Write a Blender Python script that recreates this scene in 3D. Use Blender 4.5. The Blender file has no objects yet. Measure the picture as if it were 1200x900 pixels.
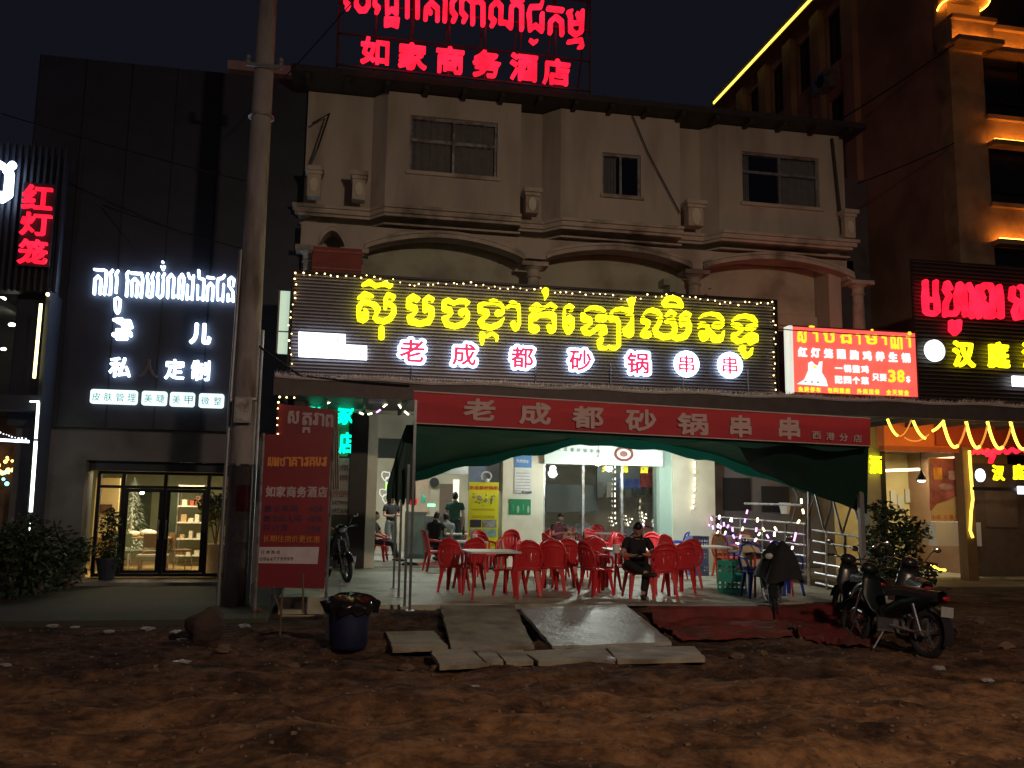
import bpy, math, random
import numpy as np
from mathutils import Vector, Matrix, noise
from mathutils.geometry import interpolate_bezier
random.seed(7)
S = bpy.context.scene
COL = S.collection
R = math.radians

# ---------------------------------------------------------------- camera
FPX = 1030.0; YAW = R(10.8); PIT = math.atan(140/1030); ROL = 0.0149
CAM = np.array([0.0, 0.0, 1.75])
f0 = np.array([math.sin(YAW)*math.cos(PIT), math.cos(YAW)*math.cos(PIT), math.sin(PIT)])
r0 = np.array([math.cos(YAW), -math.sin(YAW), 0.0]); u0 = np.cross(r0, f0)
RV = r0*math.cos(ROL)+u0*math.sin(ROL); UV = u0*math.cos(ROL)-r0*math.sin(ROL)
cd = bpy.data.cameras.new('camera'); cam = bpy.data.objects.new('camera', cd); COL.objects.link(cam)
cd.sensor_width = 36; cd.lens = 36*FPX/1200; cd.clip_start = 0.1; cd.clip_end = 500
M4 = Matrix.Identity(4)
for i in range(3):
    M4[i][0] = RV[i]; M4[i][1] = UV[i]; M4[i][2] = -f0[i]; M4[i][3] = CAM[i]
cam.matrix_world = M4
S.camera = cam

# ---------------------------------------------------------------- world, exposure
W = bpy.data.worlds.new('World'); S.world = W; W.use_nodes = True
bg = W.node_tree.nodes['Background']; bg.inputs[0].default_value = (0.56, 0.56, 0.95, 1); bg.inputs[1].default_value = 0.0105
S.view_settings.view_transform = 'Standard'; S.view_settings.look = 'None'
S.view_settings.exposure = 0; S.view_settings.gamma = 1
S.cycles.use_denoising = True
S.cycles.max_bounces = 6; S.cycles.diffuse_bounces = 3; S.cycles.transparent_max_bounces = 12
S.cycles.sample_clamp_indirect = 4.0

def lamp(name, kind, loc, energy, color, size=0.3, rot=None, spot=None, sy=None):
    l = bpy.data.lights.new(name, kind); l.energy = energy; l.color = color
    if kind == 'AREA':
        l.size = size
        if sy: l.shape = 'RECTANGLE'; l.size_y = sy
    elif kind in ('POINT', 'SPOT'): l.shadow_soft_size = size
    if kind == 'SPOT' and spot: l.spot_size = R(spot); l.spot_blend = 1.0
    o = bpy.data.objects.new(name, l); o.location = loc
    if rot: o.rotation_euler = rot
    COL.objects.link(o); return o

# ---------------------------------------------------------------- survey helpers: sight line through a photograph point, cut by a plane
def ray(u, v): return f0 + RV*(u-600)/FPX - UV*(v-450)/FPX
def B(u, v, Y): d = ray(u, v); return Vector(CAM + d*(Y-CAM[1])/d[1])
def G(u, v, z=0.0): d = ray(u, v); return Vector(CAM + d*(z-CAM[2])/d[2])
def XP(u, v, X): d = ray(u, v); return Vector(CAM + d*(X-CAM[0])/d[0])
def mpp(u, v, Y):
    p = np.array(B(u, v, Y)) - CAM; return float(p@f0)/FPX

# ---------------------------------------------------------------- mesh building
class MB:
    def __init__(s): s.v = []; s.f = []
    def quad(s, a, b, c, d):
        n = len(s.v); s.v += [tuple(a), tuple(b), tuple(c), tuple(d)]; s.f.append((n, n+1, n+2, n+3)); return s
    def box(s, x0, x1, y0, y1, z0, z1, m=None):
        if x0 > x1: x0, x1 = x1, x0
        if y0 > y1: y0, y1 = y1, y0
        if z0 > z1: z0, z1 = z1, z0
        n = len(s.v)
        P = [(x0,y0,z0),(x1,y0,z0),(x1,y1,z0),(x0,y1,z0),(x0,y0,z1),(x1,y0,z1),(x1,y1,z1),(x0,y1,z1)]
        if m: P = [tuple(m @ Vector(p)) for p in P]
        s.v += P
        s.f += [(n,n+3,n+2,n+1),(n+4,n+5,n+6,n+7),(n,n+1,n+5,n+4),(n+1,n+2,n+6,n+5),(n+2,n+3,n+7,n+6),(n+3,n,n+4,n+7)]
        return s
    def tube(s, pts, r, n=8, cap=True, flat=1.0):
        pts = [Vector(p) for p in pts]
        if not isinstance(r, (list, tuple)): r = [r]*len(pts)
        base = len(s.v); prev = None
        for i, p in enumerate(pts):
            t = (pts[min(i+1, len(pts)-1)] - pts[max(i-1, 0)])
            if t.length < 1e-9: t = Vector((0,0,1))
            t.normalize()
            if prev is None:
                a = Vector((0,0,1)) if abs(t.z) < 0.9 else Vector((1,0,0))
                x = t.cross(a).normalized()
            else:
                x = (prev - t*prev.dot(t))
                x = x.normalized() if x.length > 1e-6 else t.orthogonal().normalized()
            prev = x; y = t.cross(x)
            for k in range(n):
                a = 2*math.pi*k/n
                s.v.append(tuple(p + x*math.cos(a)*r[i] + y*math.sin(a)*r[i]*flat))
        for i in range(len(pts)-1):
            for k in range(n):
                a = base+i*n+k; b = base+i*n+(k+1) % n
                s.f.append((a, b, b+n, a+n))
        if cap:
            s.f.append(tuple(base+k for k in reversed(range(n))))
            s.f.append(tuple(base+(len(pts)-1)*n+k for k in range(n)))
        return s
    def lathe(s, prof, c=(0,0,0), n=16, m=None):
        base = len(s.v); c = Vector(c)
        for r, z in prof:
            for k in range(n):
                a = 2*math.pi*k/n; p = Vector((r*math.cos(a), r*math.sin(a), z))
                if m: p = m @ p
                s.v.append(tuple(c+p))
        for i in range(len(prof)-1):
            for k in range(n):
                a = base+i*n+k; b = base+i*n+(k+1) % n
                s.f.append((a, b, b+n, a+n))
        s.f.append(tuple(base+k for k in reversed(range(n))))
        s.f.append(tuple(base+(len(prof)-1)*n+k for k in range(n)))
        return s
    def ball(s, c, rx, ry=None, rz=None, n=12, k=8, m=None):
        ry = ry or rx; rz = rz or rx
        c = Vector(c); base = len(s.v)
        for i in range(k+1):
            t = math.pi*i/k
            for j in range(n):
                a = 2*math.pi*j/n
                p = Vector((rx*math.sin(t)*math.cos(a), ry*math.sin(t)*math.sin(a), rz*math.cos(t)))
                if m: p = m @ p
                s.v.append(tuple(c+p))
        for i in range(k):
            for j in range(n):
                a = base+i*n+j; b = base+i*n+(j+1) % n
                s.f.append((a, a+n, b+n, b))
        return s
    def prism(s, poly, y0, y1):            # polygon in (x, z) pushed from y0 to y1
        n = len(poly); b = len(s.v)
        s.v += [(p[0], y0, p[1]) for p in poly] + [(p[0], y1, p[1]) for p in poly]
        s.f.append(tuple(range(b, b+n))); s.f.append(tuple(reversed(range(b+n, b+2*n))))
        for i in range(n):
            j = (i+1) % n; s.f.append((b+j, b+i, b+n+i, b+n+j))
        return s
    def grid(s, P):                         # P[i][j] points
        b = len(s.v); n = len(P[0])
        for row in P: s.v += [tuple(p) for p in row]
        for i in range(len(P)-1):
            for j in range(n-1):
                a = b+i*n+j; s.f.append((a, a+1, a+n+1, a+n))
        return s
    def mesh(s, name='mesh', smooth=False):
        me = bpy.data.meshes.new(name); me.from_pydata(s.v, [], s.f); me.update()
        if smooth: me.polygons.foreach_set('use_smooth', [True]*len(me.polygons))
        return me

def tag(o, label=None, cat=None, group=None, kind=None):
    if label: o['label'] = label
    if cat: o['category'] = cat
    if group: o['group'] = group
    if kind: o['kind'] = kind
    return o
def link(name, me, mt, parent=None, label=None, smooth=False, kind=None):
    if isinstance(me, MB): me = me.mesh(name, smooth)
    if mt is not None:
        me.materials.clear(); me.materials.append(mt)
    o = bpy.data.objects.new(name, me); COL.objects.link(o)
    if parent is not None:
        o.parent = parent
        if parent.get('_w'): o.matrix_parent_inverse = Matrix.Translation(-Vector(parent['_o']))
    if label: o['label'] = label
    if kind: o['kind'] = kind
    return o
def sub(name, me, mt, parent, top, **k):     # sub-part under a part whose mesh is in world coordinates
    if isinstance(me, MB): me = me.mesh(name, k.pop('smooth', False))
    me.materials.clear(); me.materials.append(mt)
    o = bpy.data.objects.new(name, me); COL.objects.link(o); o.parent = parent
    for a, b in k.items(): o[a] = b
    return o
def thing(name, label, cat, loc=(0,0,0), group=None, world=True):
    o = bpy.data.objects.new(name, None); o.empty_display_size = 0.2; COL.objects.link(o); o.location = loc
    tag(o, label, cat, group)
    if world: o['_w'] = 1; o['_o'] = list(loc)
    return o
KIDS = {}
def copy_thing(root, loc, rz, label, group=None, scale=None, mat_swap=None):
    r = root.copy(); COL.objects.link(r); r.location = loc; r.rotation_euler = (0, 0, rz); r['label'] = label
    if scale: r.scale = scale
    if group: r['group'] = group
    elif 'group' in r.keys() and group is None: pass
    def rec(src, dst):
        for ch in [o for o in list(src.children)]:
            c = ch.copy(); c.parent = dst; COL.objects.link(c); rec(ch, c)
    rec(root, r); return r

# ---------------------------------------------------------------- materials
MATS = {}
def mat(name, col, rough=0.7, var=0.15, scale=3.0, bump=0.0, bscale=20.0, metal=0.0, spec=0.4, dirt=None, dscale=1.2, stretch=None, coat=0.0):
    if name in MATS: return MATS[name]
    m = bpy.data.materials.new(name); m.use_nodes = True; nt = m.node_tree; N = nt.nodes; L = nt.links
    p = N['Principled BSDF']; p.inputs['Roughness'].default_value = rough; p.inputs['Metallic'].default_value = metal
    p.inputs['Specular IOR Level'].default_value = spec
    if coat: p.inputs['Coat Weight'].default_value = coat
    tc = N.new('ShaderNodeTexCoord'); mp = N.new('ShaderNodeMapping'); L.new(tc.outputs['Object'], mp.inputs[0])
    if stretch: mp.inputs['Scale'].default_value = stretch
    n1 = N.new('ShaderNodeTexNoise'); n1.inputs['Scale'].default_value = scale; n1.inputs['Detail'].default_value = 6; n1.inputs['Roughness'].default_value = 0.65
    L.new(mp.outputs[0], n1.inputs[0])
    cr = N.new('ShaderNodeValToRGB'); cr.color_ramp.elements[0].position = 0.3; cr.color_ramp.elements[1].position = 0.7
    a = [max(0, c*(1-var)) for c in col]; b = [min(1, c*(1+var)) for c in col]
    cr.color_ramp.elements[0].color = (*a, 1); cr.color_ramp.elements[1].color = (*b, 1)
    L.new(n1.outputs[0], cr.inputs[0]); out = cr.outputs[0]
    if dirt:
        n2 = N.new('ShaderNodeTexNoise'); n2.inputs['Scale'].default_value = dscale; n2.inputs['Detail'].default_value = 8
        L.new(mp.outputs[0], n2.inputs[0])
        c2 = N.new('ShaderNodeValToRGB'); c2.color_ramp.elements[0].position = 0.47; c2.color_ramp.elements[1].position = 0.68
        L.new(n2.outputs[0], c2.inputs[0])
        mx = N.new('ShaderNodeMix'); mx.data_type = 'RGBA'; L.new(c2.outputs[0], mx.inputs[0]); L.new(out, mx.inputs[6]); mx.inputs[7].default_value = (*dirt, 1)
        out = mx.outputs[2]
    L.new(out, p.inputs['Base Color'])
    if bump:
        n3 = N.new('ShaderNodeTexNoise'); n3.inputs['Scale'].default_value = bscale; n3.inputs['Detail'].default_value = 5
        L.new(tc.outputs['Object'], n3.inputs[0]); bp = N.new('ShaderNodeBump'); bp.inputs['Strength'].default_value = bump; bp.inputs['Distance'].default_value = 0.02
        L.new(n3.outputs[0], bp.inputs['Height']); L.new(bp.outputs[0], p.inputs['Normal'])
    MATS[name] = m; return m
def emit(name, col, st, var=0.0):
    if name in MATS: return MATS[name]
    m = bpy.data.materials.new(name); m.use_nodes = True; nt = m.node_tree; N = nt.nodes; L = nt.links
    p = N['Principled BSDF']; p.inputs['Base Color'].default_value = (*[min(.8, c) for c in col], 1)
    p.inputs['Emission Color'].default_value = (*col, 1); p.inputs['Emission Strength'].default_value = st
    if var:
        tc = N.new('ShaderNodeTexCoord'); n = N.new('ShaderNodeTexNoise'); n.inputs['Scale'].default_value = 2.5; L.new(tc.outputs['Object'], n.inputs[0])
        mr = N.new('ShaderNodeMapRange'); mr.inputs[1].default_value = .35; mr.inputs[2].default_value = .65; mr.inputs[3].default_value = st*(1-var); mr.inputs[4].default_value = st*(1+var)
        L.new(n.outputs[0], mr.inputs[0]); L.new(mr.outputs[0], p.inputs['Emission Strength'])
    MATS[name] = m; return m
def glassy(name, tint=(1,1,1), refl=0.08):
    if name in MATS: return MATS[name]
    m = bpy.data.materials.new(name); m.use_nodes = True; nt = m.node_tree; N = nt.nodes; L = nt.links
    N.remove(N['Principled BSDF']); o = N['Material Output']
    t = N.new('ShaderNodeBsdfTransparent'); t.inputs[0].default_value = (*tint, 1)
    g = N.new('ShaderNodeBsdfGlossy'); g.inputs['Roughness'].default_value = 0.03
    fr = N.new('ShaderNodeFresnel'); fr.inputs[0].default_value = 1.5
    ad = N.new('ShaderNodeMath'); ad.operation = 'ADD'; ad.inputs[1].default_value = refl; L.new(fr.outputs[0], ad.inputs[0])
    mx = N.new('ShaderNodeMixShader'); L.new(ad.outputs[0], mx.inputs[0]); L.new(t.outputs[0], mx.inputs[1]); L.new(g.outputs[0], mx.inputs[2]); L.new(mx.outputs[0], o.inputs[0])
    MATS[name] = m; return m

# ---------------------------------------------------------------- lettering: strokes or font outlines -> distance field -> clean outline -> solid letter
_gc = {}
def outline(ch):
    if ch in _gc: return _gc[ch]
    c = bpy.data.curves.new('t', 'FONT'); c.body = ch; c.size = 1.0
    ob = bpy.data.objects.new('t', c); COL.objects.link(ob)
    dg = bpy.context.evaluated_depsgraph_get(); cu = ob.evaluated_get(dg).to_curve(dg)
    P = []
    for sp in cu.splines:
        pts = []
        if sp.type == 'BEZIER':
            bp = sp.bezier_points; n = len(bp)
            for i in range(n):
                a, b = bp[i], bp[(i+1) % n]
                pts += [(q.x, q.y) for q in interpolate_bezier(a.co, a.handle_right, b.handle_left, b.co, 5)[:-1]]
        else: pts = [(q.co.x, q.co.y) for q in sp.points]
        if len(pts) > 2: P.append(np.array(pts))
    ob.evaluated_get(dg).to_curve_clear(); bpy.data.objects.remove(ob); bpy.data.curves.remove(c)
    if not P: P = [np.array([(0,0),(.5,0),(.5,.7),(0,.7)])]
    al = np.concatenate(P); lo = al.min(0); hi = al.max(0)
    _gc[ch] = (P, lo, hi); return _gc[ch]
def field_polys(X, Y, P):                  # negative inside (nonzero winding)
    px = X.ravel(); py = Y.ravel(); d2 = np.full(px.shape, 1e9); wn = np.zeros(px.shape, int)
    for q in P:
        a = q; b = np.roll(q, -1, 0)
        for (ax, ay), (bx, by) in zip(a, b):
            dx, dy = bx-ax, by-ay; L2 = dx*dx+dy*dy
            if L2 < 1e-14: continue
            t = np.clip(((px-ax)*dx+(py-ay)*dy)/L2, 0, 1)
            d2 = np.minimum(d2, (px-ax-t*dx)**2+(py-ay-t*dy)**2)
            cr = dx*(py-ay)-dy*(px-ax)
            if ay <= by: wn += ((ay <= py) & (py < by) & (cr > 0))
            else: wn -= ((by <= py) & (py < ay) & (cr < 0))
    d = np.sqrt(d2); return np.where(wn != 0, -d, d).reshape(X.shape)
def field_strokes(X, Y, ST):
    F = np.full(X.shape, 1e9)
    for st in ST:
        if len(st) == 1: st = [st[0], st[0]]
        for a, b in zip(st[:-1], st[1:]):
            dx, dy = b[0]-a[0], b[1]-a[1]; L2 = dx*dx+dy*dy+1e-12
            t = np.clip(((X-a[0])*dx+(Y-a[1])*dy)/L2, 0, 1)
            F = np.minimum(F, np.hypot(X-a[0]-t*dx, Y-a[1]-t*dy)-(a[2]+t*(b[2]-a[2])))
    return F
def contours(X, Y, F):
    H, Wd = F.shape; seg = {}
    s = F < 0
    def pt(i, j, k, l):
        a, b = F[i, j], F[k, l]; t = a/(a-b)
        return (X[i, j]+(X[k, l]-X[i, j])*t, Y[i, j]+(Y[k, l]-Y[i, j])*t)
    mix = s[:-1, :-1].astype(int)+s[1:, :-1]+s[:-1, 1:]+s[1:, 1:]
    pts = {}
    for i, j in zip(*np.where((mix > 0) & (mix < 4))):
        i = int(i); j = int(j)
        c = [(i, j), (i, j+1), (i+1, j+1), (i+1, j)]
        es = []
        for k in range(4):
            p, q = c[k], c[(k+1) % 4]
            if s[p] != s[q]:
                key = (min(p, q), max(p, q))
                if key not in pts: pts[key] = pt(*key[0], *key[1])
                es.append((key, s[p]))
        outs = [k for k, inside in es if inside]; ins = [k for k, inside in es if not inside]
        if len(es) == 2: seg[outs[0]] = ins[0]
        else:
            order = [e for e in es]
            for n_, (k, inside) in enumerate(order):
                if inside: seg[k] = order[(n_+1) % 4][0]
    loops = []
    while seg:
        st = next(iter(seg)); lp = []; k = st
        while k in seg: lp.append(pts[k]); k = seg.pop(k)
        if len(lp) > 5: loops.append(lp)
    return loops
def simplify(lp, tol):
    out = [lp[0]]
    for i in range(1, len(lp)-1):
        a = out[-1]; b = lp[i]; c = lp[i+1]
        ar = abs((b[0]-a[0])*(c[1]-a[1])-(b[1]-a[1])*(c[0]-a[0])); L = math.hypot(c[0]-a[0], c[1]-a[1])+1e-9
        if ar/L > tol: out.append(b)
    out.append(lp[-1]); return out
def solid(loops, depth, bevel=0.0):        # loops in (x, z) metres -> mesh centred on y = 0, front face at -depth/2
    c = bpy.data.curves.new('t', 'CURVE'); c.dimensions = '2D'; c.fill_mode = 'BOTH'; c.extrude = depth/2
    for lp in loops:
        if len(lp) < 3: continue
        sp = c.splines.new('POLY'); sp.points.add(len(lp)-1); sp.use_cyclic_u = True
        for i, p in enumerate(lp): sp.points[i].co = (p[0], p[1], 0, 1)
    ob = bpy.data.objects.new('t', c); COL.objects.link(ob)
    dg = bpy.context.evaluated_depsgraph_get(); me = bpy.data.meshes.new_from_object(ob.evaluated_get(dg))
    bpy.data.objects.remove(ob); bpy.data.curves.remove(c)
    me.transform(Matrix.Rotation(math.pi/2, 4, 'X')); me.materials.clear(); return me
_lm = {}
def char_loops(ch, w, h, bold, res=56):    # outline of one character fitted to a w x h box round the origin, thickened by bold (metres)
    key = (ch, round(w, 4), round(h, 4), round(bold, 4))
    if key in _lm: return _lm[key]
    P, lo, hi = outline(ch); sx = w/max(hi[0]-lo[0], 1e-3); sy = h/max(hi[1]-lo[1], 1e-3)
    Q = [np.column_stack(((p[:, 0]-(lo[0]+hi[0])/2)*sx, (p[:, 1]-(lo[1]+hi[1])/2)*sy)) for p in P]
    m = bold+max(w, h)*0.06; st = max(w, h)/res
    X, Y = np.meshgrid(np.arange(-w/2-m, w/2+m+st, st), np.arange(-h/2-m, h/2+m+st, st))
    lps = [simplify(l, st*0.06) for l in contours(X, Y, field_polys(X, Y, Q)-bold)]
    _lm[key] = lps; return lps
def char(ch, u, v, hpx, Y, mt, parent, wpx=None, bold=0.0, depth=0.04, name='letter', res=48, label=None):
    k = mpp(u, v, Y); h = hpx*k; w = (wpx or hpx)*k
    me = solid(char_loops(ch, w-2*bold, h-2*bold, bold, res), depth)
    c = B(u, v, Y); me.transform(Matrix.Translation(c)); 
    return link(name, me, mt, parent, label=label)
def text_row(s, u0_, v0_, u1_, v1_, hpx, Y, mt, parent, wpx=None, bold=0.0, depth=0.01, name='letter', res=32, joined=None):
    n = len(s); vs = []; fs = []
    for i, ch in enumerate(s):
        t = i/(n-1) if n > 1 else 0
        if ch == ' ': continue
        u = u0_+(u1_-u0_)*t; v = v0_+(v1_-v0_)*t
        if joined:
            k = mpp(u, v, Y); me = solid(char_loops(ch, (wpx or hpx)*k, hpx*k, bold, res), depth)
            c = B(u, v, Y); b = len(vs); vs += [tuple(q.co+c) for q in me.vertices]; fs += [tuple(b+x for x in p.vertices) for p in me.polygons]
            bpy.data.meshes.remove(me)
        else: char(ch, u, v, hpx, Y, mt, parent, wpx, bold, depth, name, res)
    if joined:
        me = bpy.data.meshes.new(joined); me.from_pydata(vs, [], fs); return link(joined, me, mt, parent)
def strokes(txt, ox, oy, sc, r=None):      # 'x,y,r x,y,r | ...' measured in an enlarged crop -> photograph points
    out = []
    for part in txt.split('|'):
        st = []
        for tok in part.split():
            q = [float(a) for a in tok.split(',')]
            st.append((ox+q[0]/sc, oy+q[1]/sc, (q[2]/sc if len(q) > 2 else r)))
        if st: out.append(st)
    return out
def stroke_letter(st, Y, mt, parent, depth=0.06, step=0.45, grow=0.0, name='letter', label=None):
    xs = [p[0] for s in st for p in s]; ys = [p[1] for s in st for p in s]; m = max(p[2] for s in st for p in s)+grow+1
    X, Yy = np.meshgrid(np.arange(min(xs)-m, max(xs)+m, step), np.arange(min(ys)-m, max(ys)+m, step))
    lps = contours(X, Yy, field_strokes(X, Yy, st)-grow)
    L3 = []
    for l in lps:
        L3.append([(q.x, q.z) for q in (B(a, b, Y) for a, b in simplify(l, step*0.08))])
    me = solid(L3, depth); me.transform(Matrix.Translation((0, Y, 0)))
    return link(name, me, mt, parent, label=label)
def arr(u0_, v0_, u1_, v1_, Y, y1=None):   # box extents of an upright rectangle seen between two photograph points
    um, vm = (u0_+u1_)/2, (v0_+v1_)/2
    return B(u0_, vm, Y).x, B(u1_, vm, Y).x, B(um, v1_, Y).z, B(um, v0_, Y).z
def slab(u0_, v0_, u1_, v1_, Y, th, mb=None):
    x0, x1, z0, z1 = arr(u0_, v0_, u1_, v1_, Y)
    return (mb or MB()).box(x0, x1, Y, Y+th, z0, z1)
# ================================================================ MATERIALS USED BY THE SETTING
m_plaster = mat('cream_plaster', (.52,.48,.41), .85, .09, 1.3, .35, 60, dirt=(.37,.33,.28), dscale=1.5, stretch=(1,1,.22))
m_trim = mat('stone_trim', (.55,.50,.42), .8, .12, 3, .3, 40, dirt=(.2,.18,.15), dscale=1.6)
m_inner = mat('pale_green_plaster', (.50,.52,.40), .85, .08, 1.5, .1, 60, dirt=(.3,.3,.24))
m_dark = mat('dark_cladding', (.036,.042,.064), .5, .2, 2, .1, 30)
m_black = mat('black_paint', (.012,.012,.013), .4, .3, 5)
m_greywall = mat('grey_plaster', (.17,.165,.18), .85, .12, 1.2, .25, 50, dirt=(.1,.1,.1))
m_brownwall = mat('brown_cladding', (.40,.25,.18), .7, .18, .7, .15, 30, dirt=(.26,.15,.11), dscale=.6)
m_tan = mat('tan_stone', (.42,.30,.18), .75, .15, 1.5, .25, 30, dirt=(.22,.14,.09))
m_roof = mat('dark_roof_sheet', (.04,.035,.035), .6, .3, 4, .2, 20)
m_cream = mat('cream_paint', (.76,.74,.60), .6, .05, 1.5, .05, 50, dirt=(.62,.59,.46), dscale=1.0)
m_white = mat('white_paint', (.75,.76,.74), .5, .04, 2)
m_grey = mat('grey_metal', (.30,.31,.33), .4, .15, 6, metal=.6)
m_steel = mat('galvanised_steel', (.42,.43,.45), .38, .2, 9, metal=.7, dirt=(.22,.16,.12), dscale=6)
m_glass = glassy('window_glass')
m_curtain = mat('curtain_cloth', (.22,.22,.20), .9, .15, 6)
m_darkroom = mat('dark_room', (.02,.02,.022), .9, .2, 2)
m_brownfascia = mat('brown_awning_sheet', (.10,.085,.085), .55, .2, 5, .1, 20)
m_redcloth = mat('red_banner_cloth', (.42,.035,.050), .7, .10, 2.5, .15, 12)
m_greencloth = mat('green_tent_cloth', (.007,.045,.034), .6, .15, 2, .25, 8)
def translucent(m, col, f):
    nt = m.node_tree; N = nt.nodes; L = nt.links; p = N['Principled BSDF']; o = N['Material Output']
    t = N.new('ShaderNodeBsdfTranslucent'); t.inputs[0].default_value = (*col, 1); x = N.new('ShaderNodeMixShader'); x.inputs[0].default_value = f
    L.new(p.outputs[0], x.inputs[1]); L.new(t.outputs[0], x.inputs[2]); L.new(x.outputs[0], o.inputs[0])
translucent(m_redcloth, (.8,.06,.07), .12); translucent(m_greencloth, (.03,.36,.25), .10)
m_conc = mat('concrete_floor', (.43,.43,.34), .5, .25, 1.1, .4, 25, dirt=(.17,.16,.12), dscale=2.2)
m_slab = mat('concrete_slab_mat', (.30,.30,.28), .6, .18, 2.0, .5, 25, dirt=(.16,.14,.12), dscale=1.8)
m_plank = mat('weathered_board', (.28,.25,.19), .75, .2, 3, .5, 25, dirt=(.14,.11,.08), dscale=2.2)
m_bulbwhite = emit('lamp_white', (.93,1,.95), 22)
m_tubewhite = emit('tube_light_white', (1,.97,.88), 8)
m_yel = emit('sign_yellow', (1,.88,.006), 3.2, .3)
m_whi = emit('sign_white', (.62,.78,1.0), 5.5)
m_red = emit('sign_red', (1,.010,.034), 2.0, .3)
m_pink = emit('sign_pink_face', (.75,.035,.13), 1.0)

# ================================================================ GROUND
def hgt(x, y):
    n = noise.noise
    h = 0.0
    near = max(0.0, min(1.0, (12.2-y)/1.5))
    edge = max(0.0, min(1.0, (13.0-y)/.8))
    h += 0.05*n((x*.35, y*.9, 3.1))*edge
    h += 0.060*n((x*1.1, y*2.2, 1.7))*edge
    h += 0.055*n((x*2.4, y*4.2, 7.7))*edge
    h += 0.030*n((x*5.5, y*8.5, 2.2))*edge+0.010*n((x*14.0, y*18.0, 5.2))*edge
    # wheel ruts running along the street
    for yc, w, a in ((6.3, .22, .10), (7.6, .26, .10), (8.9, .3, .08), (10.2, .3, .05)):
        yy = y-yc-.35*n((x*.25, yc, 0)); h -= a*math.exp(-(yy/w)**2)*(.6+.8*n((x*.9, yc, 5)))*near
    if x > 9.2:                     # earth bank by the neighbouring forecourt
        t = max(0, 1-abs(y-15.5)/4.0); h += .12*t*min(1, (x-9.2)/1.5)
    if -.1 < x < 9.3 and y > 12.1: t = min(1, (y-12.1)/1.1); h += .20*t*t*(3-2*t)+.03*n((x*2.2, y*3, 8))
    if y > 13.2: h = -0.03 + .12*max(0, 1-abs(y-15.5)/4.0)*max(0, min(1, (x-9.4)/1.5))
    return h
xs = list(np.arange(-9, 14.01, .07)); ys = list(np.arange(4.0, 13.6, .04))
for a in range(1, 16): xs = [xs[0]-.15*1.45**a]+xs; xs = xs+[xs[-1]+.15*1.45**a]
for a in range(1, 14): ys = [ys[0]-.1*1.7**a]+ys; ys = ys+[ys[-1]+.12*1.75**a]
g = MB(); g.grid([[(x, y, hgt(x, y)) for x in xs] for y in ys])
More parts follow.
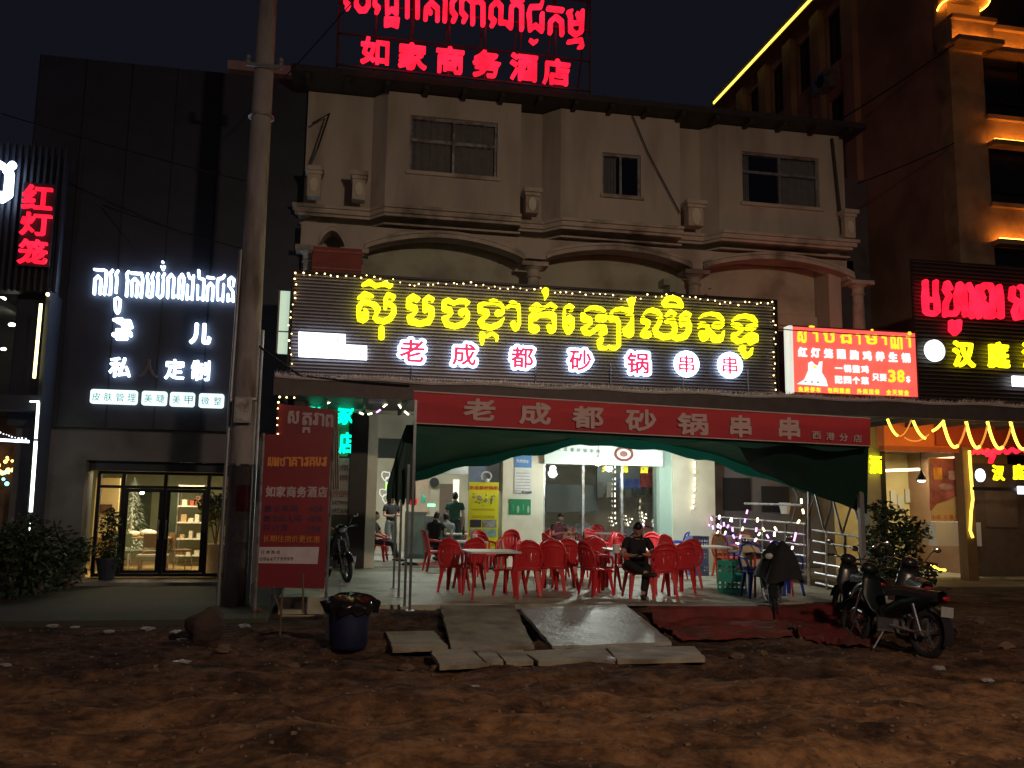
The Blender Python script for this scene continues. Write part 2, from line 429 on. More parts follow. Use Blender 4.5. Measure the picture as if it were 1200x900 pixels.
def dirt_mat():
    m = bpy.data.materials.new('red_dirt'); m.use_nodes = True; nt = m.node_tree; N = nt.nodes; L = nt.links
    p = N['Principled BSDF']; p.inputs['Roughness'].default_value = .92; p.inputs['Specular IOR Level'].default_value = .15
    tc = N.new('ShaderNodeTexCoord'); mp = N.new('ShaderNodeMapping'); mp.inputs['Scale'].default_value = (.9, 1.15, 1); L.new(tc.outputs['Object'], mp.inputs[0])
    def noi(s, d=8, src=mp): n = N.new('ShaderNodeTexNoise'); n.inputs['Scale'].default_value = s; n.inputs['Detail'].default_value = d; n.inputs['Roughness'].default_value = .7; L.new(src.outputs[0], n.inputs[0]); return n
    def ramp(n, c): r = N.new('ShaderNodeValToRGB'); r.color_ramp.elements[0].position = c[0][0]; r.color_ramp.elements[0].color = (*c[0][1], 1); r.color_ramp.elements[1].position = c[-1][0]; r.color_ramp.elements[1].color = (*c[-1][1], 1)
    def rampf(n, c):
        r = N.new('ShaderNodeValToRGB'); e = r.color_ramp.elements
        e[0].position = c[0][0]; e[0].color = (*c[0][1], 1); e[1].position = c[-1][0]; e[1].color = (*c[-1][1], 1)
        for q, col in c[1:-1]: k = e.new(q); k.color = (*col, 1)
        L.new(n.outputs[0], r.inputs[0]); return r
    a = rampf(noi(1.1), [(.34, (.050,.032,.024)), (.45, (.17,.095,.056)), (.54, (.33,.178,.088)), (.70, (.44,.27,.155))])  # soil tones; dark and pale blotches also carry the shading of hollows and bumps
    b = rampf(noi(7.0, 12), [(.38, (.36,.34,.36)), (.52, (1,1,1)), (.64, (1.5,1.42,1.25))])
    mx = N.new('ShaderNodeMix'); mx.data_type = 'RGBA'; mx.blend_type = 'MULTIPLY'; mx.inputs[0].default_value = .8; L.new(a.outputs[0], mx.inputs[6]); L.new(b.outputs[0], mx.inputs[7])
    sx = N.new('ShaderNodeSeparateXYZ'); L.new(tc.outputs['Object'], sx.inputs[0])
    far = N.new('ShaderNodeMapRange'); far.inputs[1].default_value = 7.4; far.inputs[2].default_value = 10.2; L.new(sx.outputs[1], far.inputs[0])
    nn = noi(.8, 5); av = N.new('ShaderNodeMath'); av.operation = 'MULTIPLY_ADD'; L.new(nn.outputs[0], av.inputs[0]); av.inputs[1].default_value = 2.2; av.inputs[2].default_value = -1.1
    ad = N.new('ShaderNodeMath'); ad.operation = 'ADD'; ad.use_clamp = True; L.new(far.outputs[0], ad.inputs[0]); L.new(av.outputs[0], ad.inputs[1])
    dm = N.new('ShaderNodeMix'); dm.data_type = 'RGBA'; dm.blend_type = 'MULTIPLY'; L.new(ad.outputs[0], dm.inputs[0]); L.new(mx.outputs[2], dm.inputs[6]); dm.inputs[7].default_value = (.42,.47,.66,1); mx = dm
    c = rampf(noi(30.0, 4), [(.64, (0,0,0)), (.72, (1,1,1))])
    m2 = N.new('ShaderNodeMix'); m2.data_type = 'RGBA'; L.new(c.outputs[0], m2.inputs[0]); L.new(mx.outputs[2], m2.inputs[6]); m2.inputs[7].default_value = (.28,.22,.17,1)
    L.new(m2.outputs[2], p.inputs['Base Color'])
    n3 = noi(11, 12); n3.inputs['Roughness'].default_value = .85; bp = N.new('ShaderNodeBump'); bp.inputs['Strength'].default_value = 1.0; bp.inputs['Distance'].default_value = .06
    L.new(n3.outputs[0], bp.inputs['Height']); L.new(bp.outputs[0], p.inputs['Normal']); return m
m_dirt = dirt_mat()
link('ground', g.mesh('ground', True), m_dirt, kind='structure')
# gravel and clods scattered on the dirt (one mass nobody could count)
gv = MB(); rr = random.Random(3)
for i in range(5200):
    y = 5.2+8.2*rr.random()**.8; x = rr.uniform(-6, 11)*(y/10)
    if 0 < x < 9 and y > 13.2: continue
    r = rr.choice((.006,.007,.008,.010,.012,.016,.022))*rr.uniform(.6, 1.2)
    gv.ball((x, y, hgt(x, y)+r*.3), r*rr.uniform(.8, 1.5), r, r*.6, 5, 3, Matrix.Rotation(rr.random()*3, 4, 'Z'))
tag(link('gravel', gv, mat('stone_gravel', (.15,.095,.065), .9, .6, 2)), 'loose stones and clods scattered over the red dirt street', 'gravel', kind='stuff')

# terrace, forecourts
TZ = .25
t = MB(); t.box(.05, 9.05, 13.3, 20.7, -.2, TZ); t.box(-.9, .05, 14.6, 20.7, -.2, TZ-.012)
link('terrace_floor', t, m_conc, kind='structure')
link('interior_floor', MB().box(.2, 12, 20.7, 28.5, -.2, TZ+.03), mat('pale_floor_tile', (.42,.44,.40), .3, .06, 2), kind='structure')
m_moss = mat('damp_dark_concrete', (.060,.064,.052), .85, .3, .9, .5, 20, dirt=(.05,.06,.045), dscale=.9)
link('left_forecourt', MB().box(-12, -1.0, 13.6, 19.5, -.3, .035), m_moss, kind='structure')
link('right_forecourt', MB().box(11.2, 30, 17.6, 21.5, -.3, .07), mat('damp_paving', (.14,.12,.085), .75, .3, .9, .5, 20), kind='structure')
link('left_kerb', MB().box(-12, -2.1, 13.45, 13.6, -.2, .05), m_moss, kind='structure')

# ================================================================ generic window builder
def wall_open(x0, x1, z0, z1, Y, th, ops, mb=None):
    mb = mb or MB(); ops = sorted(ops); x = x0
    for (a, b, c, d) in ops:
        if a > x: mb.box(x, a, Y, Y+th, z0, z1)
        if c > z0: mb.box(a, b, Y, Y+th, z0, c)
        if d < z1: mb.box(a, b, Y, Y+th, d, z1)
        x = b
    if x1 > x: mb.box(x, x1, Y, Y+th, z0, z1)
    return mb
def window(parent, x0, x1, z0, z1, Y, cols=2, transom=None, curtain=((0, 1),), frame=m_steel, label=None, cur=None):
    f = MB(); w = .05; y0 = Y+.08; y1 = Y+.13
    f.box(x0, x1, y0, y1, z0, z0+w); f.box(x0, x1, y0, y1, z1-w, z1); f.box(x0, x0+w, y0, y1, z0+w, z1-w); f.box(x1-w, x1, y0, y1, z0+w, z1-w)
    for i in range(1, cols):
        x = x0+(x1-x0)*i/cols; f.box(x-.025, x+.025, y0, y1, z0+w, z1-w)
    if transom: f.box(x0+w, x1-w, y0-.004, y1-.004, transom-.03, transom+.03)
    wo = link('window', f, frame, parent, label=label)
    for i in range(cols):
        a = x0+w+(x1-x0-2*w)*i/cols; b = x0+w+(x1-x0-2*w)*(i+1)/cols
        link('pane', MB().box(a+.02, b-.02, y0+.02, y0+.028, z0+w, z1-w), m_glass, wo)
    for a, b in curtain:
        n = 60; P0 = []; P1 = []
        for i in range(n+1):
            x = x0+(x1-x0)*(a+(b-a)*i/n); yy = Y+.22+.03*math.sin(i*1.15)+.012*math.sin(i*2.9)
            P0.append((x, yy, z0+.02)); P1.append((x, yy, z1-.02))
        link('curtain', MB().grid([P0, P1]).mesh('curtain', True), cur or m_curtain, wo)
    link('sill', MB().box(x0-.06, x1+.06, Y-.07, Y-.002, z0-.09, z0-.01), m_trim, wo)
    return wo

# ================================================================ MAIN BUILDING
mainb = thing('hotel_building', 'three storey cream plaster hotel with arched balcony behind the yellow sign', 'building', (5.4, 19, 0))
YB, YR = 18.5, 18.9
ux = lambda u, v=200, Y=YB: B(u, v, Y).x
path = [(-1.06,YR), (ux(435,200,YR),YR), (ux(452),YB), (ux(610),YB), (ux(610)+.02,YR), (ux(635,200,YR),YR), (ux(657),YB), (ux(797),YB), (ux(797)+.02,YR), (ux(820,200,YR),YR), (ux(842),YB), (11.62,YB)]
w1 = arr(480,139,583,204,YB); w2 = arr(706,180,751,229,YB); w3 = arr(870,181,960,240,YB)
ZT, ZC = 10.7, 8.05
wl = MB()
for (a, b) in zip(path[:-1], path[1:]):
    ops = []
    if a[1] == b[1] == YB:
        for (x0, x1, z0, z1) in (w1, w2, w3):
            if a[0] < x0 and x1 < b[0]: ops.append((x0, x1, z0, z1))
        wall_open(a[0], b[0], ZC, ZT, YB, .3, ops, wl)
    elif a[1] == b[1]: wl.box(a[0], b[0], a[1], a[1]+.3, ZC, ZT)
    else: wl.quad((a[0],a[1],ZC), (b[0],b[1],ZC), (b[0],b[1],ZT), (a[0],a[1],ZT))
wl.box(11.3, 11.62, YB+.31, 28, 4.2, ZT); wl.box(-1.06, -.76, YR+.31, 28, .25, ZT)
wl.box(-.75, 11.29, 27.7, 28, 4.2, ZT)
link('upper_wall', wl, m_plaster, mainb)
link('floor_slab', MB().box(-.75, 11.29, 19.25, 27.69, 7.62, 7.9), m_inner, mainb)
window(mainb, *w1, YB, 2, B(531,166,YB).z, ((.02,.98),), label='wide curtained window with pale cross bars')
window(mainb, *w2, YB, 2, None, ((.0,.42),), label='small two pane window, curtain half drawn')
window(mainb, *w3, YB, 2, B(915,203,YB).z, ((0,.13), (.5,1)), label='wide window with one dark open pane')
def plan_band(path, out, z0, z1, dy=.35):
    m = MB(); P = [(x, y-out) for x, y in path]
    P[0] = (P[0][0]-out, P[0][1]); P[-1] = (P[-1][0]+out, P[-1][1])
    for a, b in zip(P[:-1], P[1:]):
        m.quad((a[0],a[1],z0), (b[0],b[1],z0), (b[0],b[1],z1), (a[0],a[1],z1))
        m.quad((a[0],a[1],z1), (b[0],b[1],z1), (b[0],19.3,z1), (a[0],19.3,z1))
        m.quad((a[0],a[1],z0), (a[0],19.3,z0), (b[0],19.3,z0), (b[0],b[1],z0))
    m.quad((P[0][0],19.3,z0), (P[0][0],P[0][1],z0), (P[0][0],P[0][1],z1), (P[0][0],19.3,z1))
    m.quad((P[-1][0],P[-1][1],z0), (P[-1][0],19.3,z0), (P[-1][0],19.3,z1), (P[-1][0],P[-1][1],z1))
    return m
for o_, z0, z1 in ((.22, 8.00, 8.07), (.17, 7.90, 7.996), (.10, 7.84, 7.896), (.05, 7.66, 7.70)):
    link('cornice_moulding', plan_band(path, o_, z0, z1), m_trim, mainb)
# pedestals on the ledge
for (a, b, v0, v1) in ((357,379,196,232), (410,431,202,238), (613,634,222,257), (803,827,236,270), (987,1004,247,283)):
    x0, x1, z0, z1 = arr(a, v0, b, v1, 18.25); z0 = 8.084
    p = MB(); c = (x0+x1)/2; h = (x1-x0)/2
    p.box(c-h*.72, c+h*.72, 18.22, 18.5, z0, z1-.16); p.box(c-h*.85, c+h*.85, 18.18, 18.51, z1-.158, z1-.09); p.box(c-h, c+h, 18.12, 18.52, z1-.088, z1)
    p.box(c-h*.8, c+h*.8, 18.19, 18.51, z0, z0+.07) if False else None
    o = link('pedestal', p, m_trim, mainb)
    link('inset_panel', MB().lathe([(.0,0),(h*.42,0),(h*.42,.03),(0,.03)], n=20, m=Matrix.Scale(1.9, 4, (0,0,1)) @ Matrix.Rotation(math.pi/2, 4, 'X') @ Matrix.Scale(1,4)).mesh('inset_panel'), m_cream, o).location = (c, 18.219, (z0+z1-.16)/2)
# arched front of the balcony storey
arches = [((374,287),(390,270),(404,288)), ((427,294),(503,277),(615,302)), ((640,303),(703,291),(811,314)), ((824,316),(893,302),(1001,325))]
A = []
for l, m_, r_ in arches:
    p, q, s = (B(*l, YB), B(*m_, YB), B(*r_, YB)); A.append((p.x, s.x, (p.z+s.z)/2, q.z))
fr = MB(); x = -1.06
def arc(a, n=24): x0, x1, zs, zp = a; return [(x0+(x1-x0)*i/n, zs+(zp-zs)*math.sin(math.pi*i/n)**.75) for i in range(n+1)]
for a in A:
    fr.box(x, a[0], YB+.02, YB+.42, a[2]-.02, 7.6); pts = arc(a)
    for (xa, za), (xb, zb) in zip(pts[:-1], pts[1:]): fr.prism([(xa, za), (xb, zb), (xb, 7.6), (xa, 7.6)], YB+.02, YB+.42)
    x = a[1]
fr.box(x, 11.62, YB+.02, YB+.42, A[-1][2]-.02, 7.6)
link('arcade_wall', fr, m_plaster, mainb)
for a in A:
    m = MB(); pts = arc(a, 30)
    for (o0, o1, yo) in ((-.02, .07, .07), (.09, .15, .04)):
        for (xa, za), (xb, zb) in zip(pts[:-1], pts[1:]): m.prism([(xa, za+o0), (xb, zb+o0), (xb, zb+o1), (xa, za+o1)], YB+.02-yo, YB+.015)
    link('arch_moulding', m, m_trim, mainb)
for i, cx in enumerate((-.86, (A[0][1]+A[1][0])/2, (A[1][1]+A[2][0])/2, (A[2][1]+A[3][0])/2, A[3][1]+.22)):
    zt = [A[0], A[0], A[1], A[2], A[3]][i][2]-.02; m = MB(); w = .15
    m.lathe([(w*.95, 3.9), (w, 6.0), (w*.85, zt-.34), (w*1.15, zt-.32), (w*.95, zt-.27), (w*.95, zt-.16), (w*1.5, zt-.1)], (cx, YB+.22, 0), 18)
    m.box(cx-.3, cx+.3, YB-.02, YB+.46, zt-.1, zt-.003)
    link('column', m.mesh('column', False), m_trim, mainb)
    if i in (3,):
        b = MB()
        for k in range(3): b.box(cx-.35-.13*k, cx+.35+.13*k, YB+.45+.06*k, YB+.94, zt-.6+.17*k, zt-.44+.17*k)
        link('beam_bracket', b, m_inner, mainb)
il = MB(); il.box(-.75, 11.29, 19.45, 19.6, 4.2, 7.6); il.box(-.75, 11.29, 19.36, 19.449, 6.15, 6.4)
link('balcony_inner_wall', il, m_inner, mainb)
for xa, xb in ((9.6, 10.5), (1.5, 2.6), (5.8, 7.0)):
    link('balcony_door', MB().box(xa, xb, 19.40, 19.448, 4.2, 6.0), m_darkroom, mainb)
# roof: dark sheet with overhang and little rafters
rf = MB(); rf.prism([(-1.4, ZT+.02), (11.95, ZT+.02), (11.95, ZT+.16), (-1.4, ZT+.16)], 18.0, 28.2)
ro = link('roof', rf, m_roof, mainb)
for k in range(16):
    xx = -1.1+k*.84; link('rafter', MB().box(xx, xx+.1, 18.04, 18.46, ZT-.08, ZT+.016), m_roof, ro)
link('downpipe', MB().tube([(11.3,18.45,10.6), (11.45,18.4,8.2)], .04), m_roof, mainb)
# broken antenna branches against the left of the wall
link('cable', MB().tube([tuple(B(366,145,18.6)), tuple(B(386,133,18.5)), tuple(B(372,175,18.5)), tuple(B(358,208,18.6))], .022, 5), m_black, mainb)
link('cable', MB().tube([tuple(B(741,135,18.4)), tuple(B(760,180,18.4)), tuple(B(797,250,18.4))], .014, 5), m_black, mainb)

bb_ = thing('balcony_board', 'dull red board under the small arch at the left end of the balcony', 'board')
e_ = arr(366, 290, 424, 321, 18.2); link('panel', MB().box(e_[0], e_[1], 18.2, 18.26, e_[2], e_[3]), mat('dull_red_board', (.30,.06,.05), .6, .25, 5), bb_)
link('rib', MB().box(e_[0], e_[1], 18.17, 18.198, e_[3]-.12, e_[3]-.08).box(e_[0], e_[1], 18.17, 18.198, e_[2]+.08, e_[2]+.12), mat('dull_red_rib', (.38,.14,.12), .6, .25, 5), bb_)
rbk = thing('rear_building', 'dim grey green building with a pale roof edge behind the utility pole', 'building')
e_ = arr(284, 92, 358, 330, 23.0); link('wall', MB().box(e_[0]-.3, e_[1]+.6, 23.0, 26, 3, e_[3]), mat('dim_green_plaster', (.10,.13,.13), .8, .2, 1), rbk)
link('roof_edge', MB().box(e_[0]-.5, e_[1]+.6, 22.7, 26.1, e_[3]+.002, e_[3]+.25), mat('pale_roof_edge', (.40,.40,.40), .8, .2, 2), rbk)
# ---- ground floor of the restaurant
rest = mainb
YG = 20.7
gf = lambda n, u0_, v0_, u1_, v1_, mt, Y=YG, th=.25, parent=mainb, **k: link(n, slab(u0_, v0_, u1_, v1_, Y, th), mt, parent, **k)
def colm(n, u0_, u1_, mt, Y=YG, th=.5, z0=TZ, z1=3.75, **k):
    x0, x1, _, _ = arr(u0_, 560, u1_, 600, Y); return link(n, MB().box(x0, x1, Y, Y+th, z0, z1), mt, mainb, **k)
colm('door_post', 409, 429, m_black, YG-.3, .3)
colm('pillar', 429.5, 441, m_cream, YG-.1, .5, label='narrow cream pillar beside the hotel entrance')
colm('pillar', 589, 637, m_cream, YG-.25, .6, label='wide cream pillar with notices')
colm('pillar', 773, 789, mat('pale_teal_paint', (.45,.62,.55), .5, .05, 2), YG-.2, .5, label='pale teal strip of pillar')
colm('pillar', 789.3, 838, m_cream, YG-.3, .6, label='cream pillar wrapped with a light string')
colm('end_wall', 838.4, 960, m_greywall, YG, .3)
xA, xB = arr(385, 560, 589, 600, YG)[:2]; link('lintel', MB().box(.45, xB+.1, YG-.02, YG+.3, 3.22, 3.78), m_cream, mainb)
link('fascia_wall', MB().box(-.75, 11.6, YG-.06, YG+.34, 3.79, 4.2), m_cream, mainb)
link('ceiling', MB().box(-.7, 11.2, YG+.36, 27.6, 3.7, 3.8), m_white, mainb)
bk = MB(); bk.box(.2, 11.2, 27.0, 27.2, TZ, 3.7); link('back_wall', bk, mat('warm_back_wall', (.52,.47,.36), .7, .08, 1, dirt=(.42,.36,.27)), mainb)
link('side_wall', MB().box(11.2, 11.4, YG+.34, 27.2, TZ, 3.7), m_greywall, mainb)
link('side_wall', MB().box(.02, .2, YG+.34, 27.2, TZ, 3.7), m_greywall, mainb)
link('partition', MB().box(*[XP(590,560,4.6).x, 4.72], 21.4, 27, TZ, 3.7), mat('partition_paint', (.32,.35,.32), .6, .1, 2), mainb)
# interior back details: doorway, lit opening, sliding shutters
gf('inner_doorway', 515, 567, 532, 640, mat('brown_door', (.16,.11,.08), .6), 26.9, .08)
gf('lit_doorway', 531, 562, 538, 592, emit('lit_doorway_glow', (1,.93,.75), .75), 26.88, .06)
gf('wall_recess', 486, 563, 503, 600, mat('tan_panel', (.45,.33,.24), .6), 26.9, .08)
gf('bulkhead', 470, 538, 590, 556, mat('grey_bulkhead', (.30,.31,.29), .7), 23.5, .2)
# dark door panel left of tent
gf('dark_shutter', 441, 511, 484, 537, mat('dark_grey_shutter', (.10,.115,.11), .5), YG+.1, .08)
# big window right of the wide pillar
x0, x1, _, _ = arr(637, 560, 773, 600, YG); zt = 3.2
wf = MB(); wf.box(x0, x1, YG-.02, YG+.06, TZ+.45, TZ+.53); wf.box(x0, x1, YG-.02, YG+.06, zt, 3.75)
for k in range(4): xx = x0+(x1-x0)*k/3; wf.box(xx-.03, xx+.03, YG-.03, YG+.07, TZ+.53, zt)
wf.box(x0, x1, YG, YG+.2, TZ, TZ+.45)
wo = link('shopfront_window', wf, m_steel, mainb)
for k in range(3): link('pane', MB().box(x0+(x1-x0)*k/3+.03, x0+(x1-x0)*(k+1)/3-.03, YG+.01, YG+.02, TZ+.53, zt), m_glass, wo)
# glass panel near yellow poster (bluish)
gf('glass_panel', 549, 536, 587, 575, mat('blue_tinted_film', (.20,.30,.45), .25, .25, 2), YG+.12, .02)
gf('glass_panel', 549, 576, 587, 650, m_glass, YG+.14, .02)
# grey panels seen through the window
gf('menu_wall', 640, 568, 700, 600, mat('grey_green_wall', (.19,.22,.20), .6, .15, 1.5), 24.5, .1)
gf('menu_wall', 700, 548, 772, 580, mat('grey_green_wall', (.19,.22,.20), .6, .15, 1.5), 24.2, .1)
for k in range(6):
    gf('shutter_strip', 700+k*11, 565, 707+k*11, 583, mat('strip_%d' % (k % 2), (.35,.33,.28) if k % 2 else (.18,.17,.15), .5), 24.1, .04)
gf('blue_poster', 724, 561, 757, 572, mat('blue_poster_print', (.10,.15,.42), .5, .5, 6), 24.0, .03, label='blue and red picture poster on the far wall')
gf('red_flower_print', 750, 549, 766, 571, mat('red_flower_ink', (.5,.12,.1), .5, .6, 8), 23.97, .02)

# lights of the restaurant (lit bulbs, ceiling tubes)
for (u, v, Y, lab) in ((701,541,18.6,'bright round white lamp hanging left of the yellow hotpot lettering'), (770,534,18.9,'bright round white lamp hanging beside the teal pillar')):
    p = B(u, v, Y); t = thing('hanging_lamp', lab, 'lamp', tuple(p), 'white lamps under the awning')
    link('bulb', MB().ball(p, .085, n=16, k=12).mesh('bulb', True), emit('bulb_glow', (.92,1,.95), 28), t)
    link('socket', MB().lathe([(.02,.16),(.03,.1),(.03,.06)], p, 10), m_white, t)
    link('cord', MB().tube([(p.x,p.y,p.z+.15), (p.x,p.y,3.7)], .006, 5), m_black, t)
    lamp('lamp_light', 'POINT', (p.x, p.y-.02, p.z-.13), 135, (.90,1,.90), .1)
for (x, y, lab) in ((2.0,24.5,'left'), (3.4,23.2,'middle'), (7.3,23.6,'right')):
    t = thing('ceiling_tube', {'left':'white tube lamp deep inside, nearest the counter','middle':'white tube lamp on the ceiling behind the yellow poster','right':'white tube lamp behind the big shop window'}[lab], 'lamp', (x,y,3.66), 'tube lamps inside the restaurant')
    link('tube', MB().tube([(x-.55,y,3.62),(x+.55,y,3.62)], .02, 8), m_tubewhite, t)
    link('batten', MB().box(x-.6,x+.6,y-.04,y+.04,3.64,3.695), m_white, t)
    lamp('tube_light', 'AREA', (x, y, 3.58), {'left':80,'middle':60,'right':22}[lab], (.95,1,.88), 1.1, sy=.1)

# ---- awning over the terrace
aw = thing('awning', 'long dark sheet metal awning with a pale tinsel fringe on its front edge', 'awning', (6, 18, 3.7))
YA = 16.2
link('awning_roof', MB().box(-1.25, 24, YA+.02, 20.6, 3.86, 3.96), m_brownfascia, aw)
link('fascia', MB().box(-1.27, 24, YA-.05, YA+.015, 3.62, 3.93), m_brownfascia, aw)
sof = MB()
for k in range(31): sof.box(-1.25+k*.82, -1.19+k*.82, YA+.02, 20.5, 3.74, 3.855)
link('soffit_beams', sof, m_roof, aw, kind='stuff')
tl = MB(); rr = random.Random(11)
for i in range(5200):
    x = -1.25+i*.0042*1.0; 
    if x > 20.5: break
    a = rr.uniform(-2.0, 2.0); l_ = rr.uniform(.05, .10)*(1.2 if rr.random() < .1 else 1); z = 3.95+.018*math.sin(x*3)+.012*math.sin(x*9)
    d = Vector((math.sin(a)*.5, -abs(rr.gauss(0,.6))-.1, math.cos(a)))*l_; w = Vector((.005,0,.0))
    c = Vector((x, YA-.09, z)); tl.quad(c-w, c+w, c+d+w*.3, c+d-w*.3)
link('tinsel_fringe', tl, mat('silver_tinsel', (.85,.78,.82), .4, .2, 8), aw, kind='stuff')
link('fringe_cord', MB().tube([(-1.25+k*.4, YA-.08, 3.945+.018*math.sin((-1.25+k*.4)*3)) for k in range(54)], .030, 6), mat('grey_tinsel_core', (.60,.54,.58), .6), aw)

# ================================================================ TALL BUILDING ON THE RIGHT
tall = thing('tall_building', 'tall brown block with orange lit cornices and a yellow light line on its roof', 'building', (18, 24, 0))
XC = 15.85; YF = 20.0
pa = XP(975, 0, XC); pb = XP(848, 117, XC); ZR = (pa.z+pb.z)/2
side = MB(); ypil = XP(1000, 60, XC).y; yend = pb.y
side.box(XC, XC+.4, YF+.05, ypil, 0, ZR-.05)
nby = 5; seg = (yend-ypil)/nby
ops = []
for k in range(nby): ops.append((ypil+seg*k+.35*seg, ypil+seg*k+.78*seg))
for zz in range(3, 40):
    pass
zf = [4.0+3.1*k for k in range(0, 12)]
for k in range(nby):
    a, b = ypil+seg*k, ypil+seg*(k+1); wa, wb = a+.35*seg, a+.78*seg
    side.box(XC, XC+.4, a, wa, 0, ZR-.05); side.box(XC, XC+.4, wb, b, 0, ZR-.05)
    z = 0
    while z < ZR-.06:
        side.box(XC, XC+.4, wa, wb, z, min(z+1.2, ZR-.05)); z += 3.1
link('side_wall', side, m_brownwall, tall)
k = 0
for kk in range(nby):
    a = ypil+seg*kk; wa, wb = a+.35*seg, a+.78*seg; z = 1.2+3.1*3
    while z+1.9 < ZR:
        fm = MB(); fm.box(XC+.12, XC+.17, wa, wb, z, z+.06); fm.box(XC+.12, XC+.17, wa, wb, z+1.84, z+1.9)
        for q in range(3): yy = wa+(wb-wa)*q/2; fm.box(XC+.115, XC+.175, yy-.03, yy+.03, z, z+1.9)
        wo = link('window', fm, m_black, tall); link('pane', MB().box(XC+.14, XC+.15, wa+.03, wb-.03, z+.06, z+1.84), mat('dark_window_glass', (.02,.02,.025), .15), wo); z += 3.1
for kk in range(nby+1):
    yy = ypil+seg*kk; link('pilaster', MB().box(XC-.22, XC-.002, yy-.3, yy+.3, 0, ZR-.3), m_brownwall, tall)
link('roof_edge', MB().box(XC-.45, XC+.6, ypil-2, yend+.2, ZR-.04, ZR+.3), m_brownwall, tall)
link('light_line', MB().box(XC-.5, XC-.456, ypil-2, yend, ZR+.0, ZR+.09), emit('yellow_led_line', (1,.86,.10), 2.2), tall)
ac = thing('air_conditioner', 'small wall mounted air conditioner box high on the brown side wall', 'air conditioner')
ac_ = XP(960, 97, XC-.4)
link('casing', MB().box(ac_.x-.02, ac_.x+.38, ac_.y-.45, ac_.y+.45, ac_.z-.3, ac_.z+.3), m_steel, ac)
link('fan_grille', MB().lathe([(.0,0),(.22,0),(.22,.02),(0,.02)], (ac_.x-.041, ac_.y-.1, ac_.z), 16, Matrix.Rotation(math.pi/2, 4, 'Y')), m_black, ac)
# front: corner pier, storeys, lit cornices
xp0 = B(1119,200,YF).x; xp1 = B(1158,200,YF).x
link('corner_pier', MB().box(XC-.02, xp1, YF-.05, YF+.5, 0, 40), m_tan, tall)
fw = MB()
zb = [(B(1185,150,YF).z, .9), (B(1185,253,YF).z, .9), (B(1185,45,YF).z, 1.0)]
bands = [(B(1190,152,YF-.05).z, 'mid'), (B(1190,262,YF-.05).z, 'low'), (B(1185,43,YF-.05).z, 'top')]
def lit_band(ua, va, ub, vb, out, lipv, x1=30, x0=None, glow=34):
    # ua,va top left of the band; vb bottom at the same u; light strip at the foot washes the face above it
    zt_ = B(ua, va, YF-out).z; zb_ = B(ua, vb, YF-out).z; xa = B(ua, va, YF-out).x if x0 is None else x0
    o = link('cornice', MB().box(xa, x1, YF-out, YF+.2, zt_-.12, zt_).box(xa+.05, x1-.05, YF-out+.12, YF+.19, zb_+.06, zt_-.122), m_tan, tall)
    link('ledge', MB().box(xa-.02, x1, YF-out-.22, YF-out+.118, zb_-.08, zb_+.055), m_tan, o)
    link('light_strip', MB().box(xa+.05, x1-.1, YF-out-.14, YF-out-.10, zb_+.058, zb_+.10), emit('orange_led_strip', (1,.30,.03), 30), o)
    return o
lit_band(1158, 133, 0, 168, .15, 0)
lit_band(1163, 236, 0, 284, .15, 0)
lit_band(1158, 27, 0, 60, .3, 0)
lit_band(1120, 15, 0, 47, .55, 0, x1=xp1+.1, x0=XC-.25)
link('round_column', MB().lathe([(.62, B(1136,8,YF).z), (.6, 30)], ((XC+xp1)/2, YF-.05, 0), 24).mesh('round_column', True), m_tan, tall)
rz_ = B(1136,10,YF).z+.03; link('light_strip', MB().tube([((XC+xp1)/2+.648*math.cos(a/24*2*math.pi), YF-.05+.648*math.sin(a/24*2*math.pi), rz_) for a in range(25)], .02, 6), emit('orange_ring', (1,.32,.03), 14), tall)
link('front_wall', MB().box(xp1, 30, YF+.25, YF+.5, 0, 40), mat('dark_curtain_wall', (.03,.028,.025), .35, .3, 1), tall)
for (va, vb) in ((50,125), (177,228), (295,330)):
    z1_, z0_ = B(1180,va,YF+.2).z, B(1180,vb,YF+.2).z
    for q in range(4):
        xx = xp1+.08+q*1.3; fo = MB(); fo.box(xx, xx+.05, YF+.1, YF+.2, z0_, z1_); fo.box(xx+1.2, xx+1.25, YF+.1, YF+.2, z0_, z1_); fo.box(xx+.05, xx+1.2, YF+.1, YF+.2, z1_-.05, z1_); fo.box(xx+.05, xx+1.2, YF+.1, YF+.2, z0_, z0_+.05)
        wo = link('window', fo, m_black, tall); link('pane', MB().box(xx+.05, xx+1.2, YF+.14, YF+.15, z0_+.05, z1_-.05), mat('dark_window_glass', (.02,.02,.025), .15), wo)

# gap wall between the hotel and the tall block, and ground floor shop on the right
rs = thing('right_shop', 'ground floor shop with an orange fascia beyond the fence', 'shop', (14, 20, 0))
YS = 19.6
link('gap_wall', MB().box(11.65, XC-.02, 24.0, 24.3, 3.97, 12), m_greywall, rs)
link('fascia', slab(1036, 493, 1300, 528, YS-.3, .3), mat('orange_fascia', (.62,.16,.06), .5, .15, 2), rs)
link('fascia', slab(1097, 497, 1300, 525, YS-.36, .05), mat('dark_red_fascia', (.32,.05,.03), .5, .2, 3), rs)
link('wall_strip', slab(1018, 493, 1035, 690, YS, .25), mat('grey_olive_wall', (.26,.27,.22), .7, .15, 2), rs)
link('dark_frame', slab(1035.3, 528, 1040, 680, YS-.05, .2), m_black, rs)
link('beam', slab(1036, 526, 1300, 532, YS-.4, .2), mat('red_brown_beam', (.28,.06,.04), .5), rs)
link('back_wall', MB().box(13, 30, 22.6, 22.8, 0, 3.9), mat('yellow_plaster', (.56,.50,.28), .7, .08, 1.5, dirt=(.45,.38,.2)), rs)
link('ceiling', MB().box(12.6, 30, YS+.2, 22.6, 3.3, 3.4), m_brownfascia, rs)
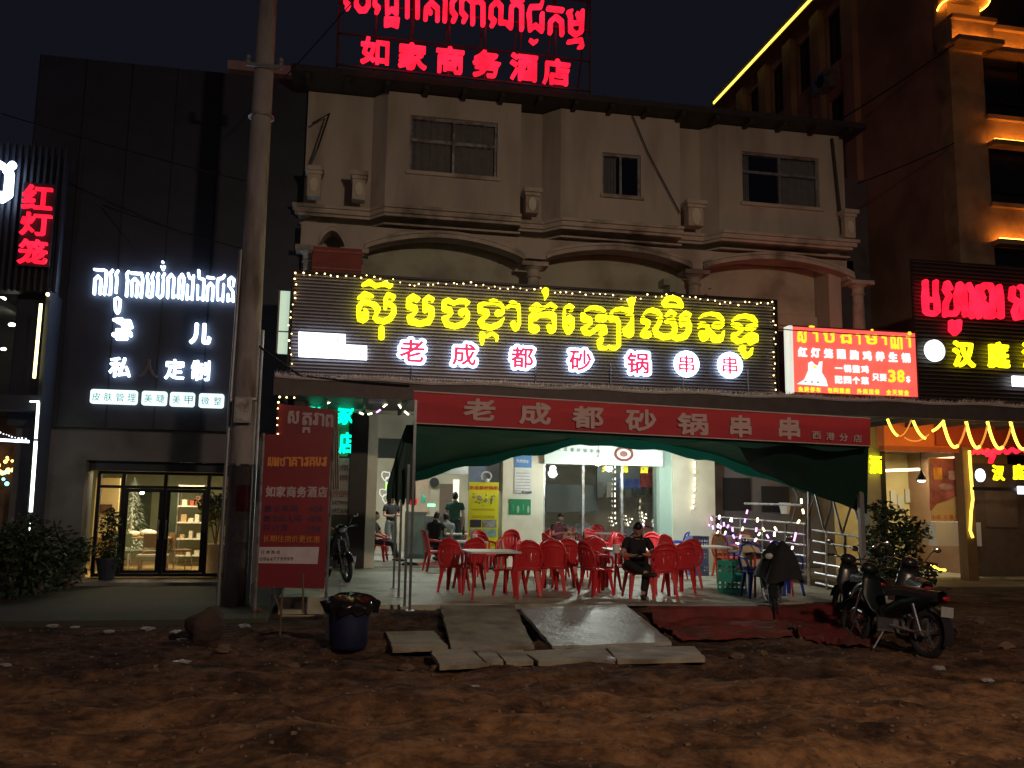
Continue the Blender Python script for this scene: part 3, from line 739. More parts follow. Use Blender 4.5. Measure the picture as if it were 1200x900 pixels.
link('floor', MB().box(12.4, 30, YS-.2, 22.6, .02, .12), m_conc, rs)
link('dark_shutter', slab(1143, 545, 1300, 680, YS+.1, .1), mat('brown_shutter', (.12,.09,.07), .5, .3, 2), rs)
link('window_frame', slab(1155, 560, 1192, 618, YS+.06, .035), mat('grey_brown_panel', (.16,.12,.10), .4), rs)
colx = arr(1133, 560, 1141, 600, YS-.5)
link('pillar', MB().box(colx[0]-.06, colx[1]+.02, YS-.5, YS-.2, 0, 3.3), mat('brown_pillar', (.14,.09,.05), .5), rs)
po = link('poster', slab(1090, 537, 1133, 610, YS-.1, .03), mat('cream_poster_paper', (.60,.50,.25), .5, .05), rs, label='large food poster, red above and cream below')
swp = [B(u, v, YS-.13) for u, v in ((1090,537),(1133,537),(1133,572),(1124,580),(1110,586),(1098,590),(1092,598),(1090,598))]
link('poster_picture', MB().prism([(p.x, p.z) for p in reversed(swp)], YS-.13, YS-.11), mat('dish_photo_print', (.30,.10,.09), .4, .8, 2.4), po)
link('poster_picture', MB().ball(B(1108,571,YS-.15), .22, .008, .10, 16, 8), mat('bowl_print', (.34,.20,.20), .4, .5, 5), po)
link('poster_picture', slab(1094, 548, 1104, 562, YS-.145, .01), mat('dish_orange_print', (.75,.33,.04), .4, .5, 4), po)
link('poster_picture', slab(1112, 552, 1124, 562, YS-.145, .01), mat('dish_pale_print', (.5,.36,.34), .4, .5, 4), po)
text_row('小吃火锅饮料', 1094, 606, 1129, 605, 5, YS-.15, mat('orange_red_ink', (.75,.13,.02), .5), po, joined='poster_lettering', res=20)
link('counter', slab(1097, 612, 1150, 640, YS-.2, .5), m_white, rs)
for u in (1118, 1124): link('dish', MB().lathe([(.05,0),(.11,.09),(.10,.09),(.04,.01)], tuple(B(u, 611, YS)), 12), m_white, rs)
link('light_tube', MB().tube([tuple(B(1038,551.5,21.5)), tuple(B(1077,550,20.4))], .035, 8), emit('warm_tube', (1,.85,.35), 5), rs)
lc = B(1080, 563, 20.4)
pl = thing('pendant_lamp', 'small bell shaped pendant lamp left of the food poster', 'lamp', tuple(lc))
link('shade', MB().lathe([(.02,.28),(.05,.2),(.13,.04),(.16,0),(.14,.005)], lc, 16), m_black, pl)
link('bulb', MB().ball(lc+Vector((0,0,.0)), .10, .10, .05, 12, 6), emit('warm_bulb', (1,.92,.7), 8), pl)
link('cord', MB().tube([lc+Vector((0,0,.27)), (lc.x, lc.y, 3.3)], .008, 5), m_black, pl)
lamp('shop_light', 'AREA', (15.6, 21.0, 3.15), 75, (1,.82,.45), 1.0)
for q,(u0_,v0_) in enumerate(((1044,585),(1052,590),(1061,583))):
    link('wall_notice', slab(u0_, v0_-10, u0_+7, v0_+6, 22.55, .03), mat('notice_paper', (.45,.46,.42), .6, .1), rs)

# ================================================================ LEFT SHOP, dark cladding
ls = thing('left_shop', 'dark clad shop with white lit lettering and a glazed front', 'shop', (-4.5, 19.5, 0))
YL = 19.3; YD = 19.8
dx0, dx1, _, _ = arr(110, 600, 268, 640, YD); dzb, dzt = .12, 2.30
cl = MB(); cl.box(-6.6, -1.08, YL-.25, YL+.3, 3.15, 11.0)
link('upper_cladding', cl, m_dark, ls)
for k in range(7): link('cladding_joint_strip', MB().box(-6.6+k*.92-.006, -6.6+k*.92+.006, YL-.262, YL-.251, 3.15, 11.0), m_black, ls)
lw = MB(); wall_open(-6.5, -1.08, 0, 3.148, YL, .25, [(dx0-.12, dx1+.35, -.01, 2.5)], lw)
link('lower_wall', lw, m_greywall, ls)
rv = MB(); rv.box(dx0-.14, dx0-.12, YL+.251, YD+.1, 0, 2.5); rv.box(dx0-.12, dx1+.35, YL+.251, YD+.2, dzt+.01, 2.5)
link('door_reveal', rv, m_dark, ls)
link('step', MB().box(dx0-.6, dx1+.6, YL-.55, YD-.02, -.1, .10), m_slab, ls)
# glazed front
gl = MB(); F_ = .06
us = [110, 137, 143, 190, 196, 240, 246, 268]
xv = [arr(a, 600, a+1, 640, YD)[0] for a in (112, 141, 190.5, 241.5)]+[dx1]
sf = MB(); sf.box(dx0, dx1, YD, YD+.08, dzt-.06, dzt); sf.box(dx0, dx1, YD, YD+.08, dzb, dzb+.07); sf.box(dx0, dx1, YD-.003, YD+.078, B(180,571,YD).z-.03, B(180,571,YD).z+.03)
for x in [dx0+.03]+xv[1:4]: sf.box(x-.035, x+.035, YD-.006, YD+.086, dzb+.07, dzt-.06)
front = link('shopfront_frame', sf, m_black, ls)
ztr = B(180,571,YD).z
for a, b in zip([dx0+.03]+xv[1:4], xv[1:4]+[dx1]):
    link('transom_pane', MB().box(a+.035, b-.035, YD+.03, YD+.036, ztr+.03, dzt-.06), m_glass, front)
    if b in (xv[2], xv[3]):
        d = MB(); x0, x1 = a+.04, b-.04; z0, z1 = dzb+.075, ztr-.035
        d.box(x0, x0+.07, YD+.01, YD+.06, z0, z1); d.box(x1-.07, x1, YD+.01, YD+.06, z0, z1); d.box(x0+.07, x1-.07, YD+.01, YD+.06, z1-.07, z1); d.box(x0+.07, x1-.07, YD+.01, YD+.06, z0, z0+.06)
        do = link('door', d, m_black, ls)
        link('pane', MB().box(x0+.07, x1-.07, YD+.03, YD+.036, z0+.06, z1-.07), m_glass, do)
        hx = x1-.035 if b == xv[2] else x0+.035
        link('handle', MB().tube([(hx, YD-.05, .9), (hx, YD-.05, 1.3)], .014, 8).tube([(hx, YD-.05, .92), (hx, YD+.01, .92)], .01, 6).tube([(hx, YD-.05, 1.28), (hx, YD+.01, 1.28)], .01, 6), m_steel, do)
    else: link('pane', MB().box(a+.035, b-.035, YD+.03, YD+.036, dzb+.07, ztr-.03), m_glass, front)
# room behind
YK = 25.0
m_warm = mat('warm_interior_paint', (.62,.52,.30), .7, .06, 1)
rm = MB(); rm.box(-8.2, -1.1, YK, YK+.2, 0, 3.0); link('room_back_wall', rm, mat('green_grey_paint', (.28,.33,.26), .7, .08, 1), ls)
link('room_side_wall', MB().box(-6.75, -6.6, YD+.3, YK, 0, 3.0), m_warm, ls)
link('room_side_wall', MB().box(-1.12, -1.08, YD+.2, YK, 0, 3.0), m_warm, ls)
link('room_partition', slab(108, 560, 136, 690, 21.8, .1), m_warm, ls)
link('room_ceiling', MB().box(-8, -1.1, YD+.2, YK, 2.62, 2.72), m_warm, ls)
link('room_floor', MB().box(-8, -1.1, YD+.05, YK, -.1, .11), mat('honey_floor', (.50,.36,.18), .35, .12, 2), ls)
cu = slab(163, 572, 176, 625, YK-.3, .06); link('curtain', cu, mat('dark_green_curtain', (.05,.07,.055), .8), ls)
link('curtain', slab(195, 575, 211, 645, YK-1.5, .06), mat('dark_green_curtain', (.05,.07,.055), .8), ls)
link('room_light', MB().box(-4.6, -3.2, 22, 22.5, 2.58, 2.615), emit('warm_panel', (1,.80,.42), 5), ls)
lamp('room_light', 'AREA', (-3.9, 22.0, 2.5), 85, (1,.78,.40), 1.4)
lamp('room_light', 'AREA', (-4.6, 20.5, 2.5), 34, (1,.74,.34), .7)
# ================================================================ SIGNS
# ---- main sign on the awning
YSG = 16.45
sg = thing('main_sign', 'wide slatted sign board with big yellow Khmer letters above red and white Chinese ones', 'sign', (3.8, YSG, 4))
sx0, sx1 = -1.04, 8.66; sz0, sz1 = 4.02, 5.97
link('board', MB().box(sx0+.01, sx1-.01, YSG+.06, YSG+.12, sz0, sz1), mat('sign_back_sheet', (.085,.085,.11), .45, .15, 3), sg)
sl = MB(); k = 0; z = sz0+.03
while z < sz1-.03:
    sl.box(sx0+.02, sx1-.02, YSG+.015, YSG+.055, z, z+.026); z += .064
link('slats', sl, mat('slat_paint', (.26,.26,.31), .4, .12, 6, metal=.2), sg, kind='stuff')
fr = MB(); fr.box(sx0, sx1, YSG-.01, YSG+.13, sz1, sz1+.04); fr.box(sx0, sx1, YSG-.01, YSG+.13, sz0-.04, sz0); fr.box(sx0-.04, sx0, YSG-.01, YSG+.13, sz0-.04, sz1+.04); fr.box(sx1, sx1+.04, YSG-.01, YSG+.13, sz0-.04, sz1+.04)
link('frame', fr, m_black, sg)
for x in (1.2, 3.6, 5.1, 6.6, 8.0): link('leg', MB().tube([(x, YSG-.03, sz0-.2), (x, YSG-.03, sz0+.5)], .014, 6), m_grey, sg)
YLt = YSG-.07
big = [
 (410,320,"155,140,24 230,105,34 300,150,30 370,135,22 415,120,32 465,155,28 495,140,16|100,295,20 175,250,40 225,262,30 265,272,20|150,315,22 160,335,24 230,350,28 290,375,38 325,420,40 315,470,26 285,525,26 330,555,36 400,565,38 470,535,38 512,470,36 515,400,32 470,360,30 415,355,24 415,300,24 450,255,34 520,275,24 505,312,18|150,335,28 105,400,34 97,470,28 110,540,32 155,560,30 200,530,26 205,465,24 175,425,18|155,470,20 160,490,30|415,300,24 415,410,24|370,650,38 370,745,42"),
 (410,320,"690,310,35 740,280,40 805,300,24 780,330,20|685,330,30 695,390,42 760,405,36 775,440,30 745,485,26 700,520,40 720,565,45 820,595,38 920,570,44 960,500,38 955,420,36 890,395,42 880,440,32|880,400,32 875,320,30 920,285,32 975,305,22 965,335,16"),
 (510,320,"105,335,30 150,320,32 220,355,28 285,325,30 350,330,30 395,345,18 365,375,18|100,340,28 110,420,38 165,430,38 190,470,26 145,515,28 100,530,30 140,600,38 230,625,34 320,600,38 375,540,32 385,470,25 355,430,24 310,460,46"),
 (510,320,"520,375,28 590,350,26 700,350,22 765,362,26 800,410,20 790,470,24 740,470,46|525,380,30 530,440,38 600,455,36 620,490,24 560,535,34 530,570,38 560,620,38 650,640,38 750,600,36 800,535,16|640,318,12 680,312,14 725,322,10|845,400,22 900,370,30 970,385,32 985,450,22 985,600,22 945,640,46 910,590,34|875,340,12 905,330,14 945,345,10|540,725,30 550,790,30 550,830,20|600,740,22 670,710,24 722,740,22 722,790,18|540,700,20 600,740,20"),
 (610,325,"120,360,22 185,320,30 250,360,22 290,350,20 350,315,28 415,350,18 390,380,18|120,370,22 175,385,20 240,370,25|150,455,52 175,460,50|150,600,55 175,605,52|120,450,25 120,600,28|230,440,30 330,435,40 385,450,38 398,520,25 395,600,28 365,615,50 325,570,26|290,160,44 300,210,28 285,265,10"),
 (610,325,"525,345,14 570,335,30 620,352,14|515,370,18 512,460,18 520,580,26 565,635,40 605,590,28 605,490,28 572,470,32 570,520,36|580,392,14 610,392,12"),
 (670,335,"165,285,18 215,258,26 280,255,28 345,270,24 385,295,16|130,325,26 145,385,44 200,395,40 222,440,24 170,480,30 135,500,32 160,545,36 215,555,34 280,510,30 320,480,32 370,490,40 380,540,40 350,560,34|325,375,50 350,372,46|400,335,18 408,390,18 370,415,18|460,330,22 470,390,36 520,385,32 550,430,26 550,700,26 510,735,28 465,725,26 432,705,16 400,730,24 335,725,28 318,690,22 320,640,24 350,625,26 352,665,14"),
 (670,335,"470,300,14 510,278,24 580,268,26 650,285,26 695,312,18|700,175,46 700,250,22 700,310,20|630,350,8 680,348,18 708,350,20 708,560,22 680,570,42 640,555,36 610,500,14|690,430,20 650,490,26"),
 (740,335,"145,330,12 190,295,26 240,285,32 300,300,30 350,345,14|130,370,22 145,410,40 195,430,32 190,480,22 150,520,26 145,570,44 190,575,46|300,380,14 345,385,24 325,440,28 275,510,30 300,570,34 380,600,38 460,590,36 505,540,32 508,470,28 480,410,38 420,415,32|415,345,22 455,305,28 515,330,18 500,360,10|575,355,18 630,320,30 690,335,14 675,370,12|590,400,34 640,405,40 675,460,32 672,530,30 620,595,42 540,610,40 490,600,26|590,400,32 590,460,28|385,200,34 420,150,34 490,138,28 550,165,30 585,215,22 595,250,14 500,235,22 400,235,24|585,245,12 590,262,10"),
 (800,340,"195,330,10 250,290,24 330,275,24 410,290,28 455,330,24 475,360,14|200,390,20 240,400,32 285,420,26 300,455,14|190,440,14 220,420,20|225,510,42 250,555,50 275,510,36 300,470,30|300,465,24 340,510,30 375,570,44 430,575,44 470,520,20 482,475,8|390,410,46 430,415,44|470,378,12 478,420,8"),
 (800,340,"590,355,16 650,315,28 730,300,28 810,320,32 850,360,24 870,380,10|590,405,24 640,415,36 685,440,30 680,480,24 640,515,26 595,520,26 600,570,32 650,600,34 710,590,32 750,545,28 800,515,30 850,540,34 850,590,34 800,610,36 770,590,24|770,440,40 820,430,44|860,410,16 870,430,8|700,680,40 705,715,30 740,780,30 790,745,26 815,680,10|690,690,36"),
]
for ox, oy, s in big: stroke_letter(strokes(s, ox, oy, 10), YLt, m_yel, sg, .07, step=.35, grow=-.55)
for ch, u, v, h in (('老',483,411,33), ('成',544,415.5,32), ('都',612,419,31), ('砂',680,422,31), ('锅',747.5,425.5,31)):
    char(ch, u, v, h, YLt+.02, m_whi, sg, wpx=h*1.08, bold=.052, depth=.04, name='letter_backing', res=50)
    char(ch, u, v, h-6, YLt-.012, m_pink, sg, wpx=(h-6)*1.08, bold=.010, depth=.02, name='letter', res=60)
for u, v in ((804.5,426.5), (855.5,428)):
    c = B(u, v, YLt+.02); r = 15.6*mpp(u, v, YLt)
    link('letter_disc', MB().lathe([(0,-.02),(r,-.02),(r,.02),(0,.02)], c, 32, Matrix.Rotation(math.pi/2, 4, 'X')), m_whi, sg)
    char('串', u, v, 21, YLt-.015, m_pink, sg, wpx=19, bold=.004, depth=.02)
# small white lightbox on the sign
lb = thing('small_lightbox', 'small stepped white lightbox at the lower left of the yellow lettered sign', 'sign')
st = [B(u, v, YLt) for u, v in ((350,389),(405,392),(405,404),(430,405.5),(430,421.5),(350,417.5))]
link('case', MB().prism([(p.x, p.z) for p in reversed(st)], YLt-.03, YLt+.07), emit('lightbox_white', (.86,.90,1.0), 3.2), lb)
m_faint = emit('faint_ink', (.70,.12,.30), .6)
text_row('山牌发', 362, 397.5, 396, 399, 8, YLt-.035, m_faint, lb, joined='faint_lettering', res=24, depth=.006)
char('1', 423, 413.5, 8, YLt-.035, m_faint, lb, wpx=1.6, depth=.006, res=24, name='faint_lettering')
text_row('小店火牛', 361, 411, 408, 413, 7.5, YLt-.035, m_faint, lb, joined='faint_lettering', res=24, depth=.006)
# side lightbox at the left of the sign
sb = thing('side_lightbox', 'narrow pale green lit panel sticking out left of the yellow lettered sign', 'sign')
a0, a1, a2, a3 = arr(327, 341, 341, 414, YSG+.2)
link('panel', MB().box(a0, a1, YSG+.2, YSG+.3, a2, a3), emit('pale_green_panel', (.55,.72,.55), .85), sb)
link('frame', MB().box(a0-.03, a0-.002, YSG+.18, YSG+.32, a2, a3).box(a0, a1, YSG+.185, YSG+.199, (a2*2+a3)/3, (a2*2+a3)/3+.025), m_grey, sb)
# bulbs round the sign
bl = thing('string_lights', 'string of tiny warm bulbs tied round the edge of the yellow lettered sign', 'string lights')
def bulbs(pts, step, r, mt, parent, seed=1, jit=.03, name='bulbs', wire=True, dash=None):
    rr = random.Random(seed); m = MB(); P = [Vector(p) for p in pts]; W_ = []
    for a, b in zip(P[:-1], P[1:]):
        L = (b-a).length; n = max(1, int(L/step))
        for i in range(n):
            p = a.lerp(b, i/n)+Vector((rr.uniform(-jit,jit), rr.uniform(-.02,.02), rr.uniform(-jit,jit)))
            W_.append(p)
            if dash: m.tube([p, p+(b-a).normalized()*dash], r, 6)
            else: m.ball(p, r*rr.uniform(.7,1.2), n=6, k=4)
    o = link(name, m, mt, parent, kind='stuff')
    if wire and len(W_) > 1: link('wire', MB().tube([p+Vector((0,.02,0)) for p in W_], .004, 4), m_black, parent)
    return o
m_warmb = emit('tiny_warm_bulbs', (1,.62,.22), 9)
top = [B(u, v, YSG-.05) for u, v in ((340,424),(339,400),(341,372),(344,350),(346,319),(370,322),(405,325),(440,324),(478,332),(500,335),(545,331),(580,337),(625,339),(665,342),(710,346),(735,351),(760,347),(790,347),(815,349),(850,356),(880,355),(906,354),(908,375),(907,395),(907,420),(906,440),(909,456),(918,463))]
bulbs(top, .115, .014, m_warmb, bl, 2, .035)
# ---- rooftop sign of the hotel
rt = thing('rooftop_sign', 'rooftop sign with red lit Khmer letters over six red Chinese ones', 'sign', (4.5, 18, 10.9))
YRt = 17.95
A_ = ["125,72,22 140,45,22 112,15,22 112,-80,22 150,-110,22|205,-60,24 207,45,24 240,90,24 285,88,24 312,45,24 312,-60,24|350,-60,10", "385,105,22 402,70,22 370,40,22 370,-60,22 420,-100,22|475,-90,22 478,118,20 520,80,20 560,115,22 562,-70,22 520,-100,20|465,165,18 465,222,18 520,212,18 566,232,18 574,170,18 465,165,18", "655,142,22 655,-50,22 700,-90,22 745,-50,22 745,148,22", "815,165,22 820,70,22 868,22,22 920,70,22 920,175,22|855,100,20 860,112,20", "985,180,22 990,-10,22 960,-40,20|1060,180,24 1080,140,22 1048,95,22 1048,20,22 1075,-10,22", "1160,190,22 1177,150,22 1137,110,22 1137,10,22 1160,-30,20"]
for s in A_[:-1]: stroke_letter(strokes(s, 390, 0, 7.5), YRt, m_red, rt, .08, grow=-.45)
B_ = ["25,185,22 45,150,22 8,105,22 8,0,22 50,-30,20 105,20,22 105,205,22|195,215,22 195,40,22 165,5,22 115,20,20", "275,220,24 298,185,22 265,150,22 268,60,22 315,12,22 355,60,22 350,198,22 398,200,20 440,240,22 445,60,22 490,22,22 535,60,22 535,255,22|455,-3,20 545,0,20", "715,20,18 700,60,22 615,62,22 600,110,22 610,262,20 655,222,20 712,270,22 715,125,22|612,355,16 640,378,18 668,360,14", "770,75,22 890,90,22|785,285,22 788,190,22 835,148,22 885,190,22 890,300,22", "945,110,20 975,95,14|950,110,20 965,150,22 965,270,22 1010,305,22 1060,275,22 1065,170,22 1068,100,20|965,205,20 1055,200,20 1025,120,18|945,370,18 1055,352,20 1068,410,18 1035,418,14"]
for s in B_: stroke_letter(strokes(s, 540, 0, 7.5), YRt, m_red, rt, .08, grow=-.45)
for ch, u, v in (('如',439.5,60), ('家',483.5,66), ('商',527.5,70.5), ('务',570.5,75), ('酒',614,79), ('店',652,84.5)): char(ch, u, v, 33 if ch != '店' else 32, YRt, m_red, rt, wpx=33, bold=.016, depth=.08, res=60)
z0_ = 10.98; fr = MB()
x0r, x1r = B(395,60,18.1).x, B(692,90,18.1).x
for i in range(5):
    zz = z0_+i*.72; fr.box(x0r, x1r, 18.10, 18.14, zz, zz+.04)
for i in range(8):
    xx = x0r+(x1r-x0r)*i/7-.02; fr.box(xx, xx+.04, 18.145, 18.185, ZT+.16, z0_+3.2)
    fr.tube([(xx+.02, 18.19, z0_+2.6), (xx+.02, 19.6, ZT+.18)], .02, 6)
link('support_frame', fr, m_roof, rt, kind='stuff')

# ---- tent with banner
tn = thing('market_tent', 'green market tent with steel legs standing in front of the restaurant', 'tent', (4.6, 14, TZ))
YT = 12.78
front = [(485,496),(560,500),(640,504),(720,508),(800,512),(880,517),(950,520),(1019,523)]
back = [(487,552),(560,535),(625,524),(680,511),(740,515),(805,524),(862,541),(940,566),(1012,590)]
def lerpP(P, t):
    L = (len(P)-1)*t; i = min(int(L), len(P)-2); f = L-i; return (P[i][0]+(P[i+1][0]-P[i][0])*f, P[i][1]+(P[i+1][1]-P[i][1])*f)
rows = []
for j in range(11):
    s = j/10; row = []
    for i in range(41):
        t = i/40; a = B(*lerpP(front, t), YT+.05); a.z += .30; b = B(*lerpP(back, t), 15.9)
        ang = math.sin(math.pi*min(1, s*1.0)); p = a.lerp(b, s); p.z += .12*ang*(.6+.4*math.sin(math.pi*t))+.02*math.sin(t*40+s*5)
        row.append(p)
    rows.append(row)
link('canopy', MB().grid(rows).mesh('canopy', True), m_greencloth, tn)
# hem hanging from the rear edge and a front valance behind the banner
hem = [[rows[-1][i]+Vector((0, .02, -.16-.03*math.sin(i*1.3))) for i in range(41)], [rows[-1][i] for i in range(41)]]
link('hem', MB().grid(hem).mesh('hem', True), m_greencloth, tn)
cf = [(484,497),(700,508),(1019,523)]
v0_ = [[B(484+(1019-484)*i/40, 497+26*i/40-3, YT+.06) for i in range(41)], [B(484+(1019-484)*i/40, 506+22*i/40+(3*math.sin(i*.9)), YT+.09) for i in range(41)]]
link('valance', MB().grid(v0_).mesh('valance', True), m_greencloth, tn)
# gathered curtain of the left side: narrow at the canopy corner, wider and ragged lower down
cg = []
for j in range(17):
    s = j/16; vv = 498+(90)*s; wd = 4+11*min(1, s*1.25)**.8; uc = 481-11*min(1, s*1.3); row = []
    for i in range(49):
        t = i/48; a = t*2*math.pi; v2 = vv+(5*math.sin(i*1.9) if j == 16 else 0)
        c = B(uc, v2, 13.35); k = mpp(uc, vv, 13.35); r_ = wd*k*(1+.14*math.sin(a*9+s*2)+.06*math.sin(a*17))
        row.append(c+Vector((math.cos(a)*r_, math.sin(a)*r_*.45, 0)))
    cg.append(row)
link('gathered_curtain', MB().grid(cg).mesh('gathered_curtain', True), mat('dark_green_black_cloth', (.014,.045,.038), .7, .2, 3, .3, 9), tn)
# hanging flap on the right
fl = []
for j in range(9):
    s = j/8; row = []
    for i in range(25):
        t = i/24; tp = B(860+(1018-860)*t, 513+7*t, 13.0); bt = B(880+(1016-880)*t, 548+54*t**.9, 13.9)
        p = tp.lerp(bt, s); p.y += .05*math.sin(t*22)*s; row.append(p)
    fl.append(row)
link('side_flap', MB().grid(fl).mesh('side_flap', True), mat('dark_green_flap_cloth', (.008,.042,.031), .7, .2, 3, .3, 9), tn)
for (ub, vb, ut, vt, Yb) in ((461,690,459,585,None), (467,700,466,575,None), (474,711,473,560,None), (480,716,481,500,None)):
    b = G(ub, vb, TZ); t_ = b.copy(); t_.z = 3.2 if ub == 480 else B(ut, vt, b.y).z+.2
    o = link('leg', MB().box(b.x-.018, b.x+.018, b.y-.018, b.y+.018, b.z, t_.z), mat('dark_steel_tube', (.16,.18,.20), .3, .2, 9, metal=.7), tn)
    link('foot_plate', MB().box(b.x-.06, b.x+.06, b.y-.06, b.y+.06, b.z+.002, b.z+.012), m_grey, o)
b = G(1013, 702, TZ)
link('leg', MB().box(b.x-.04, b.x+.04, b.y-.04, b.y+.04, TZ, 3.1), mat('grey_post_paint', (.20,.20,.19), .5, .15, 4), tn, label='grey right hand tent post beside the lattice fence')
b = G(1000, 600, 2.5)
link('crossbar', MB().tube([tuple(B(487,498,YT+.1)), tuple(B(1016,524,YT+.1))], .018, 6), m_steel, tn)

bn = thing('banner', 'long red cloth banner with faded grey Chinese letters along the tent front', 'banner', (4.6, YT, 3))
TL, BL_, TR, BR = (485,458), (484,496), (1020,490), (1019,523)
gr = []
for j in range(5):
    s = j/4; row = []
    for i in range(49):
        t = i/48; u = TL[0]+(TR[0]-TL[0])*t; v = (TL[1]+(TR[1]-TL[1])*t)*(1-s)+(BL_[1]+(BR[1]-BL_[1])*t)*s
        row.append(B(u, v, YT+.012*math.sin(t*37)+.01*math.sin(t*11+s*3)))
    gr.append(row)
link('cloth', MB().grid(gr).mesh('cloth', True), m_redcloth, bn)
m_fade = mat('faded_grey_letters', (.50,.37,.37), .7, .12, 4)
for ch, u, v in (('老',562,480), ('成',627,484.5), ('都',689,489), ('砂',751,492.5), ('锅',812,497), ('串',868,499.5), ('串',925,502)):
    char(ch, u, v, 26, YT-.032, m_fade, bn, wpx=(38 if ch != '串' else 27), bold=.012, depth=.006, res=44)
for ch, u in (('西',957), ('港',973), ('分',988.5), ('店',1005)): char(ch, u, 510+(u-957)*.08, 9, YT-.032, m_fade, bn, wpx=11, bold=.003, depth=.006, res=30)
link('hem_edge', MB().tube([tuple(B(485+535*i/20, 458.3+32*i/20, YT-.015)) for i in range(21)], .010, 5).tube([tuple(B(484+535*i/20, 495.7+27*i/20, YT-.015)) for i in range(21)], .008, 5), mat('pale_piping', (.62,.50,.48), .5), bn)

# ---- red lightbox on the right of the main sign
rl = thing('red_lightbox', 'bright red lightbox with yellow Khmer heading, white Chinese text and the price 38', 'sign')
YRB = 16.3
ca = arr(929, 387, 1072, 462, YRB)
q = [B(u, v, YRB) for u, v in ((929,383),(1072,390.5),(1072,465),(929,459.5))]
ca = (q[0].x, q[1].x, (q[2].z+q[3].z)/2, (q[0].z+q[1].z)/2)
link('case', MB().box(ca[0], ca[1], YRB, YRB+.2, ca[2], ca[3]), emit('lightbox_red', (.95,.115,.085), 1.15, .12), rl)
link('frame', MB().box(ca[0]-.01, ca[1]+.02, YRB-.012, YRB+.21, ca[3], ca[3]+.03).box(ca[0]-.01, ca[1]+.02, YRB-.012, YRB+.21, ca[2]-.03, ca[2]).box(ca[1], ca[1]+.03, YRB-.012, YRB+.21, ca[2], ca[3]), mat('dull_red_trim', (.28,.05,.05), .5), rl)
link('edge_panel', MB().box(ca[0]-.09, ca[0]-.012, YRB-.01, YRB+.21, ca[2]-.02, ca[3]+.02), emit('edge_glow', (.85,.9,.8), .8), rl)
m_ly = emit('lightbox_yellow_print', (1,.72,.03), 1.25); m_lw = emit('lightbox_white_print', (1,.93,.90), 1.3)
q_ = lambda x, y: (920+x/7.5, 370+y/7.5)
for ch, x, y, w, h in (('ស',150,185,90,95), ('្',165,225,50,30), ('ា',268,185,50,90), ('ប',388,190,110,95), ('ជ',535,200,110,90), ('ា',645,205,40,95), ('ម',758,208,120,90), ('ា',872,220,50,75), ('ណ',980,235,115,120), ('ា',1085,230,45,100), ('៉',235,95,60,20), ('់',765,125,30,18), ('់',1095,155,40,35)):
    if ch in '្៉់': 
        c = B(*q_(x, y), YRB-.02); link('letter', MB().ball(c, w/15*mpp(1000,400,YRB), .01, h/15*mpp(1000,400,YRB), 8, 6), m_ly, rl)
    else: char(ch, *q_(x, y), h/7.5, YRB-.015, m_ly, rl, wpx=w/7.5, bold=.010, depth=.012, res=40)
for i, ch in enumerate('红灯笼醒脑鸡养生锅'): char(ch, *q_(155+i*113.5, 318+i*6.5), 11.5, YRB-.015, m_lw, rl, wpx=11.5, bold=.012, depth=.012, res=44)
for i, ch in enumerate('一锅整鸡'): char(ch, *q_(472+i*77, 460+i*3.5), 9.0 if ch != '一' else 1.5, YRB-.015, m_lw, rl, wpx=9.5, bold=.008, depth=.012, res=36)
for i, ch in enumerate('配四个菜'): char(ch, *q_(472+i*77, 562+i*3.0), 9.0, YRB-.015, m_lw, rl, wpx=9.5, bold=.008, depth=.012, res=36)
for i, ch in enumerate('只要'): char(ch, *q_(797+i*66, 540+i*3), 8.5, YRB-.015, m_lw, rl, wpx=8.5, bold=.006, depth=.012, res=36)
for i, ch in enumerate('38'): char(ch, *q_(940+i*78, 530), 15, YRB-.015, m_ly, rl, wpx=9.5, bold=.012, depth=.012, res=40)
char('$', *q_(1083, 560), 8, YRB-.015, m_lw, rl, wpx=5, bold=.004, depth=.012, res=36)
for gi, s in enumerate(('免费停车', '包间雅座', '外卖送餐', '全天营业')):
    x0q = 120+gi*258
    for i, ch in enumerate(s): char(ch, *q_(x0q+18+i*52, 645+gi*9+i*2), 6.2, YRB-.015, m_ly, rl, wpx=6.2, bold=.004, depth=.010, res=28)
# plate of chicken print: plain heap shape in white
pr = [B(*q_(x, y), YRB-.012) for x, y in ((105,600),(170,560),(205,480),(205,415),(235,400),(262,430),(290,440),(300,405),(328,400),(322,500),(360,560),(375,620))]
link('chicken_print', MB().prism([(p.x, p.z) for p in reversed(pr)], YRB-.018, YRB-.008), m_lw, rl)
for x, y in ((180,578),(237,582),(290,585)): link('print_spot', MB().ball(B(*q_(x, y), YRB-.02), .03, .006, .022, 8, 6), emit('print_teal', (.35,.55,.5), .7), rl)
link('print_spot', MB().ball(B(*q_(262, 452), YRB-.02), .035, .006, .03, 8, 6), m_ly, rl)

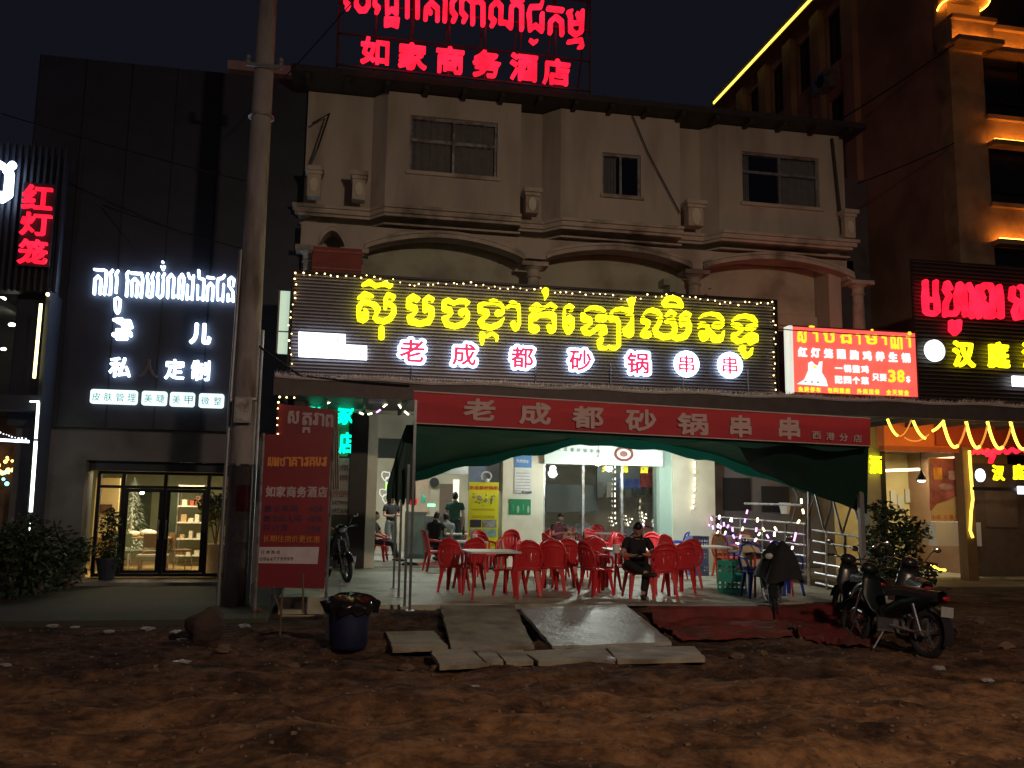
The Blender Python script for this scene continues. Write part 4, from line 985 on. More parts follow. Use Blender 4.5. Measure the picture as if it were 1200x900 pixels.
# ---- white lettering on the dark cladding of the left shop
wsn = thing('white_sign', 'white lit Khmer and Chinese lettering on the dark cladding of the left shop', 'sign')
YW = YL-.33
Cs = ["130,190,22 240,200,22|125,530,25 135,330,24 180,285,26 222,330,24 205,530,25", "262,195,22 298,215,24 290,380,24 268,540,25", "385,200,22 350,245,24 362,330,24 352,530,24 330,545,20", "460,210,22 432,255,24 446,330,24 430,515,22|415,610,22 425,770,24 450,805,24 478,770,22 492,620,22 455,590,24 415,610,22", "610,220,22 582,260,24 595,340,24 578,560,25", "650,240,25 780,250,25|650,560,22 660,350,22 700,320,26 738,360,24 718,570,25", "790,245,22 808,330,24 785,575,25", "880,250,22 868,290,22 884,380,24 870,560,24 905,580,22 940,560,24 950,350,22 932,300,20 962,240,20|885,385,20 940,385,20", "1030,250,24 1012,295,24 1022,350,22 1012,555,24 1045,585,24 1085,555,22 1100,330,22 1090,290,22 1115,250,22|1090,88,24|1072,150,20 1092,192,22 1115,150,20"]
for s in Cs: stroke_letter(strokes(s, 100, 300, 12), YW, m_whi, wsn, .05, step=.30, grow=-.55)
Ds = ["75,585,24 85,310,24 130,260,24 168,310,24 150,585,22 200,560,18 225,590,20 243,310,24 282,262,26 308,310,24 280,600,25", "370,250,24 385,310,22 440,318,24 445,275,20|440,320,24 420,610,22 380,585,18 345,615,18 358,410,22", "515,210,26 520,310,22 590,332,24 575,620,22 535,590,18 495,612,18 500,415,22", "640,300,24 725,312,24|632,620,24 642,430,22 682,385,26 722,430,24 705,620,24", "880,272,20 850,312,24 790,322,24 778,380,24 778,620,20 820,605,18 852,635,20 866,400,22", "1002,420,20 1012,330,22 975,302,24 938,335,24 940,420,24 995,500,24 1000,640,20 960,610,20 920,635,20 928,540,22"]
for s in Ds: stroke_letter(strokes(s, 190, 300, 12), YW, m_whi, wsn, .05, step=.30, grow=-.55)
p_ = lambda x, y: (100+x/6.667, 360+y/6.667)
stroke_letter(strokes("225,100,12 285,95,14|300,110,14 345,110,14 360,155,14 300,150,16 330,130,14|245,115,8 290,130,14|225,215,18 345,205,20 355,220,14|250,180,14 335,185,16|250,245,14 320,245,14", 100, 360, 6.667), YW, m_whi, wsn, .05, step=.35)
char('儿', *p_(900, 207), 25, YW, m_whi, wsn, wpx=24, bold=.02, depth=.05)
char('私', *p_(272, 470), 24, YW, m_whi, wsn, wpx=24, bold=.008, depth=.05)
char('人', *p_(495, 478), 22, YW, mat('unlit_letter', (.16,.15,.19), .5), wsn, wpx=21, bold=.012, depth=.05, label='unlit dark letter among the lit ones')
char('定', *p_(698, 485), 24, YW, m_whi, wsn, wpx=22, bold=.008, depth=.05)
char('制', *p_(900, 495), 24, YW, m_whi, wsn, wpx=21, bold=.008, depth=.05)
def rrect(x0, x1, z0, z1, r, n=5):
    P = []
    for cx, cz, a0 in ((x1-r, z1-r, 0), (x0+r, z1-r, 90), (x0+r, z0+r, 180), (x1-r, z0+r, 270)):
        for i in range(n+1): a = R(a0+90*i/n); P.append((cx+r*math.cos(a), cz+r*math.sin(a)))
    return P
m_lav = emit('lozenge_white', (.72,.93,.95), 1.35); m_lot = mat('lozenge_ink', (.03,.12,.12), .5)
for (x0, x1, yc, s, lab) in ((40,408,702,'皮肤管理','widest'), (442,638,713,'美睫','second'), (662,855,722,'美甲','third'), (888,1083,732,'微整','last')):
    a0, a1 = p_(x0, yc-56), p_(x1, yc+56); e = arr(*a0, *a1, YW)
    lz = thing('lozenge_sign', {'widest':'widest of the small white lit plates under the white lettering, four characters','second':'small white lit plate just right of the four character plate','third':'small white lit plate between two other two character plates','last':'small white lit plate at the right end of its row'}[lab], 'sign', group='white lit plates on the dark shop front')
    link('plate', MB().prism(rrect(e[0], e[1], e[2], e[3], .05), YW-.03, YW+.03), m_lav, lz)
    n = len(s)
    for i, ch in enumerate(s):
        x = x0+(x1-x0)*(i+.5)/n; char(ch, *p_(x, yc+(x-(x0+x1)/2)*.03), 9.5, YW-.04, emit('lozenge_print', (.12,.30,.30), .35), lz, wpx=9.0, bold=.0, depth=.006, res=34)

# ---- leftmost building with vertical red sign
lbld = thing('left_building', 'dark slat clad building at the photo edge with neon strips down its corner', 'building', (-8, 18.6, 0))
YN = 18.2
e0 = B(62, 300, YN).x
sc_ = MB(); z0v = B(30, 338, YN).z; z1v = B(30, 165, YN).z
link('upper_wall', MB().box(-14, e0-.02, YN+.3, YN+.6, z0v, 8.5), m_dark, lbld)
x = -12.0; slm = MB()
while x < e0: slm.box(x, x+.05, YN+.18, YN+.29, z0v, z1v); x += .12
link('vertical_slats', slm, m_dark, lbld, kind='stuff')
ZU1 = B(30, 462, YN).z; ZU0 = B(30, 350, YN).z
link('corner_pier', MB().box(B(44,450,YN).x, e0, YN+.05, YN+.8, 0, z0v-.01), m_dark, lbld)
link('floor_band', MB().box(-14, B(44,450,YN).x-.005, YN+.1, YN+.5, B(20,480,YN).z, B(20,462,YN).z), m_dark, lbld)
link('upper_room_wall', MB().box(-14, -6.9, YN+2.6, YN+2.8, 0, 8), mat('dim_olive_room', (.16,.16,.12), .8, .3, 1), lbld)
link('upper_room_ceiling', MB().box(-14, -6.95, YN+.52, YN+2.58, z0v-.15, z0v-.02), mat('dim_ceiling', (.2,.2,.18), .8), lbld)
link('upper_pane', MB().box(-14, B(44,450,YN).x-.02, YN+.2, YN+.21, B(20,462,YN).z, z0v-.2), m_glass, lbld)
m_n1 = emit('neon_warm', (1,.82,.30), 4.5); m_n2 = emit('neon_cool', (.88,1,.82), 4.2); m_n3 = emit('neon_blue', (.72,.80,1), 5)
def neon(a, b, r, mt, parent, Y): return link('neon_strip', MB().tube([tuple(B(*a, Y)), tuple(B(*b, Y))], r, 8), mt, parent)
neon((48,356), (40,443), .030, m_n1, lbld, YN-.03); neon((45,472), (42,514), .026, m_n2, lbld, YN-.03); neon((42,517), (36,600), .032, m_n2, lbld, YN-.03)
neon((0,515.5), (34,517.5), .026, m_n3, lbld, YN-.03); neon((35,470.5), (46,470.5), .014, m_n2, lbld, YN-.03); neon((35,613), (34,636), .010, m_n2, lbld, YN-.03)
bulbs([B(0,507,YN-.04), B(18,513,YN-.04), B(34,514.5,YN-.04)], .05, .012, m_n3, lbld, 5, .004, 'bead_lights', False)
for (u, v, r) in ((3,350,.05), (14,380.5,.05), (27,387,.05), (4,409,.04)):
    link('downlight', MB().ball(B(u, v, YN+1.6), r*1.5, r, r*.8, 10, 6), emit('downlight_white', (1,.97,.85), 9), lbld)
wb = MB(); rr = random.Random(5)
for c, mt_, nm, n_ in (((5,546),emit('amber_lights', (1,.55,.12), 5),'amber_lights',10), ((12,558),emit('teal_lights', (.2,.9,.8), 4),'teal_lights',7)):
    m = MB()
    for i in range(n_): m.ball(B(c[0]+rr.uniform(-8,12), c[1]+rr.uniform(-10,10), YN+1.2), .035*rr.uniform(.6,1.5), n=7, k=5)
    link(nm, m, mt_, lbld, kind='stuff')
link('ground_floor_wall', MB().box(-14, B(32,560,YN).x, YN+1.6, YN+1.8, 0, B(20,480,YN).z), mat('dim_brown_wall', (.14,.08,.06), .7, .5, 3), lbld)
bulb_warm = thing('corner_bulb', 'tiny bare warm bulb at the top of the left neon strip', 'lamp', tuple(B(56,345,YN-.05)))
link('bulb', MB().ball(B(56,345,YN-.05), .035, n=8, k=6), emit('bare_warm_bulb', (1,.8,.35), 9), bulb_warm)
link('bracket', MB().tube([tuple(B(56,345,YN-.03)), tuple(B(57,338,YN+.1))], .01, 5), m_black, bulb_warm)
vs_ = thing('vertical_sign', 'vertical sign of three red lit Chinese characters on the left building', 'sign')
for ch, u, v, w, h in (('红',44,231,33,30), ('灯',42,262.5,34,28), ('笼',38.5,295,32,30)): char(ch, u, v, h, YN-.06, m_red, vs_, wpx=w, bold=.014, depth=.05)
link('backing_frame', MB().box(B(24,260,YN).x, B(62,260,YN).x, YN+.0, YN+.04, B(40,312,YN).z, B(40,214,YN).z), m_dark, vs_)
vw = thing('cropped_sign', 'part of a white lit letter at the left edge, above the red characters', 'sign')
stroke_letter(strokes("-60,150,26 -55,300,24 10,340,28 45,320,26 55,210,24 35,190,20 70,160,22|-10,150,20 15,165,20", 0, 160, 4.733), YN-.06, m_whi, vw, .05)

# ---- right neighbour signs
rn = thing('red_khmer_sign', 'thick red lit Khmer lettering on dark slats above the right shop', 'sign')
YRN = 16.45
link('board', MB().box(B(1076,370,YRN).x, 20, YRN+.15, YRN+.2, B(1140,470,YRN).z, B(1140,306,YRN).z), mat('sign_back_sheet_dark', (.025,.02,.02), .5), rn)
sl = MB(); z = B(1140,470,YRN).z+.03; zt_ = B(1140,306,YRN).z
while z < zt_-.03: sl.box(B(1076,370,YRN).x, 20, YRN+.1, YRN+.145, z, z+.028); z += .085
link('slats', sl, mat('slat_dark', (.07,.05,.045), .4, .1, 6), rn, kind='stuff')
Es = ["130,190,36 132,260,34 130,340,42 135,500,36 160,520,36 230,530,36 262,500,36 255,390,34 240,300,30 242,190,34|150,380,38 230,380,30", "345,545,32 350,420,36 390,340,34 345,270,34 365,205,38 402,260,30|350,525,34 450,530,36 480,480,36 470,330,36 500,215,38 545,260,34 562,540,34|410,620,32 415,700,38 450,740,34 485,700,34 490,620,36 415,640,36", "600,215,30 640,300,34 635,560,32|560,520,34 600,540,28", "710,560,34 710,300,40 760,225,38 830,230,38 862,300,36 855,560,34 790,560,32 785,440,36 720,400,40|700,240,30 740,360,46", "925,240,34 940,340,36 950,560,34 905,540,30", "1070,260,36 1060,360,38 1130,400,34 1090,500,36 1110,570,38 1180,560,38 1200,420,36 1190,260,36 1150,240,32", "1290,250,36 1290,560,36 1360,560,36 1390,300,36 1340,240,34"]
for s in Es: stroke_letter(strokes(s, 1070, 310, 9.18), YRN, m_red, rn, .06, grow=-.7)
yn = thing('yellow_chinese_sign', 'yellow lit Chinese characters and white round emblem below the red Khmer sign', 'sign')
for ch, u, v in (('汉',1129.5,415), ('庭',1170,416), ('酒',1211,417)): char(ch, u, v, 31, YRN, m_yel, yn, wpx=28, bold=.018, depth=.06)
c = B(1095, 411, YRN)
link('emblem', MB().lathe([(0,-.02),(.235,-.02),(.235,.03),(0,.03)], c, 32, Matrix.Rotation(math.pi/2, 4, 'X')), emit('emblem_white', (.86,1,.93), 2.0), yn)
for i in range(9):
    a = i*math.pi/8; pp = B(1095+10*math.cos(a), 411-10*math.sin(a)+2, YRN-.035); link('emblem_mark', MB().ball(pp, .022, .006, .022, 6, 4), emit('emblem_green_mark', (.5,.8,.62), .9), yn)
link('edge_box', slab(1188, 441, 1216, 453, YRN-.02, .06), emit('lightbox_white', (.86,.90,1.0), 3.2), yn)
# smaller repeat of the same lettering lower down
rn2 = thing('small_hotel_sign', 'smaller red, white and yellow lit sign low over the dark shutter on the right', 'sign')
YR2 = 18.3
stroke_letter(strokes("1140,531,1.6 1143,527,1.6 1146,531,1.8 1149,527,1.6 1153,531,1.8 1157,527,1.6 1161,531,2 1166,527,1.8 1170,531,1.8 1175,526,1.8 1180,531,1.8 1186,526,1.8 1191,530,1.8 1197,526,1.8 1204,530,1.8 1212,526,1.8|1157,533,2.2 1164,534,2.2 1161,541,2.4", 0, 0, 1), YR2, m_red, rn2, .05)
link('emblem', MB().lathe([(0,-.02),(.115,-.02),(.115,.03),(0,.03)], B(1148.5,557,YR2), 24, Matrix.Rotation(math.pi/2, 4, 'X') @ Matrix.Scale(1.3, 4, (0,1,0))), m_whi, rn2)
for ch, u, v in (('汉',1170,554), ('庭',1194,553)): char(ch, u, v, 18, YR2, m_yel, rn2, wpx=15, bold=.008, depth=.05)
link('edge_box', slab(1194, 570, 1216, 579, YR2, .05), m_whi, rn2)
link('back_rail', MB().box(B(1142,560,YR2).x, 20, YR2+.06, YR2+.1, B(1170,575,YR2).z, B(1170,571,YR2).z), m_black, rn2)
y3 = thing('yellow_character_sign', 'single yellow lit character on the strip wall right of the tent', 'sign')
char('酒', 1026, 544.5, 21, YS-.1, m_yel, y3, wpx=15, bold=.006, depth=.05)

# ---- rope lights hanging under the awning on the right
fs = thing('rope_lights', 'yellow rope lights looped under the awning on the right', 'rope lights')
YF2 = 17.4
m_rope = emit('yellow_rope', (1,.66,.06), 3.6); m_rope2 = emit('dim_rope', (.85,.32,.05), .9)
def swag(pts, r, mt, nm='rope'): return link(nm, MB().tube([tuple(B(u, v, YF2)) for u, v in pts], r, 7), mt, fs)
def para(u0_, u1_, vt0, vt1, vb, a=0, b=1, n=14): return [(u0_+(u1_-u0_)*t, (vt0+(vt1-vt0)*t)+(vb-(vt0+vt1)/2)*(1-(2*t-1)**2)) for t in [a+(b-a)*i/n for i in range(n+1)]]
swag(para(1040,1068,491,492,511,0,.42), .028, m_rope); swag(para(1040,1068,491,492,511,.42,1), .014, m_rope2)
swag(para(1070,1102,493,494,514,0,.45), .030, m_rope); swag(para(1043,1100,492,494,517,.3,.8), .014, m_rope2); swag(para(1084,1106,506,493,504,.4,1), .030, m_rope)
for i, (a, b) in enumerate(((1105,1133), (1132,1158), (1157,1186), (1184,1214))):
    swag(para(a, b, 494, 495, 524+i*.8, 0, .62), .034, m_rope); swag(para(a, b, 494, 495, 524+i*.8, .62, 1), .022, m_rope2)
rc = thing('column_rope_light', 'yellow rope light running down the brown pillar by the food poster', 'rope lights')
link('rope', MB().tube([tuple(B(u, v, YS-.56)) for u, v in ((1136,528),(1137,545),(1138.5,565),(1140,585),(1138,600),(1137,622),(1140,630))], .032, 8), m_rope, rc)
link('rope', MB().tube([tuple(B(u, v, 19.2)) for u, v in ((1091,661),(1096,665),(1102,668),(1108,668))], .03, 7), m_rope, rc)
lamp('rope_glow', 'AREA', tuple(B(1120,512,17.7)), 26, (1,.50,.08), 3.4, rot=(R(80),0,0), sy=.3)

# ---- green neon of the hotel entrance and its poster panels
gn = thing('green_neon_sign', 'green neon Chinese characters over the hotel entrance beside the red board', 'sign')
m_gn = emit('neon_green', (.0,.95,.48), 2.4)
YGN = YG-.25
char('家', 405.5, 485, 25, YGN, m_gn, gn, wpx=19, bold=.012, depth=.04, res=60); char('店', 406, 519, 25, YGN, m_gn, gn, wpx=17, bold=.014, depth=.04, res=60)
char('如', 366, 481, 24, YGN, m_gn, gn, wpx=18, bold=.014, depth=.04); char('酒', 368, 517, 24, YGN, m_gn, gn, wpx=18, bold=.014, depth=.04)
link('backing', MB().box(B(352,500,YG).x, B(409,500,YG).x, YGN+.06, YGN+.1, B(390,535,YG).z, B(390,466,YG).z), mat('olive_sign_sheet', (.18,.21,.15), .5, .15, 2), gn)
ep = thing('entrance_panel', 'pale lettered window panel with phone numbers below the green neon', 'window panel')
e = arr(352, 536, 409, 603, YGN+.02)
link('upper_sheet', MB().box(*e[:2], YGN+.07, YGN+.1, *e[2:]), mat('pale_print_sheet', (.30,.31,.30), .5, .15, 3), ep)
e2 = arr(352, 604, 409, 664, YGN+.02)
link('lower_sheet', MB().box(*e2[:2], YGN+.07, YGN+.1, TZ, e2[3]), mat('dark_olive_sheet', (.10,.09,.06), .4, .3, 2), ep)
m_ink = mat('dark_ink', (.03,.03,.035), .5)
text_row('住宿', 396, 548, 414-10, 548, 7, YGN+.06, m_ink, ep, wpx=8, joined='print_lettering', res=24)
text_row('棋牌', 396, 560, 404, 560, 7, YGN+.06, m_ink, ep, wpx=8, joined='print_lettering', res=24)
text_row('足疗会所', 388, 578, 405, 579, 8, YGN+.06, mat('dark_red_ink', (.25,.03,.03), .5), ep, wpx=6, joined='print_lettering', res=24)
text_row('0964779999', 385, 589, 407, 590, 5, YGN+.06, m_ink, ep, wpx=2.6, joined='phone_number', res=20)
text_row('0969753688', 385, 598, 407, 599, 5, YGN+.06, m_ink, ep, wpx=2.6, joined='phone_number', res=20)

# ---- red boards in front of the entrance
rb = thing('price_board', 'tall red standing price board of the hotel with a white strip near its foot', 'sign board', tuple(G(340, 712, .03)))
YB1 = 13.6
q = [B(u, v, YB1) for u, v in ((311,509),(389,508),(380,690),(302,688))]
def board(q, y, th, nm, mt, parent): 
    return link(nm, MB().prism([(p.x, p.z) for p in (q[3], q[2], q[1], q[0])], y, y+th), mt, parent)
m_rb = mat('red_board_sheet', (.19,.016,.026), .4, .10, 2)
board(q, YB1, .05, 'panel', m_rb, rb)
fr = MB(); fr.tube([tuple(q[0]+Vector((-.03,.02,.02))), tuple(q[3]+Vector((-.03,.02,-.05))), (q[3].x-.03, YB1+.02, .04)], .025, 6); fr.tube([tuple(q[1]+Vector((.03,.02,.02))), tuple(q[2]+Vector((.03,.02,-.05))), (q[2].x+.03, YB1+.02, .04)], .025, 6)
link('frame', fr, m_steel, rb)
wst = [B(u, v, YB1-.015) for u, v in ((303.5,641),(374,641),(372,661),(302.5,660))]; board(wst, YB1-.015, .01, 'white_strip', mat('dull_white_strip', (.52,.46,.48), .5), rb)
bt = [B(u, v, YB1-.015) for u, v in ((308,668),(378,669),(375,689),(306,688))]
m_dy = mat('dull_orange_print', (.62,.22,.04), .5); m_dw = mat('dull_white_print', (.42,.33,.36), .5); m_dk = mat('dark_blue_print', (.05,.03,.10), .5)
for ch, u in zip('សណ្ឋាគារគូរ'.replace('្',''), range(317, 386, 7)): char(ch, u, 541, 11, YB1-.01, m_dy, rb, wpx=6.5, bold=.006, depth=.006, res=26)
for i, ch in enumerate('如家商务酒店'): char(ch, 317+i*12.2, 576+i*.1, 13, YB1-.01, m_dw, rb, wpx=11, bold=.006, depth=.006, res=36)
text_row('豪华标间', 314, 596, 345, 596, 8, YB1-.01, m_dk, rb, wpx=8, joined='price_lettering'); text_row('40$', 364, 596, 376, 596, 7, YB1-.01, m_dk, rb, wpx=5, joined='price_lettering')
text_row('豪华单人间', 313, 607.5, 349, 607.5, 8, YB1-.01, m_dk, rb, wpx=8, joined='price_lettering'); text_row('40$', 363, 607.5, 375, 607.5, 7, YB1-.01, m_dk, rb, wpx=5, joined='price_lettering')
text_row('特价房', 313, 618, 333, 618, 8, YB1-.01, m_dk, rb, wpx=8, joined='price_lettering'); text_row('25$', 362, 620, 374, 620, 7, YB1-.01, m_dk, rb, wpx=5, joined='price_lettering')
text_row('长期住房价更优惠', 312, 631, 371, 632, 7.5, YB1-.01, m_dy, rb, wpx=7.5, joined='offer_lettering')
text_row('订房热线', 308, 647, 326, 647, 4, YB1-.02, m_dk, rb, wpx=4, joined='strip_lettering', res=20)
text_row('0964779999', 306, 655, 342, 655, 4, YB1-.02, m_dk, rb, wpx=3, joined='strip_lettering', res=20)
rb2 = thing('khmer_board', 'smaller red board with pale Khmer letters behind the tall price board', 'sign board', tuple(G(360, 700, .03)))
YB2 = 15.2
q = [B(u, v, YB2) for u, v in ((325,473),(392,480),(390,520),(323,520))]
board(q, YB2, .04, 'panel', m_rb, rb2)
for ch, u, v, w in (('ស',344,489,13),('ត',360,491,11),('រ',370,491,7),('ា',377,492,6),('ព',386,493,9)): char(ch, u, v, 15, YB2-.012, m_dw, rb2, wpx=w, bold=.010, depth=.008, res=40)
char('ក', 359, 504, 7, YB2-.012, m_dw, rb2, wpx=9, bold=.008, depth=.008, res=30)
link('leg', MB().box(q[0].x+.05, q[0].x+.09, YB2+.045, YB2+.085, .04, q[0].z), m_steel, rb2); link('leg', MB().box(q[1].x-.09, q[1].x-.05, YB2+.045, YB2+.085, .04, q[1].z), m_steel, rb2)
b2 = thing('board_lights', 'short string of bulbs along the top and left of the Khmer board', 'string lights')
bulbs([B(u, v, YB2-.05) for u, v in ((326,508),(325,490),(326,478),(328,465),(345,466),(350,470))], .09, .014, m_warmb, b2, 8, .01)
pw = thing('curtain_white', 'white gathered cloth hanging beside the price board', 'cloth')
wc = []
for j in range(9):
    s = j/8; wc.append([B(388+2*s+(8+3*s)*i/16-3*s, 482+92*s, 15.6+.05*math.sin(i*1.6)) for i in range(17)])
link('cloth', MB().grid(wc).mesh('cloth', True), mat('off_white_cloth', (.35,.33,.30), .8), pw)
# coloured dash string lights by the entrance
ds = thing('dash_lights', 'coloured tube string lights strung across the hotel entrance lintel', 'string lights')
def dash(u0_, v0_, u1_, v1_, Y, mt, parent, r=.02): return link('tube_bulb', MB().tube([tuple(B(u0_, v0_, Y)), tuple(B(u1_, v1_, Y))], r, 6), mt, parent)
m_d1 = emit('dash_yellow_white', (1,.95,.6), 5); m_d2 = emit('dash_violet', (.65,.3,1), 3.5); m_d3 = emit('dash_white', (.9,.9,1), 5)
for a in ((350,469,356,475,m_d1), (383,473,388,470,m_d1), (421,483.5,426,485.5,m_d1), (431,485.5,436,484.5,m_d1), (441,483.5,446,480,m_d2), (449,477,454,473,m_d1), (467,474,471,479,m_d1), (474,482,479,486,m_d1)): dash(*a[:4], 19.3, a[4], ds)
link('wire', MB().tube([tuple(B(u, v, 19.32)) for u, v in ((350,468),(370,476),(388,470),(420,483),(436,485),(452,474),(466,473),(480,487))], .005, 4), m_black, ds)
# ================================================================ STREET FURNITURE, PEOPLE, FURNITURE
# ---- utility pole
up = thing('utility_pole', 'thick concrete utility pole between the dark shop and the price board', 'pole', tuple(G(275, 712, 0)))
pb = G(274, 712, 0); pb.z = -.2
cyl = [(pb.x+.0, pb.y, z) for z in (-.2, 2, 4, 6, 8, 10, 11.6)]
link('shaft', MB().tube(cyl, [.215,.205,.195,.185,.175,.165,.158], 20).mesh('shaft', True), mat('pole_concrete', (.29,.275,.285), .8, .18, 2.5, .5, 40, dirt=(.13,.11,.10), dscale=1.5, stretch=(2,2,.6)), up)
link('conduit', MB().tube([(pb.x-.25, pb.y-.05, 0), (pb.x-.24, pb.y-.05, 3.2), (pb.x-.21, pb.y, 6.0)], .032, 8), m_grey, up)
link('conduit', MB().tube([(pb.x+.23, pb.y-.1, 0), (pb.x+.23, pb.y-.1, 4.6)], .028, 8), m_grey, up)
for z in (1.1, 2.3, 3.4, 8.4): link('strap', MB().lathe([(.215,0),(.222,0),(.222,.035),(.215,.035)], (pb.x, pb.y, z), 20), m_steel, up)
cr = MB(); cr.box(pb.x-.28, pb.x+.34, pb.y-.24, pb.y-.19, 9.25, 9.31); cr.lathe([(.03,0),(.05,.04),(.03,.08),(.05,.12),(.02,.16)], (pb.x+.3, pb.y-.2, 9.312), 10); cr.lathe([(.03,0),(.05,.04),(.03,.08),(.05,.12),(.02,.16)], (pb.x-.25, pb.y-.2, 9.312), 10)
link('bracket', cr, m_grey, up)
m_note = mat('old_notice_paper', (.26,.26,.28), .8, .25, 9)
for (u, v, w, h, mt, lab) in ((286,584,22,30,mat('faded_red_notice', (.20,.035,.05), .7, .3, 9),'faded red notice wrapped on the pole'), (286,622,24,26,m_note,None), (290,655,18,22,m_note,None)):
    k = mpp(u, v, pb.y); c = B(u, v, pb.y-.2); m = MB(); P = []
    for j in range(2):
        P.append([(pb.x+.222*math.sin(a), pb.y-.222*math.cos(a), c.z-h*k/2+j*h*k) for a in [-.15+i*.13 for i in range(9)]])
    link('notice', m.grid(P), mt, up, label=lab)
# cables in the air
def cable(name, lab, pts, r=.012, grp=None):
    P = [Vector(p) for p in pts]; out = []
    for a, b in zip(P[:-1], P[1:]):
        for i in range(12):
            t = i/12; q = a.lerp(b, t); q.z -= .10*4*t*(1-t)*(b-a).length/12; out.append(q)
    out.append(P[-1]); o = link(name, MB().tube(out, r, 5), mat('cable_rubber', (.02,.02,.02), .95, .1, 5, spec=.1), None); tag(o, lab, 'cable', grp); return o
cable('overhead_cable', 'thin black cable sagging in front of the yellow Khmer letters', [B(560,352,15.5), B(1082,396,15.5)], .011)
cable('overhead_cable', 'black cable running from the pole top to the hotel roof corner', [(pb.x+.3, pb.y-.2, 9.0), B(440,-30,17.5)], .013)
cable('overhead_cable', 'black cable crossing the brown side wall towards the lit corner', [B(985,140,18.3), XP(1118,52,XC-.3)], .02)
cable('overhead_cable', 'lower black cable crossing the brown side wall', [B(1005,215,18.3), XP(1118,168,XC-.3)], .016)
cable('overhead_cable', 'loose dark cable hanging down the cladding beside the pole', [B(283,445,18.8), B(279,520,18.9)], .014)
cable('overhead_cable', 'thick black cable running level from the pole over the red board', [(pb.x+.2, pb.y-.2, 4.3), B(352,440,16.1), B(480,452,16.1)], .02)
cable('overhead_cable', 'thin black cable from the pole toward the dark shop cladding', [(pb.x-.2, pb.y-.1, 6.0), B(120,240,18.9)], .012)
cable('overhead_cable', 'black cable leaving the pole toward the left edge of the photo', [(pb.x-.2, pb.y-.1, 7.2), B(-40,120,17.5)], .013)
mb_ = thing('meter_box', 'small grey meter box strapped to the utility pole above the red notice', 'box', (pb.x, pb.y-.3, 3.0))
link('case', MB().box(pb.x-.13, pb.x+.13, pb.y-.36, pb.y-.22, 3.0, 3.42), m_grey, mb_); link('lid', MB().box(pb.x-.11, pb.x+.11, pb.y-.372, pb.y-.361, 3.03, 3.39), m_steel, mb_)
# unseen street lamps added behind the viewer to light road and facade
m_lampglow = emit('sodium_glow', (1,.55,.2), 10)
for i, (x, y, lab) in enumerate(((5.0,-3.6,'unseen grey street lamp with warm head, added near the motorbikes side of the street'), (-11,-7.5,'unseen grey street lamp with warm head, added near the neon side of the street'))):
    sl_ = thing('added_street_lamp', lab, 'street lamp', (x, y, 0), 'unseen street lamps added across the street')
    link('pole', MB().tube([(x, y, -.2), (x, y, 6.6), (x, y+.4, 7.05), (x, y+1.3, 7.2)], [.09,.06,.05,.045], 10), m_grey, sl_)
    link('lamp_head', MB().box(x-.14, x+.14, y+1.2, y+1.9, 7.14, 7.28), m_grey, sl_)
    link('lens', MB().box(x-.11, x+.11, y+1.25, y+1.85, 7.10, 7.138), m_lampglow, sl_)
    lamp('added_sodium_light', 'SPOT', (x, y+1.55, 7.04), (3300, 480)[i], ((1,.71,.50),(1,.74,.64))[i], .25, rot=(R(50), 0, R((4,-22)[i])), spot=168)

